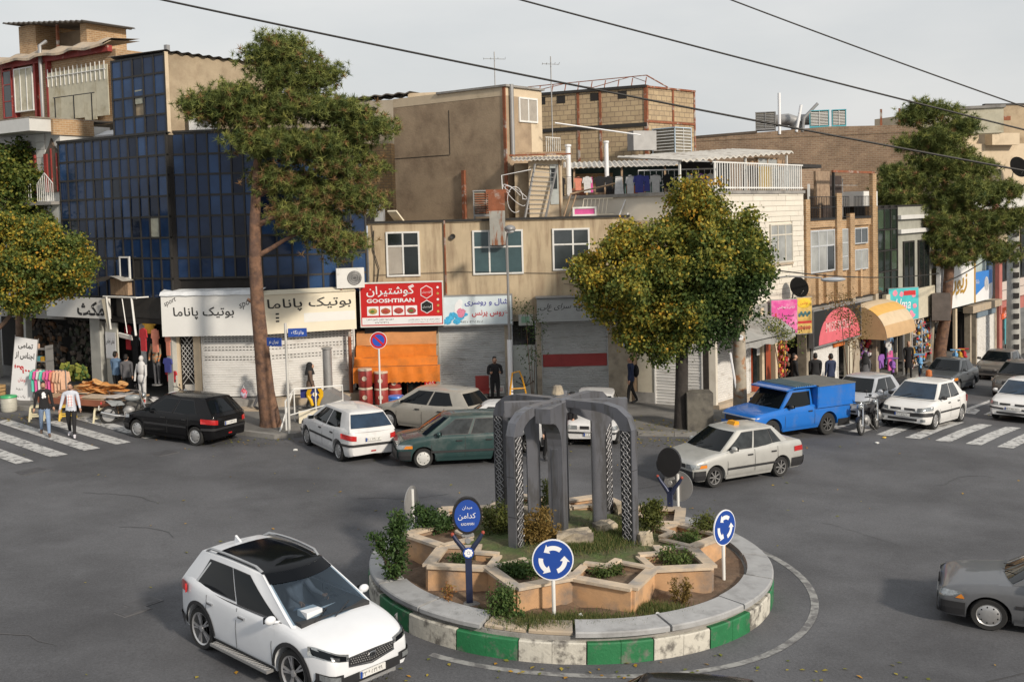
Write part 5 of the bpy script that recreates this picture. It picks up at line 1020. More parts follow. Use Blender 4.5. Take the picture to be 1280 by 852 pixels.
fr.box('back_wall', B_dark, 3.6, 7.7, 3.2, 3.3, 7.72, 9.0); fr.box('clerestory', M_wood, 4.3, 7.7, .72, .8, 8.72, 9.0); window(fr, 5.2, 7.0, 8.62, 9.05, [0,.5,1], [0,1], M_wood, B_wgl, .7)
# low terrace roofs left of it, seen over the beige roof
t = thing('roof_shed', 'low roof shed with corrugated sheet roof behind the washing line', 'shed', (5, 47, 6.9)); fr = FR(t, (1.5, 46), (1, -.05))
b = MB(); corr(b, .8, 7.0, -.6, 2.5, 8.95, 9.3, .22, .035); fr.build(b, 'corrugated_roof', B_corr); fr.box('wall', mat('teal_wall', (.05,.09,.085), .8, var=.3), .9, 7, .6, .8, 6.9, 8.95); fr.box('wall_brick', B_rough, 1.2, 2.9, .5, .6, 6.9, 8.7)
for u in (1.2, 3.2, 5.0, 6.8): fr.box('post', M_wood, u, u+.08, -.4, -.3, 6.9, 8.95)
bw2 = bldg('brick_terrace_wall', 'low plastered parapet wall across the roof under the washing line', (3, 43.6), 'wall'); fr = FR(bw2, (2.1, 43.6), (1, -.02)); fr.box('wall', B_mud2, 0, 4.5, 0, .25, 6.8, 7.75)
# brick building with pilasters
kb2 = bldg('brick_building', 'yellow brick building with vertical pilasters and a caged roof terrace', (13.5, 46)); f = fq(kb2)
f.box('body', B_brick, 8.02, 15.9, .12, 8, 2.9, 6.4); f.box('lintel', M_conc, 8.02, 15.9, .1, .3, 2.6, 2.9)
for u0, u1, zt in ((8.05, 8.45, 7.35), (11.2, 11.75, 7.6), (12.65, 13.15, 6.7), (15.3, 15.75, 8.5)): f.box('pilaster', B_brick, u0, u1, -.06, .12, 2.9, zt)
for u in (9.3, 10.1, 13.9): f.box('pilaster', B_brick, u, u+.22, -.02, .12, 2.9, 4.15)
for u0, u1 in ((8.5, 11.1), (13.2, 15.2)): f.box('string_course', B_brick, u0, u1, .0, .12, 6.15, 6.45); f.box('ledge', B_mul, u0, u1, -.03, .12, 6.45, 6.52)
fg_ = mat('silver_frame', (.52,.54,.56), .45, metal=.2)
window(f, 8.6, 11.1, 4.25, 6.05, [0,.33,.67,1], [0,.62,1], fg_, B_wgl, .05, .07, gms=[B_wgl, B_wgl, B_wgl, B_wgl, B_wgd, B_wgl]); window(f, 11.85, 12.55, 4.2, 6.03, [0,1], [0,.33,.66,1], fg_, B_wgl, .05); window(f, 13.3, 14.85, 5.3, 6.03, [0,.5,1], [0,1], fg_, B_wg, .05); window(f, 13.3, 14.85, 4.12, 5.05, [0,.5,1], [0,1], fg_, B_wgl, .05)
for u0, u1 in ((8.5, 11.2), (11.8, 12.6), (13.2, 15.2)):
    b = MB(); n = int((u1-u0)/.16)
    for i in range(n+1): b.tube([(u0+(u1-u0)*i/n, -.02, 6.5), (u0+(u1-u0)*i/n, -.02, 7.45)], .014, 4)
    for z in (6.55, 7.0, 7.45): b.tube([(u0, -.02, z), (u1, -.02, z)], .02, 4)
    f.build(b, 'terrace_railing', M_blk)
f.box('back_brick', B_brickd, 8.0, 15.6, 2.6, 2.8, 6.4, 8.9); f.box('rust_panel', mat('rust_fluted', (.3,.22,.15), .8, var=.4, scale=6, col2=(.14,.07,.04), c2scale=4, stretch=(8,8,.4)), 11.2, 12.7, .9, 1.0, 7.1, 8.6)
f.box('dark_cage', mat('cage_mesh', (.05,.035,.03), .9, var=.4), 13.1, 15.2, 1.4, 1.5, 6.5, 8.45); f.box('cage_beam', M_rust, 11.0, 15.7, .0, .1, 8.5, 8.6); f.box('cage_beam', B_mul, 11.05, 11.15, .0, .1, 6.5, 8.5); f.box('cage_roof', B_mul, 8.0, 10.9, .5, 2.6, 8.7, 8.85)
f.box('ladder', M_white, 9.2, 9.26, .3, .4, 6.9, 8.0, (0, .3)); 
for u0, u1 in ((7.95, 8.3), (12.9, 13.2), (15.6, 15.95)): f.box('shop_pillar', pm_, u0, u1, -.05, .35, -2, 2.9)
shopfloor(f, 8, 16.1, -.9, 2.9); shutter(f, 8.9, 11.4, -.6, 2.2, B_sh, .1); f.box('shop_front_wall', pm_, 13.2, 13.8, .0, .2, -1.2, 1.6); f.box('shop_front_wall', mat('cream_plaster', 0), 12.4, 12.9, .0, .2, -1.2, 1.8)
f.box('poster', mat('orange_poster', (.6,.16,.03), .5, var=.5, scale=6), 10.9, 12.0, -.02, .05, .9, 2.1)
# dark glass building
dg = bldg('dark_glass_building', 'narrow building with dark green glass front and tall windows behind the pine', (18, 52)); f = fq(dg)
f.box('body', B_dark, 16.0, 23.6, .15, 8, 2.6, 7.0); f.box('brick_side', B_rough, 15.78, 16.05, .0, .5, 1.6, 7.0)
gg = glassmat('green_black_glass', (.02,.03,.025), .07, .15); gg2 = glassmat('green_glass_pale', (.05,.075,.05), .1, .2)  # near-black green for most panes, a paler green for some
for i in range(3):
    for j in range(4): f.box('pane', gg if (i+j) % 3 else gg2, 16.1+.85*i, 16.9+.85*i, .05, .08, 2.9+1.0*j, 3.84+1.0*j, (random.uniform(-.01,.01), random.uniform(-.01,.01)))
for i in range(4): f.box('mullion', B_mul, 16.05+.85*i, 16.12+.85*i, -.0, .1, 2.8, 7.0)
for j in range(5): f.box('transom', B_mul, 16.05, 18.65, .01, .1, 2.82+1.0*j, 2.88+1.0*j)
f.box('wall', mat('grey_green_wall', (.3,.3,.26), .8), 18.7, 23.6, .05, .15, 2.4, 6.9); f.box('balcony', mat('cream_band', (.5,.46,.36), .8), 16.8, 23.7, -.1, .1, 1.2, 2.75)
window(f, 19.4, 20.9, 2.7, 5.2, [0,.5,1], [0,1], B_mul, B_wgd, .02, .08); window(f, 21.5, 23.1, 2.7, 5.2, [0,.5,1], [0,1], B_mul, B_wgd, .02, .08)
for z in (5.6, 6.3): f.box('ledge', B_tile_w, 18.7, 23.6, -.15, .05, z, z+.2)
f.box('white_dome', B_sign, 15.6, 17.6, .6, 2, 7.0, 7.7)
for u0, u1 in ((15.95, 16.2), (18.3, 18.45), (20.2, 20.4), (23.5, 23.9)): f.box('shop_pillar', pm_, u0, u1, -.02, .3, -2.2, 1.3)
shopfloor(f, 16, 30, -1.6, 1.3)
# white sign block and blue sign block
ws_ = bldg('row_building', 'pale two storey shop row beyond the pine with golden framed sign', (25, 58)); f = fq(ws_)
f.box('body', B_beigel, 23.9, 30.0, .2, 8, 1.3, 7.3); f.box('body_right', mat('sea_green_wall', (.38,.44,.42), .7), 30.0, 35.0, .25, 8, .8, 6.5); f.box('white_panel', B_tile_w, 23.9, 29.8, .1, .2, 3.6, 5.6); f.box('ledge', M_slabb, 29.5, 35.2, -.3, .25, .75, 1.15); f.box('sign_bar', mat('navy_panel', (.05,.1,.2), .4), 33.9, 34.7, .1, .25, 1.4, 4.6)
for u0, u1 in ((29.9, 30.15), (31.0, 31.15), (34.7, 35.1)): f.box('shop_pillar', pm_, u0, u1, -.02, .3, -3.0, .9)
shopfloor(f, 30, 46, -2.6, .9); shutter(f, 31.3, 34.6, -2.3, .3, B_sh, .05); f.box('shutter_box', mat('blue_grey_box', (.15,.2,.25), .6), 31.0, 34.6, -.1, .1, .35, .9)
f.box('shop_frame', B_beigel, 27.2, 27.5, -.05, .1, -2.2, 1.2); f.box('shop_frame', B_beigel, 25.3, 25.5, -.05, .1, -2.0, 1.3)
pk = bldg('pink_building', 'pink and white rendered building with dark windows at the right edge', (31.5, 66)); f = fq(pk)
f.box('body', mat('pink_white_render', (.55,.48,.44), .8, var=.06), 35.3, 48, .1, 8, .7, 6.8); f.box('pink_band', mat('pink_paint', 0), 35.3, 48, -.2, .12, .2, .9); f.box('pink_column', mat('pink_paint', 0), 35.2, 35.8, -.15, .1, -2, 5.4)
for j in range(6): f.box('groove', mat('groove_grey', (.2,.17,.16), .8), 35.8, 48, .08, .1, 1.5+.75*j, 1.54+.75*j)
window(f, 36.3, 38.0, 2.1, 4.0, [0,.5,1], [0,1], B_mul, B_wgd, .05, .1); window(f, 39.8, 41.8, 2.1, 4.0, [0,.5,1], [0,1], B_mul, B_wgd, .05, .1); window(f, 39.0, 42, 5.0, 6.2, [0,.5,1], [0,1], B_mul, B_wgd, .05, .1)
# ---- signs on the right
s = signthing('shop_sign', 'pink lightbox sign hung out over the street with dark lettering', None, 0, 0, 0, 0, 0, 0, None) if False else None
fR0 = FR(wb, ORt, DRt)
def hungsign(name, label, fr, u, d, z0, z1, w_, an, m, m2=None):
    p = fr.world(u, d, (z0+z1)/2); t = thing(name, label, 'shop sign', p, an); H_ = (z1-z0)/2
    MB().box(-w_/2, w_/2, 0, .14, -H_, H_).build('board', m, t); b = MB(); b.box(-w_/2-.02, w_/2+.02, .01, .13, H_, H_+.03); b.box(-w_/2-.02, w_/2+.02, .01, .13, -H_-.03, -H_); b.box(-w_/2-.02, -w_/2, .01, .13, -H_, H_); b.box(w_/2, w_/2+.02, .01, .13, -H_, H_); b.build('border', M_grey, t); return t
pinkm = mat('hot_pink_panel', (.62,.06,.3), .45, var=.2, scale=1.2, col2=(.75,.35,.52), c2scale=1.1)
s = hungsign('shop_sign', 'pink square sign hung on the white building under the dark dish', fR0, 5.0, -.5, 2.15, 3.45, 1.1, .25, pinkm)
text('lettering', 'آرایشی و بهداشتی', M_sw, s, .08, .38, .16, -.008, wid=.75); text('lettering', 'سمیرا', B_ink, s, .15, .05, .2, -.008, wid=.5); text('lettering', 'لوازم', B_ink, s, .15, -.3, .14, -.008, wid=.55)
b = MB(); b.box(-.42, -.32, -.01, 0, -.6, -.15); b.box(-.3, -.2, -.01, 0, -.6, -.25); b.build('bottle_picture', B_ink, s); MB().box(-.4, -.34, -.01, 0, -.1, .15).build('lipstick_picture', B_inkr, s)
s = hungsign('shop_sign', 'narrow yellow sign with pictures hung right of the pink square sign', fR0, 6.9, -.45, 1.95, 3.4, .72, .3, mat('yellow_panel', (.62,.42,.12), .5, var=.2, scale=3))
b = MB(); b.ell((0, -.006, .5), .32, .004, .2, 14, 6); b.build('yellow_oval', mat('lemon_print', (.75,.5,.03), .5), s); text('lettering', 'نوشین', B_inkr, s, 0, .5, .14, -.014, wid=.35)
MB().box(-.34, .34, -.006, 0, -.32, -.22).build('red_stripe', mat('red_lettering', 0), s)
b = MB()
for q in range(6): b.ell((-.22+.09*q, -.006, .02+.08*(q % 2)), .06, .004, .08, 8, 5)
b.build('blue_flower_picture', mat('teal_picture', (.05,.16,.18), .5), s); b = MB()
for q in range(5): b.ell((-.25+.12*q, -.006, -.5), .07, .004, .08, 8, 5, jit=.4)
b.build('food_picture', mat('picture_red', 0), s)
f = FR(kb2, ORt, DRt)
s = signthing('shop_sign', 'black shop sign with a large pink half circle reading MISS MODA', f, 8.0, 13.0, 1.25, 2.72, -.35, .2, B_ink, edge=M_grey)
b = MB(); pts = [(2.2*math.cos(PI*i/24), -.006, -.72+1.42*math.sin(PI*i/24)) for i in range(25)]; b.prism([(x+.2, y, z) for x, y, z in pts], (0, .005, 0)); b.build('half_disc', mat('pink_print_sign', (.62,.13,.16), .5, var=.1), s); text('lettering', 'MISS MODA', mat('pale_pink_letters', (.7,.45,.45), .5), s, .2, -.05, .42, -.014, wid=2.9)
t = thing('awning', 'rounded cream and ochre striped awning beside the half circle sign', 'awning', f.world(15.4, 0, 1.6), f.an)
ms = [mat('cream_cloth', (.55,.44,.3), .85, var=.12), mat('ochre_cloth', (.6,.36,.1), .85, var=.12), mat('tan_cloth', (.48,.32,.17), .85, var=.12)]
prof_ = [(0, .0), (30, 0), (60, 1), (90, 2)]
for k in range(4):
    P = []
    for i in range(5):
        a = R_(90-(k*4+i)*5.4); P.append([(x, -1.5*math.cos(a)*(1-.12*(abs(x)/1.9)**3), -.6+1.6*math.sin(a)*(1-.1*(abs(x)/1.9)**4)) for x in np.linspace(-1.85, 1.85, 14)])
    MB().grid(P, flip=True).build('cloth_panel', ms[(0, 1, 0, 2)[k]], t, smooth=60)
for sx in (-1, 1):
    P = [[(sx*1.85, 0, -.6), (sx*1.85, -1.32*math.cos(R_(a)), -.6+1.44*math.sin(R_(a)))] for a in range(90, -1, -10)]
    MB().grid(P).build('side_cloth', ms[2], t)
f = FR(dg, ORt, DRt)
s = hungsign('shop_sign', 'turquoise pink and white printed sign hung beside the striped awning', f, 18.0, -.5, 1.5, 3.0, 1.75, .35, mat('turquoise_panel', (.06,.45,.48), .5, var=.15, scale=3))
b = MB()
for q in range(16): b.ell((random.uniform(-.75,.75), -.005, random.uniform(-.6,.6)), .13, .004, .11, 8, 5, jit=.6)
b.build('pink_blotch', mat('pink_blotch', (.7,.25,.35), .5, var=.3, scale=8), s); text('lettering', 'Uma', M_sw, s, -.05, 0, .5, -.014, wid=.9, shear=.3); text('lettering', 'fashion', B_ink, s, 0, -.5, .16, -.014, wid=.8); MB().box(0, .7, -.01, 0, .4, .62).build('red_block', B_inkr, s)
acunit(f.world(23.6, -.9, 1.0), f.an+.35, 'dark rusty cooler box on the wall left of the golden sign', 1.5, 1.35, .9, col=mat('dark_box', (.12,.1,.09), .7, var=.3))
f = FR(ws_, ORt, DRt)
s = signthing('shop_sign', 'large white sign with golden lettering and a golden frame behind the right pine trunk', f, 23.9, 29.7, 1.35, 3.75, -.3, .2, mat('bright_white_panel', (.75,.75,.74), .5, var=.03), edge=None)
gm_ = mat('gold_paint', (.5,.28,.03), .4, metal=.2, var=.1); b = MB(); b.box(-2.95, 2.95, -.03, .2, 1.2, 1.5); b.box(2.9, 3.1, -.03, .2, -1.2, 1.5); b.build('gold_frame', gm_, s); text('lettering', 'زیور', gm_, s, .3, 0, 1.1, -.012, wid=2.7, bold=.03, shear=.25)
s = signthing('shop_sign', 'blue and white bank style sign with a round emblem at the right', f, 29.9, 33.7, 1.3, 3.0, -.15, .15, mat('azure_panel', (.03,.2,.6), .45, var=.05))
b = MB(); b.prism([(-1.9, -.006, -.85), (1.9, -.006, -.85), (1.9, -.006, .1), (.3, -.006, -.05), (-1.9, -.006, -.6)], (0, .005, 0)); b.build('white_swoosh', M_sw, s); b = MB(); b.lathe([(.3, -.004), (.42, -.004)], 24, (.75, -.012, .1), 'y'); b.prism([(.55, -.014, 0), (.95, -.014, .2), (.95, -.014, .28), (.55, -.014, .1)], (0, .004, 0)); b.build('emblem', M_sw, s); text('lettering', 'بانک', M_sw, s, -1.1, .3, .3, -.01, wid=.9)
s = signthing('shop_sign', 'small orange shop sign near the right edge', f, 35.6, 38.1, -.15, .55, -.2, .1, mat('orange_panel', (.65,.1,.02), .5, var=.15)); text('lettering', 'پوشاک ارزان', M_sw, s, 0, 0, .3, -.01, wid=1.8)
f = FR(wb, ORt, DRt)
t = thing('fabric_awning', 'grey tarpaulin awning sloping over the small shop right of the plane tree', 'awning', f.world(3.0, 0, 2.7), f.an)
MB().grid([[(x, -.0, .25+.04*math.sin(x*3)), (x, -.6, .0+.05*math.sin(x*2)), (x, -1.1, -.35+.06*math.sin(x*4)), (x, -1.15, -.65+.05*math.sin(x*5))] for x in np.linspace(-2.6, 1.6, 14)]).build('tarpaulin', mat('grey_tarp', (.27,.27,.26), .7, var=.2, scale=2, col2=(.18,.17,.16), c2scale=1.5, bump=.3, bscale=5), t, smooth=60)
b = MB(); b.tube([(-2.6, 0, .25), (-2.6, -1.12, -.4)], .02, 5); b.tube([(1.6, 0, .25), (1.6, -1.12, -.4)], .02, 5); b.tube([(-2.6, -1.12, -.42), (1.6, -1.12, -.42)], .02, 5); b.build('frame', B_mul, t)
# satellite dishes
def dish(x, y, z, r, az, label, m=None):
    t = thing('satellite_dish', label, 'satellite dish', (x, y, z), az); b = MB(); pr = [(0, .0)]+[(r*i/6, -.22*r*(i/6)**2) for i in range(1, 7)]
    b.lathe(pr, 24, (0, 0, 0), 'y'); o = b.build('reflector', m or mat('dish_shaded_side', (.01,.01,.01), .95, spec=.05), t, smooth=60); o.rotation_euler = (-.35, 0, 0)  # near-black colour stands in for the shade on the dish's tilted side
    b = MB(); b.tube([(0, .05, 0), (0, .35, -.2), (-.1, .4, -.8)], .03, 6); b.tube([(0, -.15*r, -.8*r), (0, -.9*r, -.1)], .015, 4); b.build('mount', M_grey, t); return t
dish(*f.world(6.15, -.55, 3.85), .42, .3, 'small dark satellite dish above the yellow hung sign')
f_ = FR(dh, (27.0, 64.5), (.95, .3)); dish(*f_.world(2.9, -1.2, 9.0), .65, .3, 'large dark satellite dish on the beige house at the right edge')
# ================================================================ vehicles
V_tyre = mat('tyre_rubber', (.02,.02,.02), .85, var=.15); V_trim = mat('black_trim', (.022,.022,.024), .5); V_rim = mat('silver_rim', (.42,.42,.42), .35, metal=.6); V_chr = mat('chrome', (.6,.6,.6), .15, metal=1, var=0)
V_gl = mat('car_glass', (.006,.008,.01), .03, var=0, spec=.26); V_glb = mat('blue_car_glass', (.014,.03,.055), .03, var=.6, scale=1.5, spec=.5); V_gli = mat('see_in_glass', (.03,.034,.036), .04, var=.75, scale=3, spec=.45)
V_lamp = mat('headlamp_glass', (.3,.32,.33), .12, metal=.5, var=.45, scale=22, coat=1); V_red = mat('tail_lamp', (.42,.015,.015), .2, var=.15, coat=1); V_amb = mat('amber_lamp', (.6,.2,.02), .3); V_well = mat('wheel_well', (.012,.012,.012), .95, var=0)
V_plate = mat('number_plate', (.66,.66,.64), .5, var=.05); V_seam = mat('panel_gap', (.03,.03,.03), .8, var=0)
def paint(name, c, dirt=.0, metal=0):
    return mat(name, c, .38, metal=metal, var=.05, scale=1.5, coat=.5, spec=.2, col2=tuple(x*.55+.08 for x in c) if dirt else None, c2pos=(.5, .85), c2scale=2.2)
def interp(pts, x):
    if x <= pts[0][0]: return pts[0][1]
    for (a, p), (b, q) in zip(pts, pts[1:]):
        if x <= b:
            t = (x-a)/(b-a); return p+(q-p)*t
    return pts[-1][1]
def sinterp(pts, x):       # monotone-ish smooth interpolation
    if x <= pts[0][0]: return pts[0][1]
    for i, ((a, p), (b, q)) in enumerate(zip(pts, pts[1:])):
        if x <= b:
            t = (x-a)/(b-a)
            m0 = (q-pts[i-1][1])/(b-pts[i-1][0]) if i > 0 else (q-p)/(b-a)
            m1 = (pts[i+2][1]-p)/(pts[i+2][0]-a) if i+2 < len(pts) else (q-p)/(b-a)
            h = b-a; return (2*t**3-3*t*t+1)*p+(t**3-2*t*t+t)*h*m0+(-2*t**3+3*t*t)*q+(t**3-t*t)*h*m1
    return pts[-1][1]
PROF = [(0, .93), (.08, .975), (.3, 1.0), (.6, 1.0), (.82, .985), (.93, .955), (1, .90)]
class Car:
    """x forward, y left, z up; the body is a loft along x, the cabin a loft of rings, every fitting a part of its own"""
    def __init__(c, name, label, loc, rz, sp, group=None, cat='car'):
        c.sp = sp; c.t = thing(name, label, cat, loc, rz, group); c.hL = sp['L']/2; c.W = sp['W']/2; c.P = sp['paint']
        c.t.rotation_euler = (0, 0, rz)
        c.xf = c.hL; c.xr = -c.hL; c.fa = c.hL-sp['fo']; c.ra = c.fa-sp['wb']; c.R = sp['r']; c.zs = sp.get('sill', .22); c.top = sp['top']; c.sq = sp.get('square', 0)
        c.body(); c.cabin(); c.wheels(); c.fit()
    def hwx(c, x):
        d = min(c.xf-x, x-c.xr); w = c.W
        k = .16 if not c.sq else .07; ln = .85 if not c.sq else .5
        e = max(0, 1-max(0, d)/ln); w *= 1-k*e**2.2
        e2 = max(0, 1-max(0, d)/.1); w *= 1-(.07 if not c.sq else .05)*e2**2; return w
    def ztop(c, x):
        d = min(c.xf-x, x-c.xr); e2 = max(0, 1-max(0, d)/.13); return sinterp(c.top, x)-.05*e2**2
    def zbot(c, x):
        z = c.zs; 
        d = min(c.xf-x, x-c.xr); z += .05*max(0, 1-max(0, d)/.25)**2
        return z
    def arch(c, x):
        ra = c.R+.06; z = c.zbot(x)
        for xa in (c.fa, c.ra):
            if abs(x-xa) < ra: z = max(z, c.R+math.sqrt(ra*ra-(x-xa)**2))
        return z
    def hw(c, x, z):
        zb, zt = c.zbot(x), c.ztop(x); t = (z-zb)/(zt-zb); return c.hwx(x)*interp(PROF, t)
    def body(c):
        xs = set(np.round(np.linspace(c.xr, c.xf, 40), 3)); 
        for xa in (c.fa, c.ra): xs |= set(np.round(xa+(c.R+.06)*np.cos(np.linspace(0, PI, 15)), 3)) | {round(xa-c.R-.065, 3), round(xa+c.R+.065, 3)}
        for e in (.01, .03, .06, .1, .15): xs |= {round(c.xf-e, 3), round(c.xr+e, 3)}
        xs = sorted(x for x in xs if c.xr <= x <= c.xf); P = []
        for x in xs:
            a, zt = c.arch(x), c.ztop(x); w = c.hwx(x); row = []
            T = (.0, .1, .25, .42, .6, .74, .85, .93, 1.0); zz = [a+(zt-a)*q for q in T]
            half = [(0, c.zbot(x)+.02 if a < c.zbot(x)+.02 else a), (w*.72, a)]+[(c.hw(x, z), z) for z in zz]
            cr_ = c.sp.get('crown', .035)*min(1, (c.xf-x)*3+.2, (x-c.xr)*3+.2)
            half += [(w*.8, zt+cr_*.35), (w*.55, zt+cr_*.7), (w*.28, zt+cr_*.93), (0, zt+cr_)]
            P.append([(x, -y, z) for y, z in half]+[(x, y, z) for y, z in half[::-1][1:]])
        b = MB(); b.grid(P); n = len(P[0]); b.add(P[0], [tuple(range(n))]); b.add(P[-1], [tuple(range(n))[::-1]])
        if c.sp.get('open'): b.f = [f for f in b.f if not all(-1.5 < b.v[i][0] < .95 and b.v[i][2] > c.ztop(b.v[i][0])-.001 and abs(b.v[i][1]) < c.W*.83 for i in f)]; b.m = [0]*len(b.f)
        c.bo = b.build('body', c.P, c.t, smooth=38, weld=True, recalc=True)
        b = MB(); b.box(c.xr+.25, c.xf-.25, -c.W*.72, c.W*.72, c.zs-.02, .5); b.build('underbody', V_well, c.t)
        b = MB()
        for xa in (c.fa, c.ra): b.box(xa-c.R-.05, xa+c.R+.05, -c.W+.06+c.sp.get('tw', .2), c.W-.06-c.sp.get('tw', .2), .3, c.R*2+.03)
        b.build('wheel_housing', V_well, c.t)
    # cabin: g = dict(fb, ft, rb, rt (x of screen base/top, rear), zb, zr, wr)
    def ring(c, v, s):
        """v 0..1 belt->roof; s: -1..0 half of front, 0..1 side, 1..2 rear half (left side)"""
        g = c.sp['cab']; zb, zr = g['zb'], g['zr']
        xf = g['fb']+(g['ft']-g['fb'])*v; xr = g['rb']+(g['rt']-g['rb'])*(v if 'rexp' not in g else v**g['rexp'])
        wb = c.W*g.get('wb', .93); wr = g['wr']/2; w = wb+(wr-wb)*(v**1.15)
        z = zb+(zr-zb)*v
        if s <= 0: 
            y = w*(s+1)*.97; x = xf+g.get('bf', .14)*(1-(s+1)**2); 
        elif s <= 1:
            x = xf+(xr-xf)*s; bul = 1-.06*(2*s-1)**2*(1 if abs(2*s-1) > .0 else 0); y = w*bul*(.97+.03*min(1, 12*s, 12*(1-s)))*1.0; z += g.get('arc', .03)*math.sin(PI*s)*v
        else: y = w*(2-s)*.94; x = xr-g.get('br', .08)*(1-(2-s)**2)
        return Vector((x, y, z))
    def cabin(c):
        g = c.sp['cab']; S_ = [-1, -.8, -.55, -.3, -.12, -.03, .03, .12]+list(np.linspace(.2, .85, 8))+[.93, .98, 1.03, 1.12, 1.3, 1.55, 1.8, 2]; c.S_ = S_
        V_ = [0, .2, .4, .6, .78, .9, .97, 1]; b = MB(); P = [[c.ring(v, s) for s in S_] for v in V_]
        ringt = P[-1]; cx = (g['ft']+g['rt'])/2
        for q in (.06, .16, .35, .6, .85, 1):
            row = []
            for p in ringt:
                xx = max(min(p.x, g['ft']-.0), g['rt']+.0); sp_ = Vector((p.x+(min(max(p.x, g['rt']+.2), g['ft']-.2)-p.x)*q, p.y*(1-q), g['zr']+.0))
                zz = p.z+(g.get('dome', .055))*(1-(1-q)**2.6); row.append(Vector((sp_.x, sp_.y, zz)))
            P.append(row)
        b.grid(P, flip=True); b.grid([[Vector((p.x, -p.y, p.z)) for p in r] for r in P])
        if c.sp.get('open'):
            ns = len(S_); b.f = [f for f in b.f if not (lambda i, s: .01 < (V_[i] if i < len(V_) else 9) < .9 and s < -.08 or (i == 0 and s < -.08))((min(f) % (len(b.v)//2))//ns, S_[max(q % ns for q in f)])]; b.m = [0]*len(b.f)
        c.co = b.build('roof', c.P if 'roofmat' not in c.sp else c.sp['roofmat'], c.t, smooth=50, weld=True, recalc=True)
        gm = c.sp.get('glass', V_gl)
        def pane(name, s0b, s1b, s0t, s1t, v0, v1, side, m=gm, off=.007, n=8, k=6, fr=0):
            P = []
            for i in range(k+1):
                v = v0+(v1-v0)*i/k; t = i/k; row = []
                for j in range(n+1):
                    s = (s0b+(s0t-s0b)*t)+((s1b+(s1t-s1b)*t)-(s0b+(s0t-s0b)*t))*j/n; p = c.ring(v, s); e = .02
                    du = c.ring(v, s+e)-c.ring(v, s-e); dv = c.ring(min(1, v+e), s)-c.ring(max(0, v-e), s); nn = du.cross(dv); nn.normalize(); 
                    if nn.dot(p-Vector(((g['fb']+g['rb'])/2, 0, p.z))) < 0: nn = -nn
                    q = p+nn*off; row.append((q.x, q.y*side, q.z))
                P.append(row)
            return MB().grid(P, flip=side > 0).build(name, m, c.t, smooth=60)
        def full(name, sfull, v0, v1, m, off=.008):
            P = []
            for i in range(7):
                v = v0+(v1-v0)*i/6; row = []
                for j in range(-8, 9):
                    t = abs(j)/8; s = (-1+.93*t) if sfull == 'f' else (2-.93*t); p = c.ring(v, s); row.append((p.x+(off if sfull == 'f' else -off), p.y*(1 if j > 0 else -1)*.985, p.z+off*.8))
                P.append(row)
            return MB().grid(P, flip=(sfull == 'f')).build(name, m, c.t, smooth=60)
        full('windscreen', 'f', .04, .93, c.sp.get('screen', gm)); full('rear_window', 'r', g.get('rv0', .12), .9, gm)
        for side in (1, -1):
            for w_ in c.sp['wins']: 
                s0b, s1b, s0t, s1t = w_[:4]; v0, v1 = (w_[4:6] if len(w_) > 4 else (.08, .86))
                fr = pane('window_seal', s0b-.008, s1b+.008, s0t-.008, s1t+.008, v0-.035, v1+.03, side, V_trim, .004)
                pane('side_window', s0b, s1b, s0t, s1t, v0, v1, side, c.sp.get('sglass', gm))
    def fx(c, y, z, end):
        """x of the body surface at (y, z) near one end"""
        lo, hi = (c.xf-.42, c.xf) if end > 0 else (c.xr+.42, c.xr)
        y = abs(y)
        if c.hw(hi, z) >= y: return hi
        for _ in range(24):
            m = (lo+hi)/2
            if c.hw(m, z) >= y: lo = m
            else: hi = m
        return lo
    def epatch(c, name, m, y0, y1, zl0, zl1, zh0, zh1, end, off=.008, n=8, k=3, par=None, both=True, emb=.0):
        """patch wrapped on the nose (end=1) or tail (-1): y from y0 to y1 (fractions of half width), lower and upper z at each side"""
        out_ = []
        for sd in ((1, -1) if both else (1,)):
            P = []
            for i in range(n+1):
                t = i/n; y = (y0+(y1-y0)*t)*c.W*sd; zl, zh = zl0+(zl1-zl0)*t, zh0+(zh1-zh0)*t; row = []
                for j in range(k+1):
                    z = zl+(zh-zl)*j/k; x = c.fx(y, z, end); row.append((x+off*end, y*(1+off*.7/max(.2, abs(y)) if abs(y) > .5*c.W else 1), z))
                P.append(row)
            out_.append(MB().grid(P, flip=(sd*end > 0)).build(name, m, par or c.t, smooth=50))
        return out_
    def side(c, name, m, x0, x1, z0, z1, th=.006, n=10, par=None, zc=None):
        for sd in (1, -1):
            P = []
            for i in range(n+1):
                x = x0+(x1-x0)*i/n; dz = zc(i/n) if zc else 0; row = []
                for z in (z0+dz, (z0+z1)/2+dz, z1+dz): row.append((x, sd*(c.hw(x, z)+th), z))
                P.append(row)
            MB().grid(P, flip=sd < 0).build(name, m, par or c.t)
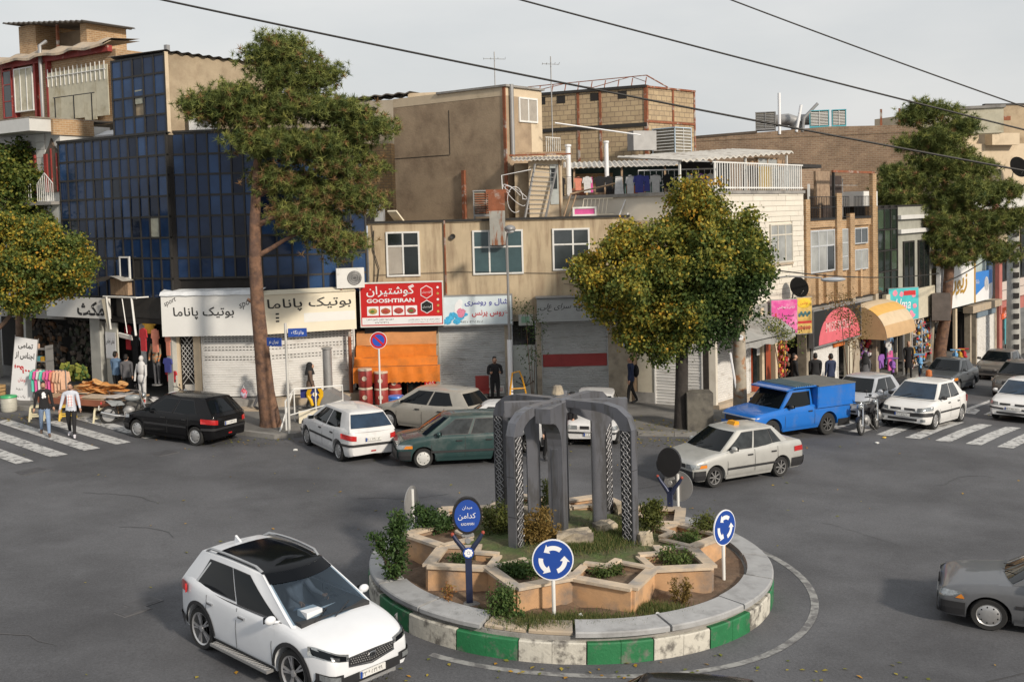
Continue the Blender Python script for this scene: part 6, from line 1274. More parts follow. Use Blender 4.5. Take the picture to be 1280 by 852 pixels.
    def wheels(c):
        sp = c.sp; R = c.R; rr = sp.get('rim', .66)*R; tw = sp.get('tw', .2)
        for xa in (c.fa, c.ra):
            for sd in (1, -1):
                w_ = bpy.data.objects.new('wheel', None); COL.objects.link(w_); w_.parent = c.t; w_.location = (xa, sd*(c.W-.03-tw/2), R); w_.rotation_euler = (0, 0, 0 if sd > 0 else PI)
                if xa == c.fa and sp.get('steer'): w_.rotation_euler = (0, 0, w_.rotation_euler[2]+sp['steer'])
                if not hasattr(c, 'tm'):
                    c.tm = MB().lathe([(rr, -tw/2+.01), (R*.93, -tw/2), (R*.985, -tw/2+.02), (R, -tw/2+.05), (R, tw/2-.05), (R*.985, tw/2-.02), (R*.93, tw/2), (rr, tw/2-.01)], 30, axis='y', cap=False).mesh('tyre', V_tyre, smooth=40)
                    b = MB(); b.lathe([(0, -tw/2+.03), (rr, -tw/2+.03)], 24, axis='y'); b.mi = 0; c.dm = b.mesh('brake', V_well)
                    b = MB(); ns = sp.get('spokes', 7); yf = -tw/2+.01
                    # axis 'y' lathe maps height h to +y; the outer face is at +y for the left wheels
                    b.lathe([(rr*.93, -tw/2+.02), (rr+.006, tw/2-.004), (rr*.93, tw/2-.02)], 30, axis='y', cap=False); yo = tw/2
                    if sp.get('cap'):
                        b.lathe([(rr*.95, yo-.02), (rr*.8, yo-.004), (rr*.35, yo+.006), (0, yo+.01)], 24, axis='y')
                    else:
                        b.lathe([(rr*.22, yo-.03), (rr*.2, yo-.006), (0, yo-.002)], 16, axis='y')
                        for k in range(ns):
                            a = 2*PI*k/ns; 
                            for da in ((-.13, .13) if sp.get('twin') else (0,)):
                                ca, sa = math.cos(a), math.sin(a); c2, s2 = math.cos(a+da), math.sin(a+da); wd = rr*(.1 if sp.get('twin') else .16)
                                px, pz = -sa, ca
                                b.prism([(ca*rr*.15+px*wd*.5, yo-.012, sa*rr*.15+pz*wd*.5), (ca*rr*.15-px*wd*.5, yo-.012, sa*rr*.15-pz*wd*.5), (c2*rr*.97-px*wd*.62, yo-.02, s2*rr*.97-pz*wd*.62), (c2*rr*.97+px*wd*.62, yo-.02, s2*rr*.97+pz*wd*.62)], (0, -.03, 0))
                    c.rm = b.mesh('rim', sp.get('rimmat', V_rim), smooth=35)
                    if sp.get('cap'):
                        b = MB()
                        for k in range(ns): a = 2*PI*k/ns; b.ell((math.cos(a)*rr*.76, yo-.004, math.sin(a)*rr*.76), rr*.07, .01, rr*.09, 8, 4)
                        c.hm = b.mesh('cap_slot', V_well)
                inst('tyre', c.tm, w_); 
                o = inst('rim', c.rm, w_); inst('brake_disc', c.dm, w_)
                if sp.get('cap'): tag(inst('cap_slot', c.hm, w_), kind='stuff')
    def fit(c):
        sp = c.sp; g = sp['cab']; zb = g['zb']
        # side seams, handles, trims
        zs = c.zs
        for x in sp.get('seams', ()): c.side('door_gap', V_seam, x-.006, x+.006, zs+.1, zb-.01, .011, 2)
        c.side('sill', sp.get('sillmat', c.P), c.ra+c.R+.09, c.fa-c.R-.09, zs-.03, zs+.08, .012)
        if sp.get('rub'): c.side('rubbing_strip', V_trim, sp['rub'][0], sp['rub'][1], sp['rub'][2], sp['rub'][2]+.06, .014)
        if c.sq and not sp.get('glass'):
            for x0, x1 in ((c.fa+c.R+.08, c.xf-.025), (c.xr+.025, c.ra-c.R-.08)): c.side('bumper_side', V_trim, x0, x1, .25, .5, .026)
        for x in sp.get('handles', ()):
            z = zb-.13
            for sd in (1, -1): y = sd*(c.hw(x, z)+.012); MB().obox((x, y, z), .085, .018, .016).build('door_handle', sp.get('handlemat', V_trim), c.t)
        # mirrors
        mx_ = g['fb']-.32
        for sd in (1, -1):
            b = MB(); y = sd*(c.W*g.get('wb', .93)+.07); b.ell((mx_-.02, y+sd*.03, zb+.08), .065, .1, .07, 12, 8); b.tube([(mx_, sd*c.W*.88, zb+.02), (mx_, y, zb+.05)], .022, 6); o = b.build('mirror', sp.get('mirrormat', c.P), c.t, smooth=50)
            MB().obox((mx_-.085, y+sd*.03, zb+.08), .004, .085, .05).build('mirror_glass', V_gl, o)
        # wipers
        for y in (.1, .55): 
            a = c.ring(.03, -1+abs(y)*.9); MB().tube([(a.x+.03, -y*c.W*.9, a.z+.02), (a.x-.12, -(y-.45)*c.W, a.z+.13)], .009, 4).build('wiper', V_trim, c.t)
        for p in sp.get('patches', ()): c.epatch(*p)
        for end, w_, z0, z1, txt in sp.get('plates', ()):
            x = (c.xf if end > 0 else c.xr)+end*.03; yo = sp.get('plateoff', 0)
            MB().box(x-.012, x+.012, yo-w_/2, yo+w_/2, z0, z1).build('number_plate', V_plate, c.t)
            h = (z1-z0)*.62; tm = text('plate_number', txt, B_ink, c.t, 0, 0, h, 0, wid=w_*.78); tm.location = (x+end*.014, yo-end*w_*.03, (z0+z1)/2); tm.rotation_euler = (0, 0, R_(90)*end)
            MB().box(x+end*.0125-.001, x+end*.0125+.001, yo-end*(w_/2)*1.0 if end > 0 else yo+w_/2-.04, yo-end*(w_/2)+end*.04 if end > 0 else yo+w_/2, z0, z1).build('plate_strip', M_blue, c.t)
def front_std(c): pass
TX = 'V'
SP = {}
# five door hatchback with sloping nose
def sp_hatch(P, **k):
    d = dict(L=3.84, W=1.66, wb=2.44, fo=.72, r=.295, paint=P, sill=.2, crown=.04,
        top=[(-1.92,.78),(-1.88,.93),(-1.6,.98),(-1.0,.96),(0,.93),(.75,.91),(1.1,.88),(1.5,.79),(1.8,.68),(1.92,.60)],
        cab=dict(fb=1.02, ft=.28, rb=-1.86, rt=-1.42, zb=.9, zr=1.39, wr=1.14, bf=.16, br=.07, arc=.02, dome=.05, rv0=.2),
        wins=[(.06,.44,.13,.44),(.48,.8,.48,.76)], seams=(.88,-.12,-.98), handles=(.05,-.82), rub=(-.92,.85,.52),
        patches=[('headlamp', V_lamp, .52,.97,.57,.62,.68,.73,1), ('grille', V_trim, 0,.4,.42,.42,.5,.5,1), ('front_bumper_strip', V_trim, 0,.98,.36,.4,.42,.46,1,.02), ('tail_lamp', V_red, .62,1.0,.66,.7,.8,.85,-1,.012), ('rear_bumper_strip', V_trim, 0,1.0,.5,.5,.57,.57,-1,.025), ('reflector', V_red, 0,.09,.33,.33,.37,.37,-1,.014)],
        plates=[(-1,.5,.64,.74,'۱۱ ۵ ۷۴۸ ۱۲')], spokes=8, cap=True, tw=.18)
    d.update(k); return d
def sp_pride(P, hatch=False, **k):
    tail = 1.85 if not hatch else 1.74
    d = dict(L=3.93 if not hatch else 3.56, W=1.605, wb=2.345 if not hatch else 2.3, fo=.72, r=.275, paint=P, sill=.21, crown=.03, square=1,
        top=([(-1.96,.80),(-1.9,.92),(-1.5,.955),(-1.0,.96),(0,.92),(.8,.90),(1.2,.85),(1.7,.76),(1.96,.68)] if not hatch else [(-1.78,.84),(-1.7,.93),(-1,.93),(0,.91),(.7,.89),(1.1,.84),(1.55,.76),(1.78,.68)]),
        cab=(dict(fb=1.0, ft=.3, rb=-1.5, rt=-.98, zb=.88, zr=1.36, wr=1.12, bf=.1, br=.05, arc=.015, dome=.045) if not hatch else dict(fb=.98, ft=.28, rb=-1.66, rt=-1.3, zb=.87, zr=1.36, wr=1.12, bf=.1, br=.05, arc=.015, dome=.045)),
        wins=[(.07,.41,.15,.41),(.45,.72,.45,.78),(.74,.88,.8,.88)] if not hatch else [(.07,.44,.15,.44),(.48,.84,.48,.82)], seams=(.84,-.12,-.95), handles=(.05,-.8), rub=(-1.0,.85,.42),
        patches=[('headlamp', V_lamp, .58,.99,.54,.55,.66,.67,1), ('grille', V_trim, 0,.54,.55,.55,.65,.65,1), ('front_bumper', V_trim, 0,.9,.25,.25,.5,.5,1,.03), ('side_indicator', V_amb, .97,1.0,.56,.56,.64,.64,1), ('tail_lamp', V_red, .55,1.0,.66,.66,.8,.8,-1,.012), ('rear_bumper', V_trim, 0,.9,.25,.25,.5,.5,-1,.03)],
        plates=[(-1,.5,.56,.66,'۲۲ ۴ ۳۱۵ ۷۷')], spokes=7, tw=.165, rimmat=mat('grey_steel_rim', (.16,.16,.16), .6))
    d.update(k); return d
# --- the big white crossover in the foreground
WH = paint('white_car_paint', (.68,.7,.73)); 
V_scr = bpy.data.materials.new('clear_screen'); V_scr.use_nodes = True
_n = V_scr.node_tree; _n.nodes.clear(); _o = _n.nodes.new('ShaderNodeOutputMaterial'); _m = _n.nodes.new('ShaderNodeMixShader'); _t = _n.nodes.new('ShaderNodeBsdfTransparent'); _t.inputs[0].default_value = (.52,.6,.66,1); _g = _n.nodes.new('ShaderNodeBsdfGlossy'); _g.inputs['Roughness'].default_value = .02; _g.inputs[0].default_value = (.7,.85,1,1); _fz = _n.nodes.new('ShaderNodeValue'); _fz.outputs[0].default_value = .085
_n.links.new(_fz.outputs[0], _m.inputs[0]); _n.links.new(_t.outputs[0], _m.inputs[1]); _n.links.new(_g.outputs[0], _m.inputs[2]); _n.links.new(_m.outputs[0], _o.inputs[0])
V_rg = mat('black_roof_glass', (.004,.005,.007), .12, var=0, spec=.12)
def suv():
    sp = dict(L=4.3, W=1.78, wb=2.64, fo=.87, r=.372, paint=WH, sill=.27, crown=.05,
        top=[(-2.21,.98),(-2.16,1.12),(-1.9,1.16),(-1.3,1.14),(0,1.08),(.7,1.06),(1.0,1.05),(1.4,1.0),(1.8,.92),(2.08,.82),(2.21,.70)],
        cab=dict(fb=1.18, ft=.14, rb=-2.1, rt=-1.68, zb=1.04, zr=1.6, wr=1.28, bf=.2, br=.08, arc=.045, dome=.05, rv0=.3, wb=.94),
        wins=[(.085,.42,.2,.42,.09,.84),(.445,.85,.445,.78,.14,.84)], seams=(.78,-.22,-1.12), handles=(-.05,-1.0), handlemat=V_chr,
        sillmat=V_trim, glass=V_gl, screen=V_scr,
        patches=[('headlamp', V_lamp, .5,1.0,.69,.8,.8,.95,1,.012), ('headlamp_core', V_gl, .54,.95,.705,.81,.78,.92,1,.017), ('headlamp_lens', V_chr, .68,.8,.755,.77,.8,.82,1,.024), ('grille', V_trim, 0,.5,.55,.62,.73,.73,1,.016), ('grille_edge', V_chr, 0,.52,.735,.73,.76,.755,1,.026), ('grille_edge', V_chr, 0,.5,.53,.6,.55,.625,1,.026),
                 ('lower_grille', V_trim, 0,.62,.3,.33,.47,.47,1,.02), ('fog_lamp', V_lamp, .66,.92,.42,.46,.5,.55,1,.03), ('fog_recess', V_trim, .6,.94,.38,.4,.52,.56,1,.018), ('bumper_plate', M_grey, 0,.5,.27,.27,.33,.33,1,.05), ('tail_lamp', V_red, .62,1.0,.9,.92,1.05,1.08,-1,.02), ('rear_bumper', V_trim, 0,1.0,.3,.34,.5,.5,-1,.03)],
        plates=[(1,.5,.36,.465,'۳۳ ۶ ۵۳۱ ۹۹')], open=True, spokes=5, twin=True, rim=.74, tw=.23, plateoff=-.0, rimmat=mat('dark_alloy', (.5,.5,.51), .3, metal=.6, var=.1), steer=.06)
    x0, y0 = -3.72, 16.95; c = Car('crossover_car', 'large white crossover car with dark glass roof driving in the left foreground', (x0, y0, gz(x0, y0)), R_(-42), sp); c.t.rotation_euler = (0, .022, R_(-43)); c.t.scale = (.95,)*3; t = c.t; g = sp['cab']
    c.epatch('roof_x', V_gl, 0,0,0,0,0,0,1) if False else None
    # black wheel arch lips and sill tread
    for xa in (c.fa, c.ra):
        for sd in (1, -1):
            P = []
            for i in range(17):
                a = PI*i/16; row = []
                for rr in (c.R+.055, c.R+.12):
                    x = xa+rr*math.cos(a); z = max(c.R+rr*math.sin(a), c.zs); row.append((x, sd*(c.hw(x, z)+.012), z))
                P.append(row)
            MB().grid(P, flip=sd > 0).build('arch_trim', V_trim, t)
    for sd in (1, -1):
        b = MB(); b.box(c.ra+.5, c.fa-.5, sd*(c.W+.03)-.07, sd*(c.W+.03)+.07, .255, .3); o = b.build('running_board', M_grey, t)
        b = MB(); 
        for i in range(22): x = c.ra+.55+i*.072; b.obox((x, sd*(c.W+.03), .303), .012, .055, .006, (0, 0, .5*sd))
        tag(b.build('tread_bar', V_chr, o), kind='stuff')
        b = MB(); pts = []
        for i in range(12):
            s_ = .02+.9*i/11; p = c.ring(1, s_); pts.append((p.x, sd*(p.y-.03), p.z+.045+(.03 if 0 < i < 11 else -.03)))
        b.tube(pts, .022, 6); b.build('roof_rail', mat('satin_rail', (.45,.46,.47), .35, metal=.6), t, smooth=60)
    for sd in (1, -1):
        P = []; tr = [c.ring(1, s_) for s_ in c.S_ if s_ < .78]
        for q in (.06, .16, .35, .6, .85, 1):
            P.append([(p.x+(min(max(p.x, g['rt']+.2), g['ft']-.2)-p.x)*q, sd*p.y*(1-q), p.z+g.get('dome', .055)*(1-(1-q)**2.6)+.012) for p in tr])
        MB().grid(P, flip=sd > 0).build('glass_roof', V_rg, t, smooth=60)
        hd = [c.ring(1, s_) for s_ in c.S_ if s_ < .04]; MB().grid([[(p.x+.012*(1-q/.07)+(min(max(p.x, g['rt']+.2), g['ft']-.2)-p.x)*q, sd*p.y*(1-q), p.z+g.get('dome', .055)*(1-(1-q)**2.6)+.012+.004*(q > 0)) for p in hd] for q in (0, .03, .07)], flip=sd > 0).build('roof_header', V_rg, t, smooth=60)
    for x0_, x1_, nm in ():
        P = []
        for i in range(9):
            x = x0_+(x1_-x0_)*i/8; row = []
            for j in range(-6, 7): y = j/6*.5; q = 1-abs(y)/.62; z = g['zr']+.0+.06*(1-(1-q)**2.6)+.04*math.sin(PI*(g['ft']-x)/(g['ft']-g['rt']))+.03; row.append((x, y, z))
            P.append(row)
        MB().grid(P).build(nm, V_gl, t, smooth=60)
    P = [[(c.ring(v, -1+.93*abs(j)/8).x+.012, c.ring(v, -1+.93*abs(j)/8).y*(1 if j > 0 else -1), c.ring(v, -1+.93*abs(j)/8).z+.012) for j in range(-8, 9)] for v in (.8, .87, .94, 1.0)]
    MB().grid(P).build('screen_top_band', V_rg, t, smooth=60)
    MB().prism([(-1.32,-.02,1.64),(-1.56,-.02,1.62),(-1.54,-.02,1.76)], (0,.04,0)).build('antenna_fin', WH, t)
    # hood: badge, lines
    b = MB(); b.lathe([(0, 0), (.075, .0), (.085, -.006)], 20, (0, 0, 0), 'x'); o = b.build('badge', V_chr, t); o.location = (c.fx(0, .66, 1)+.035, 0, .67); o.scale = (1, 1, .55); tt = text('badge_letters', 'KIA', V_gl, t, 0, 0, .05, 0, wid=.1); tt.location = (c.fx(0, .66, 1)+.04, 0, .67); tt.rotation_euler = (0, 0, PI/2)
    b = MB()      # honeycomb studs in the grille
    for r_ in range(4):
        for k in range(-9, 10):
            y = (k+.5*(r_ % 2))*.045
            if abs(y) < .42: b.ell((c.fx(y, .6, 1)+.02, y, .595+.035*r_+abs(y)*.12), .006, .014, .01, 6, 3)
    tag(b.build('grille_mesh', M_grey, t), kind='stuff')
    for sd in (1, -1):     # chrome window line, quarter trim, repeater
        P = [[(p.x, sd*(p.y+.012), p.z+dz) for dz in (-.012, .012)] for p in [c.ring(.04, s_) for s_ in np.linspace(.06, .86, 20)]]
        MB().grid(P, flip=sd > 0).build('window_chrome', V_chr, t)
        p0, p1 = c.ring(.1, .845), c.ring(.8, .76); MB().grid([[(p0.x+.03, sd*(p0.y+.013), p0.z), (p0.x-.03, sd*(p0.y+.011), p0.z)], [(p1.x+.025, sd*(p1.y+.013), p1.z), (p1.x-.02, sd*(p1.y+.011), p1.z)]], flip=sd < 0).build('quarter_chrome', V_chr, t)
        pass
    for k in range(-3, 4): MB().obox((c.xf+.05, k*.11, .27), .02, .035, .02).build('bumper_bar', V_chr, t)
    # people and a box seen through the windscreen
    MB().box(-1.6, 1.3, -.7, .7, .42, .5).build('floor', V_well, t)
    b = MB(); b.box(.75, 1.3, -.68, .68, .85, 1.1); b.build('dashboard', mat('dash_plastic', (.03,.03,.032), .8), t); b = MB()
    for y in (-.36, .36): b.box(-.55, -.0, y-.24, y+.24, .5, .66); b.obox((-.55, y, .95), .08, .23, .36, (0, -.2, 0)); b.obox((-.62, y, 1.36), .05, .12, .1)
    b.build('seats', mat('seat_cloth', (.1,.1,.1), .9), t); b = MB(); b.tube([(.62+.06*math.sin(a), .36+.17*math.cos(a), .98+.16*math.sin(a)) for a in np.linspace(0, 2*PI, 17)], .015, 5); b.build('steering_wheel', V_trim, t)
    MB().box(.95, 1.2, -.5, -.2, 1.1, 1.2).build('tissue_box', M_sw, t)
    return c
suv()
def place(x, y): return (x, y, gz(x, y))
BK = mat('black_car_paint', (.007,.007,.008), .25, var=.1, coat=.3, spec=.12); CW = paint('white_hatch_paint', (.62,.62,.62), 1); SG = paint('champagne_paint', (.36,.34,.3), 1, .2); DG = paint('dark_green_paint', (.022,.05,.05), 1); SV = paint('silver_paint', (.46,.46,.44), 1, .3); BL = paint('blue_van_paint', (.015,.14,.5), 1); GY = paint('grey_paint', (.08,.09,.1), 1, .3); BR = paint('brown_grey_paint', (.14,.13,.12), 1, .3); GR4 = paint('graphite_paint', (.13,.135,.145), 1, .3); SL = paint('pale_silver_paint', (.42,.44,.48), 1, .2)
def slope(c, rz):
    x, y = c.t.location[:2]; dx, dy = math.cos(rz), math.sin(rz); e = 1.2
    px = (gz(x+dx*e, y+dy*e)-gz(x-dx*e, y-dy*e))/(2*e); py = (gz(x-dy*e, y+dx*e)-gz(x+dy*e, y-dx*e))/(2*e)
    c.t.rotation_euler = (math.atan(py), -math.atan(px), rz)
def park(kind, name, label, x, y, deg, **k):
    c = Car(name, label, place(x, y), R_(deg), kind, k.get('group')); slope(c, R_(deg)); return c
park(sp_hatch(BK, plates=[(-1,.5,.62,.73,'۵۵ ۵ ۷۴۷ ۱۱')]), 'hatchback_car', 'black five door hatchback parked below the left pine with its tail to the right', -10.5, 33.8, 152)
park(sp_hatch(CW, sglass=V_gl, glass=V_glb), 'hatchback_car', 'white five door hatchback seen from behind left of the orange awning', -5.1, 32.05, 122)
park(sp_hatch(SG, rub=None, plates=[]), 'hatchback_car', 'champagne beige hatchback parked behind the dark green car', -2.75, 35.3, 150)
park(sp_pride(DG, True, sglass=V_gli, cap=True, rimmat=mat('white_wheel_cap', (.5,.5,.48), .5)), 'green_car', 'dark green boxy hatchback in front of the champagne hatchback beside the arches', -1.75, 30.75, 193)
c = park(sp_pride(SV, sglass=V_gli), 'taxi_car', 'silver saloon taxi with an orange roof light right of the arches', 5.8, 29.0, 211)
b = MB(); b.prism([(.1,-.14,0),(-.1,-.14,0),(-.07,-.12,.1),(.07,-.12,.1)], (0,.28,0)); o = b.build('taxi_light', mat('taxi_orange', (.75,.33,.01), .4), c.t); o.location = (-.05, .0, 1.41)
park(sp_hatch(paint('white_logan', (.66,.66,.65), 0), L=4.1, W=1.73, wb=2.55, fo=.78, r=.3,
    top=[(-2.05,.85),(-1.98,.99),(-1.6,1.03),(-1.0,1.0),(0,.97),(.8,.95),(1.2,.9),(1.7,.8),(1.95,.7),(2.05,.62)], cab=dict(fb=1.15, ft=.4, rb=-1.75, rt=-1.05, zb=.94, zr=1.46, wr=1.22, bf=.14, br=.06, arc=.02, dome=.05), wins=[(.07,.43,.14,.43),(.47,.76,.47,.8)], seams=(.98,-.05,-.95), handles=(.12,-.78), glass=V_gl, screen=V_glb, sglass=V_gli, rub=(-.9,.95,.52), mirrormat=V_trim,
    patches=[('headlamp', V_lamp, .55,1.0,.6,.66,.73,.79,1,.01), ('grille', V_trim, .06,.48,.63,.63,.71,.71,1,.012), ('grille_bar', V_chr, .06,.48,.66,.66,.675,.675,1,.02), ('front_bumper_strip', V_trim, 0,1.0,.43,.48,.56,.6,1,.03), ('air_intake', V_trim, 0,.55,.29,.3,.38,.38,1,.015), ('fog_lamp', V_lamp, .68,.85,.3,.3,.38,.38,1,.02), ('tail_lamp', V_red, .75,1,.72,.72,.95,.95,-1,.01)],
    plates=[(1,.5,.44,.54,'۲۴ ۲ ۹۵۱ ۸۸')]), 'saloon_car', 'white saloon with black bumper parked at the right hand crosswalk', 14.15, 37.05, 229)
o_ = park(sp_hatch(SL, L=3.9, wb=2.44, plates=[(1,.45,.44,.53,'۶۶ ۳ ۱۲۴ ۱۰')], patches=[('headlamp', V_lamp, .5,.97,.57,.62,.68,.73,1), ('grille', V_trim, 0,.42,.42,.42,.52,.52,1), ('air_intake', V_trim, 0,.6,.28,.3,.37,.37,1)]), 'hatchback_car', 'pale silver hatchback between the motorcycles and the white saloon', 12.5, 38.6, 231)
park(sp_pride(GY, L=3.95, patches=[('headlamp', V_lamp, .55,.99,.55,.56,.67,.68,1), ('grille', V_trim, 0,.5,.56,.56,.66,.66,1), ('front_bumper', V_trim, 0,1.0,.26,.28,.5,.5,1,.03), ('side_indicator', V_amb, .93,1.0,.55,.55,.66,.66,1,.012)], cap=True, rimmat=V_rim, plates=[]), 'saloon_car', 'dark grey boxy saloon before the right pine trunk', 19.6, 48.4, 232)
park(sp_hatch(BR, L=4.4, W=1.76, wb=2.6, fo=.85, r=.32, top=[(-2.2,.9),(-2.1,1.03),(-1.5,1.06),(0,1.0),(.9,.96),(1.3,.9),(1.8,.8),(2.1,.7),(2.2,.62)], cab=dict(fb=1.2, ft=.4, rb=-1.9, rt=-1.1, zb=.96, zr=1.46, wr=1.2, bf=.18, arc=.02), seams=(1.0,), handles=(), rub=None,
    patches=[('headlamp', V_lamp, .5,1.0,.62,.7,.74,.84,1,.01), ('grille', V_trim, 0,.45,.6,.6,.74,.74,1,.012), ('grille_bar', V_chr, .0,.44,.66,.66,.69,.69,1,.022), ('air_intake', V_trim, 0,.6,.27,.3,.42,.42,1,.015)], plates=[(1,.5,.42,.52,'۷۷ ۸ ۶۲۴ ۱۱')]), 'saloon_car', 'brown grey modern saloon behind the white car at the right edge', 22.1, 46.9, 236)
park(sp_hatch(BR, L=4.2, plates=[]), 'saloon_car', 'silver grey car queueing behind the dark grey saloon in the right street', 24.6, 54.4, 234)
park(sp_hatch(CW, plates=[]), 'hatchback_car', 'white car at the far right edge with its roof in front of the pole', 27.9, 55.4, 236)
park(sp_hatch(paint('bright_white_paint', (.68,.68,.68)), L=4.3, W=1.72, wb=2.65, fo=.85, r=.3, top=[(-2.15,.88),(-2.05,1.0),(-1.5,1.0),(0,.94),(.9,.92),(1.3,.87),(1.8,.77),(2.05,.69),(2.15,.6)], cab=dict(fb=1.2, ft=.42, rb=-1.85, rt=-1.1, zb=.91, zr=1.4, wr=1.2, bf=.16, arc=.02), rub=None, screen=V_glb,
    patches=[('headlamp', V_lamp, .55,1.0,.58,.6,.7,.73,1,.01), ('grille', V_trim, .08,.5,.6,.6,.67,.67,1,.012), ('front_bumper_strip', V_trim, 0.35,.98,.44,.48,.5,.53,1,.025), ('air_intake', V_trim, 0,.6,.27,.29,.36,.36,1,.015), ('tail_lamp', V_red, .75,1,.72,.72,.9,.9,-1,.01)], plates=[(1,.5,.44,.54,'۳۲ ۶ ۷۱۸ ۵۵')]), 'saloon_car', 'white saloon driving toward the crosswalk at the right edge', 18.85, 39.5, 232)
park(sp_pride(paint('white_pride', (.6,.6,.6), 1), patches=[('headlamp', V_lamp, .55,.99,.55,.56,.67,.68,1), ('grille', V_trim, .1,.45,.56,.56,.66,.66,1), ('front_bumper_strip', V_trim, 0,1.0,.43,.44,.48,.49,1,.03)], plates=[(1,.48,.36,.45,'۶۶ ۴ ۲۳۸ ۲۱')]), 'saloon_car', 'white saloon facing the camera half hidden behind the arches', 2.55, 34.4, 262)
park(sp_pride(paint('white_pride', 0), plates=[(-1,.48,.56,.65,'۷۸ ۲ ۳۱۵ ۲۲')], patches=[('tail_lamp', V_red, .55,1.0,.66,.66,.84,.84,-1,.014), ('rear_bumper', V_trim, 0,.9,.25,.25,.5,.5,-1,.03), ('headlamp', V_lamp, .55,.99,.55,.56,.67,.68,1)]), 'saloon_car', 'pale car of which only a red tail lamp shows between the arches', -.6, 32.6, 172)
c = park(sp_hatch(GR4, L=4.41, W=1.69, wb=2.67, fo=.8, r=.3, sill=.2, crown=.03, square=1, top=[(-2.2,.85),(-2.1,.98),(-1.6,1.0),(0,.94),(.85,.91),(1.3,.87),(1.9,.78),(2.2,.68)], cab=dict(fb=1.05, ft=.35, rb=-1.7, rt=-1.05, zb=.9, zr=1.38, wr=1.18, bf=.12, arc=.02), wins=[(.07,.42,.14,.42),(.46,.8,.46,.82)], seams=(.85,), rub=(-1.0,1.0,.5), spokes=9, sglass=V_gli,
    patches=[('headlamp', V_lamp, .5,1.0,.56,.57,.69,.7,1,.01), ('side_indicator', V_amb, .985,1.0,.57,.57,.67,.67,1,.014), ('front_bumper', V_trim, 0,.9,.25,.25,.5,.5,1,.035), ('grille', V_trim, 0,.46,.57,.57,.68,.68,1)], plates=[(1,.5,.36,.46,'۱۲ ۷ ۵۴۸ ۱۰')]), 'saloon_car', 'graphite grey saloon entering at the lower right edge', 9.6, 18.3, 157); c.t.scale = (1, 1, .9)
park(sp_pride(BK, plates=[]), 'saloon_car', 'black car below the island with only its roof in the picture', 1.75, 12.68, 172)
# --- blue pickup with a boxed bed
def pickup():
    sp = dict(L=4.35, W=1.62, wb=2.5, fo=.72, r=.36, paint=BL, sill=.34, crown=.02, square=1,
        top=[(-2.17,1.0),(-.55,1.0),(-.5,1.04),(.7,1.04),(1.2,1.0),(1.9,.93),(2.17,.86)], cab=dict(fb=1.05, ft=.55, rb=-.42, rt=-.38, zb=1.0, zr=1.56, wr=1.3, bf=.08, br=.02, arc=.0, dome=.04),
        wins=[(.08,.9,.17,.9,.08,.84)], seams=(.92,-.4), handles=(-.2,), rub=None, mirrormat=V_trim, screen=V_gl, sglass=V_gl,
        patches=[('headlamp', V_lamp, .66,.9,.62,.62,.8,.8,1,.02), ('grille', V_trim, 0,.62,.62,.62,.79,.79,1,.015), ('front_bumper', V_chr, 0,1.0,.4,.4,.5,.5,1,.05), ('grille_edge', M_white, 0,.95,.81,.81,.84,.84,1,.02)], plates=[(1,.48,.44,.53,'۹۵ ۲ ۶۵۳ ۲۱')], spokes=8, rim=.6, tw=.2, rimmat=mat('dark_steel_rim', (.07,.07,.07), .6))
    c = Car('pickup_truck', 'bright blue pickup with a sheet metal box on its bed parked beside the concrete pole', place(8.75, 34.6), R_(212), sp, cat='pickup truck'); slope(c, R_(212)); t = c.t
    b = MB(); b.box(-2.17, -.5, -.86, -.82, .98, 1.62); b.box(-2.17, -.5, .82, .86, .98, 1.62); b.box(-2.21, -2.17, -.86, .86, .98, 1.62); b.box(-.52, -.46, -.86, .86, 1.0, 1.62); b.box(-2.23, -.44, -.88, .88, .94, .99); b.build('bed_box', BL, t)
    b = MB(); b.box(-2.21, -.48, -.88, .88, 1.62, 1.66); b.build('box_roof', mat('grey_tarpaulin', (.12,.12,.11), .8, var=.25, scale=4), t)
    b = MB()
    for i in range(9): b.box(-.42+.1*i, -.38+.1*i, -.75, .75, 1.66, 1.69)
    b.build('rack_bar', mat('weathered_slats', (.13,.18,.18), .8), t)
    b = MB(); b.prism([(.55,-.78,1.6),(.85,-.78,1.56),(.85,.78,1.56),(.55,.78,1.6)], (0,0,.04)); b.box(-.5, .56, -.78, .78, 1.62, 1.66); b.build('cab_rack', BL, t)
    return c
pickup()
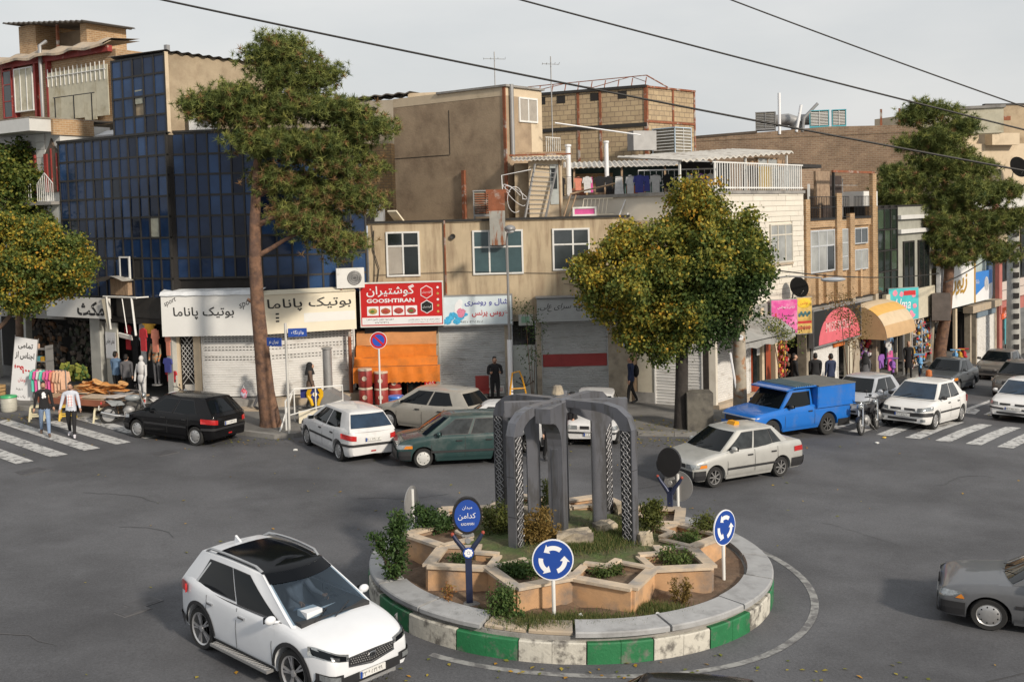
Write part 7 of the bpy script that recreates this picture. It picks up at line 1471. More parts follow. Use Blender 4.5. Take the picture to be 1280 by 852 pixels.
# --- motorcycles
def moto(label, x, y, deg, pc, lean=.12, group='motorcycles parked by the kerb', scl=1.0):
    t = thing('motorcycle', label, 'motorcycle', place(x, y), R_(deg), group); t.rotation_euler = (lean, 0, R_(deg)); P = mat(*pc) ; R = .3
    for xa in (.62, -.62):
        w_ = bpy.data.objects.new('wheel', None); COL.objects.link(w_); w_.parent = t; w_.location = (xa, 0, R)
        b = MB(); b.tube([(math.cos(a)*(R-.045), 0, math.sin(a)*(R-.045)) for a in np.linspace(0, 2*PI, 25)], .05, 8, cap=False); b.build('tyre', V_tyre, w_, smooth=60)
        b = MB(); b.lathe([(R*.72, -.02), (R*.76, 0), (R*.72, .02)], 24, axis='y'); b.lathe([(0, -.06), (.07, -.05), (.07, .05), (0, .06)], 12, axis='y')
        for k in range(10): a = 2*PI*k/10; b.tube([(0, 0, 0), (math.cos(a)*R*.75, 0, math.sin(a)*R*.75)], .006, 4)
        b.build('rim', V_rim, w_)
    b = MB(); b.tube([(.62, .07, .3), (.45, .07, .72), (.38, .07, .98)], .025, 6); b.tube([(.62, -.07, .3), (.45, -.07, .72), (.38, -.07, .98)], .025, 6); b.build('fork', V_chr, t)
    b = MB(); b.tube([(.4, 0, .85), (.1, 0, .75), (-.3, 0, .68), (-.72, 0, .74)], .03, 6); b.tube([(.4, 0, .8), (.2, 0, .35), (-.2, 0, .3), (-.62, 0, .3)], .028, 6); b.tube([(-.3, .1, .68), (-.62, .1, .3)], .025, 6); b.tube([(-.3, -.1, .68), (-.62, -.1, .3)], .025, 6); b.build('frame', V_trim, t)
    b = MB(); b.ell((.02, 0, .42), .2, .12, .16, 10, 6); b.box(-.12, .14, -.1, .1, .26, .4); b.build('engine', M_grey, t, smooth=50)
    MB().ell((.16, 0, .83), .27, .14, .12, 14, 8).build('fuel_tank', P, t, smooth=60); MB().grid([[(x_, y_, .8+.03*math.cos(x_*3)+(.0 if abs(y_) < .08 else -.04)+(.07 if x_ < -.6 else 0)) for y_ in (-.13,-.09,0,.09,.13)] for x_ in np.linspace(-.08, -.75, 8)]).build('seat', V_trim, t, smooth=60)
    MB().prism([(-.1,-.12,.62),(-.5,-.12,.6),(-.72,-.1,.82),(-.2,-.12,.76)], (0,.24,0)).build('side_panel', P, t)
    b = MB(); b.tube([(.15, -.13, .3), (-.1, -.16, .24), (-.35, -.17, .28), (-.85, -.18, .42)], [.025,.025,.05,.055], 10); b.build('exhaust', V_chr, t, smooth=60)
    b = MB(); b.tube([(.36, 0, 1.0), (.3, .2, 1.04), (.2, .36, 1.02)], .016, 6); b.tube([(.36, 0, 1.0), (.3, -.2, 1.04), (.2, -.36, 1.02)], .016, 6); b.tube([(.3, .25, 1.03), (.26, .3, 1.22)], .008, 4); b.tube([(.3, -.25, 1.03), (.26, -.3, 1.22)], .008, 4); b.ell((.26, .3, 1.24), .02, .06, .04, 8, 5); b.ell((.26, -.3, 1.24), .02, .06, .04, 8, 5); b.build('handlebar', V_trim, t)
    MB().ell((.52, 0, .9), .08, .1, .1, 12, 8).build('headlamp', V_lamp, t, smooth=60); MB().box(-.87, -.82, -.05, .05, .68, .76).build('tail_lamp', V_red, t); MB().box(-.93, -.91, -.1, .1, .5, .64).build('number_plate', V_plate, t)
    for xa, a0, a1 in ((.62, 30, 150), (-.62, 20, 150)):
        P_ = [[((R+.03)*math.cos(R_(a))+xa, yy, (R+.03)*math.sin(R_(a))+R-abs(yy)*.2) for yy in (-.07, 0, .07)] for a in np.linspace(a0, a1, 9)]
        MB().grid(P_).build('mudguard', P if xa > 0 else V_trim, t, smooth=60)
    MB().tube([(0, .1, .3), (-.05, .3, .01)], .014, 5).build('side_stand', V_trim, t); return t
moto('black and silver motorcycle parked behind the black hatchback at the bread table', -13.05, 36.1, 15, ('grey_moto_paint', (.25,.27,.28), .3), -.08)
moto('white tanked motorcycle half hidden behind the black hatchback', -11.9, 36.9, 30, ('white_moto_paint', (.5,.5,.5), .3))
moto('black motorcycle at the rear corner of the blue pickup', 11.5, 35.0, 235, ('black_moto_paint', (.015,.015,.018), .3), .1)
moto('black motorcycle between the blue pickup and the pale silver hatchback', 12.3, 36.1, 240, ('black_moto_paint', 0), .1)
# ================================================================ people
def cl(name, c, **k): return mat('cloth_'+name, c, .9, var=.15, scale=9, bump=.3, bscale=25, **k)
SKIN = mat('skin', (.42,.24,.16), .6, var=.05); HAIRM = mat('dark_hair', (.012,.01,.009), .7, var=.2)
def person(label, x, y, deg, h=1.72, top=None, leg=None, shoe=None, stride=.25, arms=((.1,.0,.15),(.1,.0,.15)), pz=None, hair=HAIRM, group=None, coat=False, bulk=1.0, veil=None, beard=False, skirt=False, z=None, seat=False):
    """faces local -y. arms: per side (swing forward, out, elbow bend)"""
    t = thing('person', label, 'person', (x, y, gz(x, y)+(.135 if z is None else z)), R_(deg), group); k = h/1.75; bk = bulk
    J = {}; J['pel'] = (0, 0, .93); J['wai'] = (0, 0, 1.08); J['che'] = (0, -.01, 1.3); J['shc'] = (0, 0, 1.42); J['nec'] = (0, -.01, 1.5); J['hea'] = (0, -.03, 1.6); J['top'] = (0, -.02, 1.72)
    E = [('pel','wai'),('wai','che'),('che','shc'),('shc','nec'),('nec','hea'),('hea','top')]
    Rr = dict(pel=(.16*bk,.115*bk), wai=(.145*bk,.105*bk), che=(.165*bk,.115*bk), shc=(.13,.085), nec=(.055,.055), hea=(.078,.092), top=(.05,.06))
    hands = []
    for sd, nm, ph in ((1, 'l', 1), (-1, 'r', -1)):
        f = stride*ph
        J['hip'+nm] = (sd*.09, 0, .88); J['kne'+nm] = (sd*.1, -f*.45-.03, .5); J['ank'+nm] = (sd*.1, -f*.75+(.06 if f < 0 else 0)+.02, .09+(.03 if f < 0 else 0)); J['toe'+nm] = (sd*.12, -f*.75-.15, .04)
        if seat: J['kne'+nm] = (sd*.12, -.42, .95); J['ank'+nm] = (sd*.12, -.5, .58); J['toe'+nm] = (sd*.12, -.66, .55)
        E += [('pel','hip'+nm),('hip'+nm,'kne'+nm),('kne'+nm,'ank'+nm),('ank'+nm,'toe'+nm)]
        Rr['hip'+nm] = (.1*bk,.1*bk); Rr['kne'+nm] = (.068,.068); Rr['ank'+nm] = (.046,.046); Rr['toe'+nm] = (.04,.035)
        sw, ou, eb = arms[0 if sd > 0 else 1]
        s_ = Vector((sd*.19*min(bk,1.1), 0, 1.4)); up = Vector((sd*math.sin(ou), -math.sin(sw), -math.cos(sw)*math.cos(ou))).normalized(); e = s_+up*.28
        fo = Vector((sd*math.sin(ou)*(1 if eb < 1.2 else -2.2), -math.sin(sw+eb), -math.cos(sw+eb))).normalized(); wv = e+fo*.25
        J['sho'+nm] = tuple(s_); J['elb'+nm] = tuple(e); J['wri'+nm] = tuple(wv); E += [('shc','sho'+nm),('sho'+nm,'elb'+nm),('elb'+nm,'wri'+nm)]
        Rr['sho'+nm] = (.07,.07); Rr['elb'+nm] = (.052,.052); Rr['wri'+nm] = (.034,.034); hands.append((wv, fo, sd))
    names = list(J); ix = {n: i for i, n in enumerate(names)}
    me = bpy.data.meshes.new('body'); me.from_pydata([J[n] for n in names], [(ix[a], ix[b]) for a, b in E], []); o = bpy.data.objects.new('body', me); COL.objects.link(o)
    m = o.modifiers.new('s', 'SKIN'); m.use_smooth_shade = True; m2 = o.modifiers.new('d', 'SUBSURF'); m2.levels = 2; m2.render_levels = 2
    for n in names: me.skin_vertices[0].data[ix[n]].radius = Rr[n]
    me.skin_vertices[0].data[ix['pel']].use_root = True
    dg = bpy.context.evaluated_depsgraph_get(); nm_ = bpy.data.meshes.new_from_object(o.evaluated_get(dg)); bpy.data.objects.remove(o)
    seg = [(Vector(J[a]), Vector(J[b]), (0 if a in ('nec','hea') or b == 'nec' else 2 if (b.startswith(('kne','ank','hip'))) else 3 if b.startswith('toe') else 1)) for a, b in E]
    nm_.materials.clear()
    for q in (SKIN, top, leg, shoe or V_trim): nm_.materials.append(q)
    for p in nm_.polygons:
        c_ = p.center; best = 9; bi = 1
        for a, b, i in seg:
            ab = b-a; t_ = max(0, min(1, (c_-a).dot(ab)/ab.length_squared)); d = (c_-(a+ab*t_)).length-(.07 if i in (1,) else .03)
            if d < best: best, bi = d, i
        if c_.z > 1.5: bi = 0
        if bi in (1, 2) and abs(c_.x) < .22: bi = 1 if c_.z > (.86 if not coat else .62) else 2
        if seat and bi == 1 and c_.y < -.16 and c_.z < 1.02: bi = 2
        if c_.z < .1: bi = 3
        p.material_index = bi; p.use_smooth = True
    b_ = bpy.data.objects.new('body', nm_); COL.objects.link(b_); b_.parent = t; b_.scale = (k, k, k)
    def kid(mbx, name, mt, sm=60): 
        q = mbx.build(name, mt, t, smooth=sm); q.scale = (k, k, k); return q
    for wv, fo, sd in hands:    # palm with five fingers
        b = MB(); a = fo; sdv = Vector((sd, 0, 0)); n_ = a.cross(sdv).normalized(); u = n_.cross(a).normalized()
        pc = wv+a*.045; b.tube([wv-a*.01, wv+a*.03, wv+a*.08], [.026,.036,.034], 8)
        for q in range(4):
            st = wv+a*.075+n_*((q-1.5)*.018); ln = (.062,.075,.07,.052)[q]; b.tube([st, st+a*ln*.5-u*.008*0, st+a*ln*.9-sdv*.012], [.011,.010,.008], 6)
        st = wv+a*.03+n_*.03; b.tube([st, st+n_*.02+a*.03, st+n_*.022+a*.06], [.013,.011,.009], 6); kid(b, 'hand', SKIN)
    hz = 1.62
    b = MB()       # hair cap, shaped over the crown and the back of the head
    if veil is None:
        b.ell((0, .02, hz+.035), .084, .098, .1, 14, 8, 22, 90); b.ell((0, .05, hz+.0), .078, .062, .1, 12, 8); kid(b, 'hair', hair)
    else:
        b.ell((0, .01, hz+.02), .115, .125, .135, 14, 9); b.tube([(0, .02, hz-.02), (0, .02, 1.46), (0, .01, 1.3)], [.12,.16,.2], 12); kid(b, 'head_scarf', veil)
    b = MB(); b.ell((0, -.035 if veil is None else -.075, 1.6), .07, .085, .095, 12, 8); b.ell((0, -.125, 1.59), .013, .02, .02, 6, 4); b.ell((.078, -.02, 1.6), .012, .02, .028, 6, 4); b.ell((-.078, -.02, 1.6), .012, .02, .028, 6, 4); kid(b, 'face', SKIN)
    b = MB(); b.ell((.03, -.112, 1.622), .011, .008, .007, 6, 4); b.ell((-.03, -.112, 1.622), .011, .008, .007, 6, 4); kid(b, 'eyes', HAIRM)
    b = MB(); b.ell((0, -.112, 1.558), .022, .01, .007, 8, 4); kid(b, 'mouth', mat('lips', (.3,.1,.08), .6))
    if beard: b = MB(); b.ell((0, -.06, 1.54), .052, .062, .03, 12, 6, -90, 20); kid(b, 'beard', HAIRM)
    if coat or skirt:
        P = []; z1, z0, r0, r1 = (1.05, .5 if coat else .12, .17*bk, .2*bk+(.05 if skirt else 0))
        for i in range(7):
            q = i/6; P.append([((r0+(r1-r0)*q)*math.cos(2*PI*j/20)*(1+.03*math.sin(j*3+i)), (r0*.8+(r1-r0*.8)*q)*math.sin(2*PI*j/20), z1+(z0-z1)*q) for j in range(21)])
        kid(MB().grid(P), 'coat_skirt', top)
    return t
C_blk = cl('black', (.014,.014,.016)); C_jean = cl('light_jeans', (.2,.28,.42)); C_nav = cl('navy', (.02,.03,.07)); C_gry = cl('grey', (.1,.1,.11)); C_wht = cl('pale_blue_white', (.5,.53,.6)); C_blu = cl('faded_blue', (.12,.2,.32)); C_olv = cl('olive', (.1,.1,.07)); C_brn = cl('brown', (.12,.08,.06)); C_prp = cl('dusty_purple', (.25,.22,.26))
sneak = mat('white_sneaker', (.6,.58,.62), .6)
def incar(label, lx, ly, top_, **k):
    a = R_(-43); x, y = -3.72+(lx*math.cos(a)-ly*math.sin(a))*.95, 16.95+(lx*math.sin(a)+ly*math.cos(a))*.95
    person(label, x, y, -43+90, 1.66, top_, C_jean, None, .02, seat=True, z=-.24, **k)
incar('driver in dark clothes behind the steering wheel of the white crossover', -.28, .36, cl('driver_grey', (.16,.17,.2)), arms=((.9,.1,.5),(.9,.1,.5)))
incar('passenger in a pale shirt in the front seat of the white crossover', -.28, -.36, cl('pale_shirt', (.5,.52,.52)), arms=((.3,.1,1.2),(.3,.1,1.2)))
p = person('man in black sweater and light blue jeans walking on the left crossing', -14.95, 34.0, 25, 1.74, C_blk, C_jean, C_brn, .48, ((.15,.15,.25),(-.1,.2,.15)), beard=True, z=.0)
b = MB(); b.ell((0, -.128, 1.33), .055, .006, .07, 8, 6, jit=.3); b.ell((-.03, -.13, 1.24), .03, .005, .04, 6, 4, jit=.3); b.ell((.04, -.13, 1.25), .03, .005, .04, 6, 4, jit=.3); b.build('chest_print', M_sw, p)
p = person('bearded man in open white jacket and black trousers walking on the left crossing', -14.0, 33.75, 15, 1.74, C_wht, C_blk, sneak, .34, ((.2,.2,.35),(.1,.25,.2)), beard=True, z=.0)
b = MB(); b.prism([(-.07,-.125,.98),(.07,-.125,.98),(.085,-.128,1.36),(-.085,-.128,1.36)], (0,-.012,0)); o = b.build('checked_shirt', M_sw, p)
b = MB()
for q in range(4): b.box(-.075, .075, -.145, -.141, 1.03+.09*q, 1.038+.09*q); 
for q in (-.04, .04): b.box(q-.004, q+.004, -.1455, -.1415, 1.0, 1.36)
b.build('check_lines', B_inkr, p)
person('man in blue shirt looking into the shaded shop with his back turned', -14.95, 40.3, 160, 1.75, C_blu, C_blk, None, .05)
person('man in grey jacket with a backpack standing at the shaded shop door', -14.4, 39.85, 190, 1.7, C_gry, C_blk, None, .05)
p = person('man in black jacket carrying a plastic bag behind the leaning pine', -8.85, 37.6, 80, 1.75, C_blk, C_gry, None, .3, ((.1,.1,.1),(.5,.35,.2)), z=.2)
t = thing('plastic_bag', 'pink and white plastic bag carried in the hand of the man behind the leaning pine', 'bag', (-9.45, 37.35, gz(-9.4, 37.4)+.62)); MB().ell((0, 0, .18), .13, .1, .17, 12, 8, jit=.2).build('bag_body', mat('bag_white', (.5,.5,.62), .4, var=.4, scale=8, col2=(.6,.05,.08), c2pos=(.45,.55), c2scale=6), t); MB().tube([(-.04, 0, .32), (0, 0, .46), (.04, 0, .32)], .01, 5).build('bag_handle', M_sw, t)
person('woman in black headscarf and brown coat behind the blue and yellow donation box', -7.15, 37.5, 100, 1.62, C_brn, C_blk, None, .1, coat=True, veil=C_blk, z=.25)
person('butcher in dark apron standing in the butcher shop doorway', -4.25, 40.6, 10, 1.74, C_gry, C_blk, None, .05, ((.5,.1,1.2),(.5,.1,1.2)), z=.2)
person('man in black jacket standing before the galvanised shutter by the lamp post', -.72, 39.0, 5, 1.78, C_blk, C_blk, None, .06, ((.35,.15,1.5),(.35,.15,1.5)), bulk=1.15, beard=True)
p = person('young man with a black backpack walking past the corner door', 4.25, 39.2, -75, 1.78, C_nav, C_blk, None, .25, ((.2,.1,.2),(-.1,.1,.2))); MB().ell((0, .19, 1.22), .15, .12, .24, 12, 8).build('backpack', C_blk, p)
p = person('older man in a black coat with a white folder crossing behind the arches', .95, 30.6, 20, 1.62, C_blk, C_blk, None, .25, ((.4,.1,1.2),(.1,.1,.2)), z=0); MB().obox((.1, -.24, 1.05), .11, .02, .14, (.2, .5, .3)).build('folder', M_sw, p)
person('woman in a long black coat beside the white car behind the arches', 1.75, 33.0, -60, 1.62, C_blk, C_blk, None, .1, coat=True, veil=C_blk, z=0, skirt=True)
for (x, y, d, l, c_) in ((10.75, 41.2, 95, 'left one of the men in black talking behind the blue pickup', C_blk), (11.75, 41.9, 180, 'burly middle man of the group behind the blue pickup', C_blk), (12.35, 41.9, 200, 'man in navy jacket at the right of the group behind the pickup', C_nav)):
    person(l, x, y, d, 1.78, c_, C_blk, None, .08, bulk=1.12 if 'burly' in l else 1)
person('woman in grey coat and black scarf seen from behind before the cream shop pier', 14.55, 44.5, 170, 1.66, C_gry, C_blk, None, .1, coat=True, veil=C_blk)
person('man in a light blue shirt with folded arms at the toy shop door', 18.35, 52.6, 10, 1.78, C_blu, C_jean, None, .05, ((.3,.2,1.6),(.3,.2,1.6)), beard=True, z=.5)
person('bald man in a dark tunic walking past the toy shop', 18.85, 51.3, -20, 1.76, C_blk, C_blk, None, .25, coat=True, hair=SKIN)
person('woman in a black chador at the clothes shop near the right edge', 31.0, 67.3, 20, 1.65, C_blk, C_blk, None, .05, veil=C_blk, skirt=True, z=.3)
person('woman in a purple grey coat in the shade at the left edge', -18.7, 40.6, 60, 1.66, C_prp, C_blk, None, .1, coat=True, veil=C_prp, z=.3)
person('person in a brown chador at the far left edge of the picture', -19.4, 39.9, 20, 1.6, cl('brown_chador', (.22,.16,.11)), C_blk, None, .1, skirt=True, veil=cl('brown_chador', 0), z=.2)
# ================================================================ street furniture and goods
def gp(x, y, dz=.135): return (x, y, gz(x, y)+dz)
# left stall: banner, rack, table with bread, stools
t = thing('banner_stand', 'leaning white banner with black and red Persian sale lettering at the left stall', 'banner', gp(-18.25, 39.6), -.1); 
b = MB(); b.box(-.42, .42, -.01, .01, 0, 2.35); o = b.build('cloth', M_sw, t); 
MB().tube([(-.44, .02, -.05), (-.44, .02, 2.4)], .015, 5).build('pole', M_grey, t); MB().tube([(.44, .02, -.05), (.44, .02, 2.4)], .015, 5).build('pole', M_grey, t)
text('lettering', 'تمامی', B_ink, t, 0, 2.05, .26, -.018, wid=.55, bold=.02); text('lettering', 'اجناس از', B_ink, t, 0, 1.68, .3, -.018, wid=.72, bold=.02); text('lettering', '۳۹۰۰۰', B_inkr, t, 0, 1.2, .34, -.018, wid=.72, bold=.03); text('lettering', 'تومان', B_inkr, t, -.02, .78, .2, -.018, wid=.3); text('lettering', 'فقط', B_ink, t, -.1, .42, .1, -.018, wid=.25); text('lettering', 'یک روز', B_ink, t, -.05, .15, .12, -.018, wid=.4)
t.rotation_euler = (.06, .17, -.05)
def bucket(x, y, l, c, r=.2, h=.45, lid=None, cat='bin', z=.135):
    t = thing('bucket' if cat != 'barrel' else 'barrel', l, cat, gp(x, y, z)); b = MB(); b.lathe([(r*.85, 0), (r, h*.1), (r*1.0, h*.5), (r, h*.92), (r*.93, h)], 16); b.build('drum', c, t, smooth=40)
    b = MB(); b.lathe([(r*1.02, h), (r*1.05, h+.02), (r*.98, h+.07), (0, h+.08)], 16); b.build('lid', lid or c, t, smooth=40)
    b = MB(); 
    for q in (.33, .66): b.lathe([(r*1.0, h*q-.01), (r*1.03, h*q), (r*1.0, h*q+.01)], 16)
    b.build('hoop', c, t, smooth=40)
    if cat == 'barrel': disc(MB(), r*.35, -r-.004, .01, 12, (0, h*.55)).build('label', mat('cream_label', (.55,.45,.35), .6), t)
    return t
bucket(-18.0, 38.1, 'grey plastic bucket with a green lid below the leaning banner', mat('pale_plastic', (.45,.44,.38), .5), .27, .5, mat('green_plastic', (.05,.4,.15), .4), z=.0)
def stool(x, y, l, c, grp=None, s=.17, h=.42, rz=.3, z=.0):
    t = thing('stool', l, 'stool', gp(x, y, z), rz, grp); b = MB(); b.prism([(-s,-s,h-.04),(s,-s,h-.04),(s,s,h-.04),(-s,s,h-.04)], (0,0,.04)); b.build('seat', c, t)
    for a in (-1, 1):
        for d in (-1, 1): MB().prism([(a*(s+.03)-.03,d*(s+.03)-.03,0),(a*(s+.03)+.03,d*(s+.03)-.03,0),(a*(s+.03)+.03,d*(s+.03)+.03,0),(a*(s+.03)-.03,d*(s+.03)+.03,0)], (-a*.05, -d*.05, h-.04)).build('leg', c, t)
    b = MB(); b.box(-s, s, -s-.02, -s, h*.3, h*.4); b.box(-s, s, s, s+.02, h*.3, h*.4); b.build('stretcher', c, t); return t
yel = mat('yellow_plastic', (.6,.4,.06), .5); crm = mat('cream_plastic', (.6,.55,.38), .5)
stool(-15.3, 36.6, 'yellow plastic stool under the left end of the bread table', yel, s=.22, h=.5); stool(-14.05, 36.2, 'cream plastic stool under the right end of the bread table', crm, s=.17, h=.46); stool(-16.3, 36.5, 'cream and red stool behind the man in the white jacket', crm, s=.2, h=.5)
t = thing('stall_table', 'long low street table covered with carpets and cardboard in front of the shaded shop', 'table', gp(-14.9, 37.7, .1), -.42)
for k in range(6): piece('plank', M_wood, t, -1.7, 1.9, -.75+.26*k, -.5+.26*k, .5, .55)
for k, (x0, y0, w_, d_, a_, c_) in enumerate(((-1.2,-.3,.7,.5,.2,(.42,.28,.17)), (-.3,-.5,.9,.4,-.1,(.4,.12,.08)), (.6,-.3,.8,.5,.15,(.45,.36,.27)), (1.3,-.1,.6,.6,-.2,(.5,.47,.45)), (-.6,.2,.6,.4,.1,(.5,.42,.33)), (-1.3,.2,.5,.5,-.3,(.35,.2,.12)))):
    MB().obox((x0, y0, .57+.012*k), w_/2*1.2, d_/2*1.2, .012, (.02, .03*(k % 3-1), a_)).build('cloth_sheet', mat('stall_cloth_%s' % ('red','tan','rust','cream','sand','brown')[k], c_, .9, var=.25, scale=6), t)
MB().box(-1.7, 1.9, -.8, -.77, .35, .56).build('hanging_edge', mat('rust_carpet', (.25,.09,.05), .95, var=.2), t)
for a in (-1.5, -.4, .7, 1.7): piece('leg', M_wood, t, a, a+.06, .6, .66, 0, .5); piece('leg', M_wood, t, a, a+.06, -.6, -.54, 0, .5)
t = thing('bread_pile', 'pile of orange brown flat breads on the street table', 'bread', (-14.6, 38.0, gz(-14.6, 38)+.7), -.35); brd = [mat('bread_crust', (.55,.25,.07), .85, var=.3, scale=10), mat('bread_pale', (.6,.33,.13), .85, var=.3, scale=10)]
for k in range(80):
    i = k % 2; x, y, z = random.uniform(-.75,.75), random.uniform(-.25,.25), .04+.40*random.random()*(1-abs(x) if (x := random.uniform(-.75,.75)) else 1); o = MB().ell((0, 0, 0), .28, .15, .02, 9, 4, jit=.35).build('bread', brd[i], t); o.location = (x, y, z); o.rotation_euler = (random.uniform(-.3,.3), random.uniform(-.35,.35), random.uniform(-.5,.5))
def garment(b, x, z, w_, h_, y=0, sleeve=True):
    pts = [(-.5,0),(-.3,.0),(-.14,.06),(.14,.06),(.3,0),(.5,0),(.62,-.35),(.48,-.4),(.42,-.2),(.4,-1),(-.4,-1),(-.42,-.2),(-.48,-.4),(-.62,-.35)] if sleeve else [(-.3,0),(.3,0),(.42,-1),(-.42,-1)]
    b.prism([(x+p*w_, y, z+q*h_) for p, q in pts], (0, .05, 0)); return b
def clothes(fr_, par, items, z, y=0):
    for x, w_, h_, c in items: garment(MB(), x, z, w_, h_, y+random.uniform(-.04,.04)).build('garment', c, par)
cg = {n: cl(n, c) for n, c in dict(peach=(.6,.38,.26), rose=(.55,.12,.25), mint=(.1,.5,.38), white=(.55,.55,.55), teal=(.08,.3,.35), scarlet=(.45,.03,.04), mustard=(.45,.26,.03), violet=(.25,.1,.4), sky=(.15,.35,.6), black=(.02,.02,.02), pink=(.6,.1,.3), coral=(.6,.22,.15), indigo=(.05,.06,.25)).items()}
t = thing('clothes_rack', 'clothes rail with peach pink and mint children clothes at the left stall', 'clothes rack', gp(-16.9, 39.0, .1), -.35)
b = MB(); b.tube([(-.75, 0, 0), (-.75, 0, 1.25), (.75, 0, 1.25), (.75, 0, 0)], .02, 5); b.tube([(-.75, -.25, 0), (-.75, .25, 0)], .02, 5); b.tube([(.75, -.25, 0), (.75, .25, 0)], .02, 5); b.build('rail', M_grey, t)
for i, n in enumerate(('mint','pink','white','mint','rose','pink','coral','peach','peach','peach')): o = garment(MB(), 0, 1.2, .34, .75 if i < 7 else .95).build('garment', cg[n], t); o.location = (-.66+.15*i, 0, 0); o.rotation_euler = (0, 0, 1.0)
t = thing('shelf_rack', 'tall metal shelf with folded goods behind the leaning banner', 'shelf', gp(-17.7, 40.0), -.3)
for z in (.4, .9, 1.4, 1.85): piece('shelf_board', M_grey, t, -.5, .5, -.2, .2, z, z+.03)
for x in (-.5, .47): piece('upright', M_grey, t, x, x+.03, -.2, .2, 0, 2.0)
for k in range(14): piece('folded_clothes', cg[('white','peach','rose','black','teal','mustard')[k % 6]], t, -.45+.22*(k % 4), -.27+.22*(k % 4), -.15, .15, (.43,.93,1.43,1.88)[k//4], (.43,.93,1.43,1.88)[k//4]+.16)
def heap(label, fr_, u, d, z, w_, h_, cols, n, name='goods', cat='goods', s=.07, dep=.3):
    """countless small goods in a shop front"""
    b = MB()
    for k in range(n):
        b.mi = k % len(cols); x, y_, zz = random.uniform(-w_/2, w_/2), random.uniform(-dep/2, dep/2), random.uniform(0, h_); q = s*random.uniform(.6, 1.5)
        if k % 2: b.obox((x, y_, zz), q, q*.5, q*random.uniform(.5,1.4), (random.random()*.5, random.random()*.5, random.random()))
        else: b.ell((x, y_, zz), q, q*.7, q*1.1, 7, 4)
    o = b.build(name, cols); o.location = fr_.world(u, d, z) if hasattr(fr_, 'world') else fr_; o.rotation_euler = (0, 0, fr_.an if hasattr(fr_, 'world') else 0); return tag(o, label, cat, kind='stuff')
grn = mat('fresh_green', (.07,.13,.03), .8, var=.3); wd2 = mat('crate_wood', (.4,.26,.12), .85, var=.2)
for (x, y, l) in ((-16.0, 40.2, 'wooden crate of green vegetables behind the peach clothes'), (-19.6, 40.2, 'wooden crate at the left edge in the shade')):
    t = thing('crate', l, 'crate', gp(x, y, .25), -.5)
    for z in (.0, .13, .26): piece('slat', wd2, t, -.45, .45, -.27, -.25, z, z+.1); piece('slat', wd2, t, -.45, .45, .25, .27, z, z+.1); piece('slat', wd2, t, -.46, -.44, -.25, .25, z, z+.1); piece('slat', wd2, t, .44, .46, -.25, .25, z, z+.1)
    piece('base', wd2, t, -.45, .45, -.25, .25, -.02, 0)
heap('fresh green vegetables piled in and above the crate behind the clothes rail', fA, 1.0, -.1, 1.1, 1.4, .55, [grn, mat('yellow_green', (.25,.27,.05), .8)], 110, 'vegetables', 'vegetables')
heap('dark hanging goods in the shaded shop behind the left stall', fA, .9, .7, 1.3, 2.4, 2.0, [mat('dark_goods', (.05,.045,.04), .9), mat('dim_goods', (.11,.09,.075), .8), mat('dull_green', (.04,.05,.03), .8)], 260, 'goods', 'goods', .08)
heap('dim goods deep in the far left shop', fA, -2.5, .9, 1.0, 3.0, 2.2, [mat('dark_goods', 0), mat('dim_goods', 0), mat('brown_goods', (.16,.09,.05), .8)], 200, 'goods', 'goods', .09)
t = thing('clothes_display', 'red white and black dresses hanging in the doorway behind the two shoppers', 'clothes', fA.world(4.3, .5, .6), fA.an)
for x, z, w_, h_, n in ((-.75,2.6,.35,.9,'scarlet'), (-.35,2.4,.4,1.4,'black'), (.15,2.7,.4,1.6,'white'), (.5,2.3,.4,1.6,'black')): garment(MB(), x, z, w_, h_).build('garment', cg[n], t)
MB().tube([(-1.2, .03, 2.72), (.9, .03, 2.72)], .015, 4).build('rail', M_grey, t)
fA_ = text('lettering', 'تمامی اجناس', B_ink, None, 0, 0, .26, 0, wid=.5); fA_.name = 'poster_lettering'; tps = thing('poster', 'white paper poster with black lettering by the shaded doorway', 'poster', fA.world(3.1, .05, 2.55), fA.an); MB().box(-.3, .3, 0, .02, -.55, .45).build('paper', M_sw, tps); fA_.parent = tps; fA_.location = (0, -.008, .1)
def mannequin(l, fr_, u, d, z, body, topc, x=0):
    t = thing('mannequin', l, 'mannequin', fr_.world(u, d, z), fr_.an)
    b = MB(); b.ell((0, 0, 1.35), .2, .13, .3, 12, 8); b.ell((0, 0, 1.0), .19, .14, .22, 12, 6); b.ell((0, 0, 1.72), .08, .09, .11, 10, 8); b.tube([(0, 0, 1.55), (0, 0, 1.68)], .05, 8); b.build('torso', topc, t, smooth=60)
    b = MB(); b.tube([(.1, 0, .95), (.11, 0, .5), (.1, 0, .05)], [.09,.06,.04], 8); b.tube([(-.1, 0, .95), (-.11, 0, .5), (-.1, 0, .05)], [.09,.06,.04], 8); b.build('legs', body, t, smooth=60)
    b = MB(); b.tube([(.22, 0, 1.5), (.3, -.05, 1.15), (.26, -.12, .9)], [.05,.04,.03], 8); b.tube([(-.22, 0, 1.5), (-.3, -.05, 1.15), (-.26, -.12, .9)], [.05,.04,.03], 8); b.build('arms', topc, t, smooth=60); MB().lathe([(.2, 0), (.2, .03), (0, .04)], 14).build('base', M_grey, t); return t
mannequin('mannequin in white track suit outside the shaded shop', fA, 5.75, -.6, .5, cg['white'], cg['white']); mannequin('mannequin in a patterned grey and orange top behind the white one', fA, 5.7, .1, 1.15, C_gry, cl('patterned', (.3,.27,.2), col2=(.5,.16,.04), c2pos=(.5,.56), c2scale=12))
t = thing('clothes_display', 'orange and yellow garments hanging above the mannequins', 'clothes', fA.world(5.6, -.1, 1.0), fA.an)
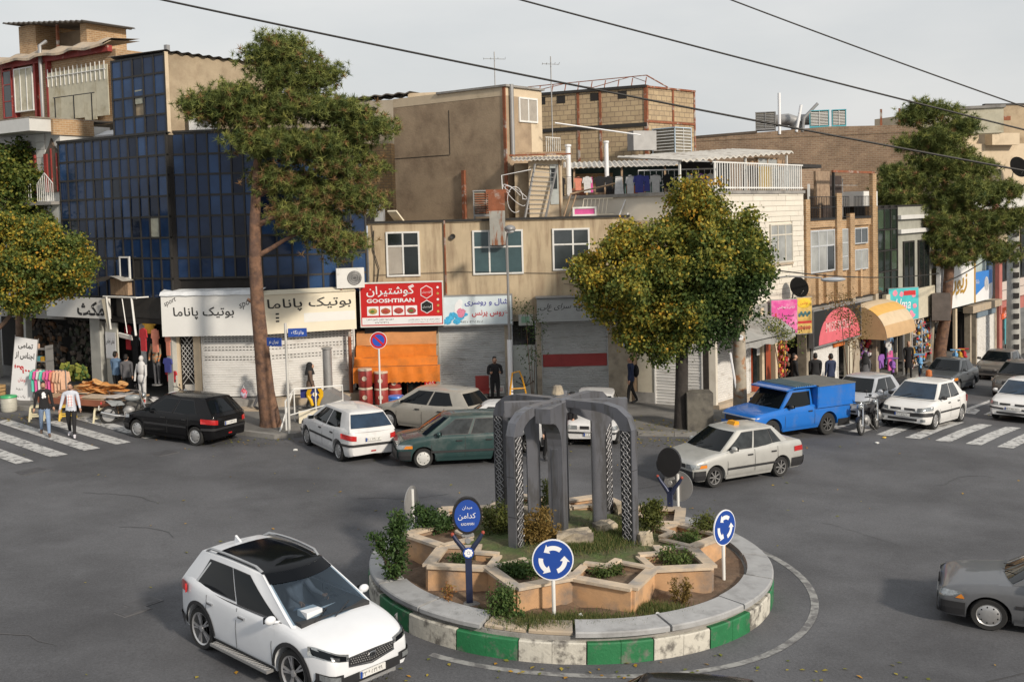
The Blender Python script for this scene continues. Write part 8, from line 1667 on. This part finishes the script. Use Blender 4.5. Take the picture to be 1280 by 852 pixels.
for x, z, w_, h_, n in ((-.1,2.55,.6,.5,'mustard'), (-.35,2.2,.35,.8,'scarlet'), (.35,2.2,.35,.8,'coral'), (1.0,2.1,.25,.8,'coral'), (1.0,1.2,.4,.5,'indigo'), (1.05,.75,.5,.4,'scarlet')): garment(MB(), x, z, w_, h_, random.uniform(-.1,.1)).build('garment', cg[n], t)
t = thing('steel_table', 'grey steel frame table standing in front of the mannequins', 'table', fA.world(5.75, -1.6, .3), fA.an)
b = MB(); b.tube([(-.8,-.3,.9),(.8,-.3,.9),(.8,.3,.9),(-.8,.3,.9),(-.8,-.3,.9)], .025, 5); 
for q in (-.8, -.1, .8): b.tube([(q, -.3, 0), (q, -.3, .9)], .025, 5); b.tube([(q, .3, 0), (q, .3, .9)], .025, 5)
b.build('frame', M_grey, t)
# corner: street name pole, stair railing, donation box, chimney pipe
t = thing('street_name_pole', 'thin grey pole with two blue Persian street name plates at the corner', 'street sign', gp(-7.15, 33.75), .0); MB().tube([(0, 0, -.1), (0, 0, 3.5)], .045, 8).build('pole', mat('pale_pole', (.5,.49,.46), .6, var=.15), t, smooth=50)
for x0, z0, s_, an in ((.38, 3.2, 'وازنگاه', .12), (-.36, 2.92, 'تهران نو', -.5)):
    o = MB().box(-.29, .29, -.015, .015, -.13, .13).build('name_plate', M_blue, t); o.location = (x0, -.05, z0); o.rotation_euler = (0, 0, an); q = text('lettering', s_, M_sw, t, 0, 0, .14, -.02, wid=.38); q.location = (x0, -.05, z0); q.rotation_euler = (0, 0, an)
t = thing('stair_railing', 'white painted stair railing around the basement steps beside the leaning pine', 'railing', gp(-6.6, 35.3), .15)
b = MB(); b.tube([(-.9, -.9, 0), (-.9, -.9, .95), (-.7, .6, 1.1), (.9, .9, 1.1), (.9, .9, 0)], .03, 6); b.tube([(-.8, -.9, .5), (.9, .9, .6)], .02, 5); b.tube([(0, .75, 0), (0, .75, 1.1)], .025, 5); b.tube([(-.7, .6, 0), (-.7, .6, 1.1)], .025, 5); b.tube([(-1.1, -1.0, 0), (-.75, .2, 1.0)], .03, 5); b.build('rail', M_white, t); MB().box(-.55, 1.0, .2, .3, -.1, .42).build('low_wall', B_signc, t); MB().box(-.6, 1.0, .5, .9, -.1, .1).build('stair_well', B_dark, t)
t = thing('donation_box', 'blue charity box held by two yellow hands on a post', 'donation box', gp(-6.75, 36.2), .1)
MB().box(-.05, .05, -.05, .05, 0, .8).build('post', B_ink, t); b = MB(); b.prism([(-.22,-.15,.72),(.22,-.15,.72),(.3,-.15,1.0),(.25,-.15,1.38),(-.25,-.15,1.38),(-.3,-.15,1.0)], (0,.3,0)); b.box(-.62, -.3, -.1, .25, .95, 1.35); b.build('box', mat('charity_blue', (.02,.03,.16), .4), t)
ym = mat('charity_yellow', (.65,.38,.01), .4); b = MB()
for sd in (-1, 1):
    b.tube([(sd*.12, -.17, .62), (sd*.18, -.18, .85), (sd*.31, -.18, 1.05)], [.07,.08,.07], 8); 
    for q in range(4): b.tube([(sd*(.32-.03*q), -.19, 1.02), (sd*(.34-.04*q), -.2, 1.18), (sd*(.27-.045*q), -.2, 1.34)], [.035,.032,.025], 6)
    b.tube([(sd*.22, -.2, .95), (sd*.15, -.21, 1.12)], [.03,.025], 6)
b.build('yellow_hands', ym, t, smooth=60); disc(MB(), .1, -.16, .02, 16, (0, 1.1)).build('emblem_disc', M_sw, t); disc(MB(), .06, -.172, .01, 12, (0, 1.1)).build('emblem', ym, t); t.scale = (.78,)*3
t = thing('vent_pipe', 'thick grey sheet metal flue standing before the cream boutique shutter', 'pipe', gp(-6.6, 37.9)); MB().tube([(0, 0, 0), (0, 0, 2.15)], .16, 12).build('pipe', M_grey, t, smooth=50); MB().lathe([(.16, 2.15), (.2, 2.17), (.2, 2.2), (.14, 2.22)], 12).build('rim', M_grey, t); b = MB(); b.prism([(-.5,-.4,0),(.6,-.4,0),(.75,-.4,.35),(.0,-.4,.8),(-.35,-.4,.6)], (0,.8,0)); b.build('metal_cover', M_grey, t)
t = roundsign(-4.75, 37.75, gz(-4.7, 37.7)+.13, 2.5, .3, .05, 'round red and blue no parking sign on a grey pole before the orange awning', arrows=False, face=mat('sign_red', (.5,.015,.02), .4)); o = disc(MB(), .21, -.018, .006).build('blue_disc', mat('bright_blue', (.02,.08,.45), .4), t); o.location = (0, 0, 2.5); o = MB().obox((0, -.024, 0), .27, .003, .035, (0, R_(45), 0)).build('red_bar', mat('sign_red', 0), t); o.location = (0, 0, 2.5)
mat('cream_label', (.55,.45,.35), .6); br_ = mat('maroon_barrel', (.28,.035,.03), .5, var=.2)
for k, (x, y, z) in enumerate(((-5.4, 38.75, .14), (-5.4, 38.75, .82), (-4.85, 38.9, .14), (-4.85, 38.9, .74), (-4.4, 39.2, .14), (-4.4, 39.2, .64))):
    bucket(x, y, '%s maroon barrel of the %s stack by the butcher shop' % (('lower', 'upper')[k % 2], ('left', 'middle', 'right')[k//2]), br_, .25, .6-.04*(k//2), mat('cream_label', 0), 'barrel', z)
bucket(-4.1, 36.9, 'bright blue plastic barrel between the two parked hatchbacks and the butcher shop', mat('blue_plastic', (.03,.16,.55), .35), .27, .75, cat='barrel', z=.0)
heap('red packets and jars stacked inside the butcher shop', fb, 1.9, .9, .3, 1.0, 1.3, [mat('red_goods', (.4,.03,.03), .6), mat('dark_goods', 0), mat('pale_goods', (.5,.42,.36), .6)], 90)
t = thing('banner_stand', 'narrow red vertical banner with white lettering at the butcher shop door', 'banner', fb.world(2.25, -.1, .25)); MB().box(-.2, .2, 0, .02, 0, 1.5).build('cloth', mat('bright_red_panel', 0), t)
for k in range(4): text('lettering', ('گوشت','مرغ','کباب','جوجه')[k], M_sw, t, 0, 1.3-.33*k, .16, -.006, wid=.28)
t = thing('door_glass', 'narrow glass door inside the butcher shop', 'door', fb.world(1.35, .5, .15)); MB().box(-.02, .02, 0, .03, 0, 2.4).build('jamb', M_rust, t); MB().box(.02, .5, 0, .02, 0, 2.4).build('pane', B_wgd, t)
# lamp post in the centre
t = thing('street_lamp', 'tall thin street lamp standing before the blue scarf shop sign', 'street lamp', gp(-.15, 38.0)); b = MB(); b.tube([(0, 0, 0), (0, 0, 2.5)], .09, 10); b.mi = 1; b.tube([(0, 0, 2.5), (0, 0, 6.0), (.02, -.05, 6.25), (.1, -.3, 6.42)], [.05,.04,.035,.035], 8); b.build('pole', [M_sw, M_grey], t, smooth=50)
o = MB().ell((.12, -.45, 6.42), .2, .36, .14, 14, 8).build('lamp_head', M_grey, t, smooth=60); MB().ell((.12, -.5, 6.36), .16, .26, .1, 12, 6).build('lamp_glass', M_sw, t, smooth=60)
def pole(l, x, y, h, r0, r1, m, cat='utility pole', rot=(0,0)): t = thing('utility_pole', l, cat, gp(x, y)); MB().tube([(0, 0, -.1), (rot[0]*h, rot[1]*h, h)], [r0, r1], 12).build('pole', m, t, smooth=50); return t
cp = mat('old_concrete', (.34,.3,.24), .9, var=.25, scale=4, col2=(.3,.14,.06), c2pos=(.55,.65), c2scale=3, bump=.3)
t = pole('weathered concrete pole with a street light arm beside the blue pickup', 7.5, 35.75, 6.2, .24, .17, cp)
MB().tube([(.0, -.05, .3), (-.35, -.2, 2.4)], .04, 6).build('loose_pipe', M_sw, t)
b = MB(); b.tube([(0, 0, 4.4), (.6, -.1, 4.75), (1.6, -.2, 4.88), (2.7, -.3, 4.8)], .028, 6); b.build('lamp_arm', M_grey, t, smooth=50); MB().ell((3.05, -.33, 4.74), .42, .14, .08, 14, 8).build('lamp_head', mat('lamp_grey', (.33,.36,.4), .4), t, smooth=60)
disc(MB(), .09, -.26, .01, 12, (.0, 2.9)).build('sticker', M_sw, t)
t = pole('lattice concrete pole at the right edge of the picture', 29.3, 63.0, 8.3, .42, .3, mat('pale_concrete', (.36,.36,.34), .9, var=.2)); b = MB(); 
for q in range(12): b.box(-.15, .15, -.42, -.3, .8+.6*q, 1.1+.6*q)
b.build('slot', B_dark, t)
pole('rusty thin post at the butcher shop left pillar', -6.0, 39.3, 3.2, .07, .06, M_rust, 'post')
tag(MB().obox((5.95, 34.85, gz(5.9, 34.8)+.72), .42, .38, .62).build('utility_box', mat('weathered_grey_box', (.13,.12,.1), .8, var=.35, scale=3, col2=(.06,.055,.05), c2scale=2)), 'weathered dark grey utility cabinet beside the plane tree trunk', 'utility box')
# orange folding trolley
t = thing('hand_trolley', 'yellow metal hand trolley frame beside the man in black', 'trolley', gp(.1, 37.6, .0), .2); b = MB(); b.tube([(-.3,0,0),(-.25,.1,1.0),(-.15,.15,1.5),(.1,.15,1.55),(.2,.15,1.3),(.3,.1,.8),(.35,0,0)], .03, 6); b.tube([(-.27,.05,.5),(.33,.05,.5)], .025, 5); b.tube([(-.25,.1,.95),(.3,.1,.95)], .025, 5); b.tube([(.0,-.4,0),(.3,.1,.8)], .025, 5); b.tube([(-.5,-.4,0),(-.2,.1,1.2)], .025, 5); b.build('frame', mat('safety_yellow', (.7,.33,.01), .4), t)
t = thing('chair', 'maroon upholstered chair beside the man in black', 'chair', gp(-1.2, 39.2)); MB().box(-.25,.25,-.2,.25,.4,.48).build('seat', br_, t); MB().box(-.25,.25,.2,.26,.48,1.0).build('backrest', br_, t); 
for a in (-.22, .2): MB().box(a, a+.03, -.18, -.15, 0, .4).build('leg', M_blk, t); MB().box(a, a+.03, .2, .23, 0, .4).build('leg', M_blk, t)
# saplings
shrub('sapling', 'thin sapling with sparse leaves before the pale entrance door', .62, 38.2, gz(.6, 38)+.13, [(0,0,2.0,.45,.3,.7),(.2,0,3.0,.4,.3,.6),(-.2,0,3.6,.3,.3,.4)], 55, 9, .16, .09, L_grn, .5, .014, 'tree')
shrub('sapling', 'thin tree with reddish sparse leaves before the half circle sign', 13.3, 42.6, gz(13.3, 42.6)+.13, [(0,0,3.2,.85,.5,.8),(.3,0,2.3,.6,.4,.5),(-.4,0,3.9,.6,.4,.5)], 110, 10, .2, .1, leafmat('red_leaf', [(0, (.1,.09,.03)), (.6, (.2,.13,.05)), (1, (.3,.1,.05))]), .5, .02, 'tree')
shrub('sapling', 'small leafy sapling before the grey tarpaulin awning', 10.1, 40.1, gz(10, 40)+.13, [(0,0,2.6,.8,.5,.5),(-.5,0,2.9,.6,.4,.4)], 80, 10, .2, .1, L_aut, .45, .02, 'tree')
# right hand shop fronts
f = FR(wb, ORt, DRt)
heap('red and yellow beads and packets hanging at the small shop door', f, 5.6, -.05, .35, .6, 1.9, [mat('red_goods', 0), mat('yellow_goods', (.55,.35,.04), .6), mat('maroon_barrel', 0)], 130, s=.06)
heap('jars and goods on the shelves of the small shop behind the pickup', f, 6.8, .6, .1, 1.4, 2.2, [mat('dim_goods', 0), mat('pale_goods', 0), mat('brown_goods', 0)], 110)
heap('clothes and bags crowded in the doorway under the striped awning', f, 15.0, .3, -1.0, 1.6, 2.2, [cg['violet'], cg['black'], cg['scarlet'], cg['white'], mat('dim_goods', 0)], 120, s=.1)
heap('toys and trinkets filling the toy shop window', f, 22.0, .2, -1.2, 3.0, 2.3, [mat('dim_goods', 0), cg['scarlet'], cg['sky'], mat('pale_goods', 0), cg['mustard'], mat('dark_goods', 0)], 330, s=.075)
heap('folded things in the shop behind the right pine', f, 26.4, .8, -1.6, 2.4, 2.4, [mat('dark_goods', 0), mat('dim_goods', 0), cg['black']], 80, s=.12)
t = thing('toy_shelf', 'white wire toy shelf in the toy shop window', 'shelf', f.world(22, .0, -1.3), f.an)
for k in range(5): piece('shelf_board', M_grey, t, -1.4, 1.4, 0, .3, .1+.5*k, .13+.5*k)
for x in (-1.4, 0, 1.37): piece('upright', M_white, t, x, x+.03, 0, .03, 0, 2.4)
t = thing('clothes_display', 'grey white and pink garments hanging under the striped awning', 'clothes', f.world(16.4, -.5, -1.2), f.an)
for x, z, w_, h_, n in ((-.5,2.5,.6,.9,'white'), (-.3,1.7,.45,.5,'white'), (-.2,1.35,.55,.9,'pink'), (.5,2.4,.4,1.2,'black'), (-1.3,1.3,.6,.6,'violet')): garment(MB(), x, z, w_, h_).build('garment', cg[n], t)
MB().tube([(-1.2,.03,2.62),(1.6,.03,2.62)], .02, 4).build('rail', M_white, t); MB().tube([(1.5,0,0),(1.5,0,2.7)], .05, 6).build('post', M_grey, t)
t = thing('clothes_display', 'teal and black clothes hanging at the shop below the orange sign', 'clothes', f.world(37.2, -.3, -2.6), f.an)
for x, z, w_, h_, n in ((-1.2,2.4,.4,1.5,'teal'), (-.7,2.5,.4,1.2,'sky'), (.2,2.4,.7,1.3,'white'), (1.0,2.4,.5,1.6,'scarlet'), (1.5,2.6,.5,.8,'mustard')): garment(MB(), x, z, w_, h_).build('garment', cg[n], t)
MB().tube([(-1.5,.03,2.6),(1.8,.03,2.6)], .02, 4).build('rail', M_white, t)
for u, l, n, n2 in ((18.2, 'small cyan ride on toy bicycle under the turquoise sign', 'sky', 'black'), (14.6, 'purple toy motorbike under the striped awning', 'violet', 'black'), (23.6, 'bright blue toy tricycle in the row before the toy shop', 'sky', 'white'), (25.0, 'red and white toy bicycle leaning before the toy shop', 'scarlet', 'white'), (24.3, 'yellow and blue toy car in the row before the toy shop', 'mustard', 'sky')):
    p = f.world(u, -1.2); t = thing('toy_bicycle', l, 'toy bicycle', gp(p[0], p[1]), f.an+.4); sc_2 = 1.25
    for xa in (-.38, .38):
        b = MB(); b.tube([(xa+.2*math.cos(a), 0, .2+.2*math.sin(a)) for a in np.linspace(0, 2*PI, 15)], .035, 6, cap=False); b.build('wheel', cg[n2], t)
    b = MB(); b.tube([(-.38, 0, .2), (-.1, 0, .5), (.3, 0, .55), (.38, 0, .2)], .04, 6); b.tube([(.3, 0, .55), (.28, 0, .85)], .03, 6); b.tube([(.28, -.2, .85), (.28, .2, .85)], .03, 6); b.ell((-.12, 0, .58), .16, .1, .07, 10, 6); b.ell((.4, 0, .62), .1, .12, .13, 8, 6); b.build('frame', cg[n], t); t.scale = (sc_2,)*3
t = thing('fire_hydrant', 'orange post beside the dark grey saloon', 'bollard', (18.0, 46.6, gz(18, 46.6))); MB().lathe([(.1, 0), (.1, .7), (.14, .72), (.12, .95), (0, 1.0)], 12).build('post', mat('hydrant_orange', (.5,.15,.04), .6, var=.3), t)
# ================================================================ roof clutter over the beige block
fr2 = FR(bb, (-5.4, 42.5), (1, 0))
t = thing('washing_line', 'washing line with dark white and blue laundry across the roof', 'laundry', (2.6, 42.6, 6.85)); MB().tube([(-.6,0,1.65),(1.0,0,1.5),(2.6,0,1.62),(4.4,0,1.6)], .012, 4).build('line', M_blk, t)
for i, (x, w_, h_, n) in enumerate(((-.55,.3,.7,'black'), (-.25,.3,.65,'white'), (.1,.35,.5,'coral'), (.45,.4,.6,'white'), (.6,.25,.6,'pink'), (.95,.5,.6,'black'), (1.3,.35,.6,'black'), (1.7,.55,.75,'white'), (2.15,.4,.75,'white'), (2.5,.5,.65,'indigo'), (2.8,.35,.6,'indigo'), (3.15,.45,.65,'white'), (3.6,.4,.5,'black'), (4.5,.4,.6,'white'), (4.9,.45,.7,'violet'), (5.3,.35,.5,'white'))):
    garment(MB(), x, 1.58, w_*.8, h_, random.uniform(-.03,.03), sleeve=i % 3 != 1).build('garment', cg[n], t)
t = thing('terrace_gate', 'ornamental white metal railing on the roof right of the washing line', 'railing', (6.3, 42.9, 6.85)); b = MB()
b.tube([(-1.2,0,.9),(-1.2,0,1.8),(1.9,0,1.8),(1.9,0,.9),(-1.2,0,.9)], .03, 5)
for i in range(14): x = -1.2+3.1*i/13; b.tube([(x, 0, .9), (x, 0, 1.8)], .014, 4)
for i in range(5): x = -.9+.6*i; b.tube([(x+.16*math.cos(a), 0, 1.35+.16*math.sin(a)) for a in np.linspace(0, 2*PI, 13)], .014, 4)
b.build('railing', M_white, t)
for k, (x, c_) in enumerate(((2.3, M_rust), (3.15, M_wood), (3.85, M_barkd), (4.7, mat('terracotta', (.4,.13,.05), .85, var=.2)))):
    tag(MB().box(x, x+.75, 43.4, 43.7, 7.75, 8.02+.02*k).build('planter_box', c_), '%s planter box on the roof parapet under the laundry' % ('rusty', 'wooden', 'dark', 'terracotta')[k], 'planter')
t = thing('junk_frames', 'heap of old metal and wooden window frames leaning on the roof edge', 'scrap', (2.9, 40.9, 6.87)); b = MB()
b.tube([(-.9,0,0),(-.6,.1,.9),(1.1,.2,1.25)], .035, 5); b.tube([(-.7,0,0),(-.4,.1,.85)], .03, 5); b.build('wood_pole', M_wood, t); b = MB()
for i in range(7): b.tube([(-.2+.15*i, 0, .1), (-.1+.15*i, .15, .7)], .018, 4)
b.tube([(-.3,0,.1),(1.0,0,.1)], .025, 4); b.tube([(-.1,.15,.7),(1.0,.15,.7)], .025, 4); b.build('rail_section', B_signc, t); b = MB(); b.box(-.55,.35,-.1,-.06,.05,.12); b.mi = 0; b.box(-.55,-.48,-.1,-.06,.12,.4); b.box(.28,.35,-.1,-.06,.12,.4); b.box(-.48,.28,-.1,-.06,.33,.4); b.build('white_frame', M_white, t); MB().box(-.5,.3,-.06,-.04,.1,.34).build('pink_panel', cg['pink'], t)
b = MB(); b.tube([(1.2,0,0),(1.5,.1,.7)], .03, 4); b.tube([(1.5,0,0),(1.8,.1,.6)], .03, 4); b.build('frame_leg', M_sw, t)
t = thing('bed_frame', 'old metal bed frame standing against the roof room wall', 'bed frame', (.55, 41.9, 6.87)); b = MB()
b.tube([(0,0,0),(.45,.1,2.1),(1.3,.1,2.0),(.8,0,0),(0,0,0)], .05, 5); 
for i in range(10): q = .1+.085*i; b.tube([(.45*q*1.0,0,2.1*q), (.8+.5*q,0.02,2.0*q)], .016, 4)
b.build('frame', M_grey, t); b = MB(); b.tube([(-.8,0,0),(-.85,.05,1.7),(.3,.05,1.9)], .02, 4)
for i in range(3): b.tube([(-.35+(.3+.08*i)*math.cos(a+i), .03*i, .75+.15*i+(.5-.1*i)*math.sin(a)) for a in np.linspace(0, 5.2, 16)], .012, 4)
b.build('wire_tangle', M_sw, t)
for x, y, z0, z1, r_, m_, l in ((2.35, 43.0, 6.9, 9.65, .1, M_sw, 'fat white flue pipe beside the roof room'), (4.0, 44.5, 6.9, 9.85, .09, M_sw, 'white flue pipe behind the washing line'), (1.95, 42.2, 6.9, 9.0, .035, M_wood, 'thin pole at the corner of the roof room')):
    t = thing('flue_pipe', l, 'pipe', (x, y, z0)); MB().tube([(0, 0, 0), (0, 0, z1-z0)], r_, 8).build('pipe', m_, t, smooth=50); MB().lathe([(r_*1.0, z1-z0), (r_*1.3, z1-z0+.03), (r_*1.3, z1-z0+.1), (0, z1-z0+.12)], 10).build('cap', m_, t)
def antenna(l, x, y, z0, z1, n, w_): 
    t = thing('tv_antenna', l, 'antenna', (x, y, z0)); MB().tube([(0, 0, 0), (0, 0, z1-z0)], .025, 5).build('mast', M_grey, t); b = MB(); h = z1-z0-.3; b.tube([(-w_, 0, h), (w_, 0, h-.05)], .015, 4)
    for i in range(n): x_ = -w_+2*w_*i/(n-1); b.tube([(x_, -.3, h), (x_, .3, h)], .01, 4)
    b.build('elements', M_grey, t)
antenna('tall television antenna mast above the lit narrow house', 1.85, 45.6, 9.4, 13.6, 5, .35); antenna('small television antenna on the roof of the block building', -.55, 50, 12.2, 14.5, 4, .5)
antenna('television antenna on the roof of the yellow brick building', 15.2, 49.5, 6.5, 8.3, 6, .7)
b = MB(); b.tube([(1.9, 44, 10.7), (5.4, 44.4, 10.15)], .03, 5); tag(b.build('boom', M_sw), 'long thin white horizontal boom across the pale block building', 'pole')
# ================================================================ overhead cables
def cable(l, pts, r=.022, sag=0.0):
    P = []; n = 40
    a, c_ = Vector(pts[0]), Vector(pts[-1])
    for i in range(n+1):
        t_ = i/n; p = a.lerp(c_, t_); p.z -= sag*4*t_*(1-t_); P.append(p)
    tag(MB().tube(P, r, 5).build('overhead_cable', B_mul), l, 'cable')
cable('lowest thick overhead cable crossing in front of the roofs', [(-8.7, 20, 11.75), (12.5, 20.6, 7.1)], .02, .12)
cable('middle overhead cable crossing the sky above the roofs', [(-.6, 20, 11.25), (11.8, 20.4, 7.85)], .017, .05)
cable('uppermost overhead cable in the upper right sky', [(3.0, 20, 11.35), (11.5, 20.5, 8.2)], .014, .05)
cable('thin cable along the white and brick facades', [(9.0, 38.2, 4.9), (21.0, 53, 3.6)], .025, .25); cable('loose cable from the lattice pole to the pine', [(20.5, 51, 3.3), (29.5, 62.8, 5.3)], .03, .3)
# ================================================================ fallen leaves and litter
P = []
for cx, cy, sx, sy, n in ((5.4, 33.4, 2.2, .5, 260), (5.2, 35.2, 1.6, .8, 200), (-17, 36.6, 2, .6, 160), (.9, 16.3, 3.5, .4, 120), (-8, 33.2, 1.5, .4, 90), (13, 42, 3, 3, 60), (0, 28, 8, 4, 130)):
    for _ in range(n): x, y = random.gauss(cx, sx), random.gauss(cy, sy); P.append((x, y, gzc(x, y)+(.15 if any(q == cy for q in (35.2, 42)) else .016)))
o = leaves('fallen_leaves', np.array(P), .09, rng.uniform(.45, 1, len(P)), L_aut, None, .6, 6.0); tag(o, 'yellow fallen leaves scattered along the kerbs and on the road', 'leaves', kind='stuff')
for k, (x, y, l) in enumerate(((11.2, 33.2, 'white scrap of paper on the road left of the right crosswalk'), (11.7, 34.0, 'yellow scrap on the road beside the first right crosswalk stripe'), (-6.6, 31.9, 'white crumpled paper on the road near the corner kerb'))):
    tag(MB().ell((x, y, gzc(x, y)+.03), .07, .05, .03, 7, 4, jit=.5).build('litter', yel if k == 1 else M_white), l, 'litter')
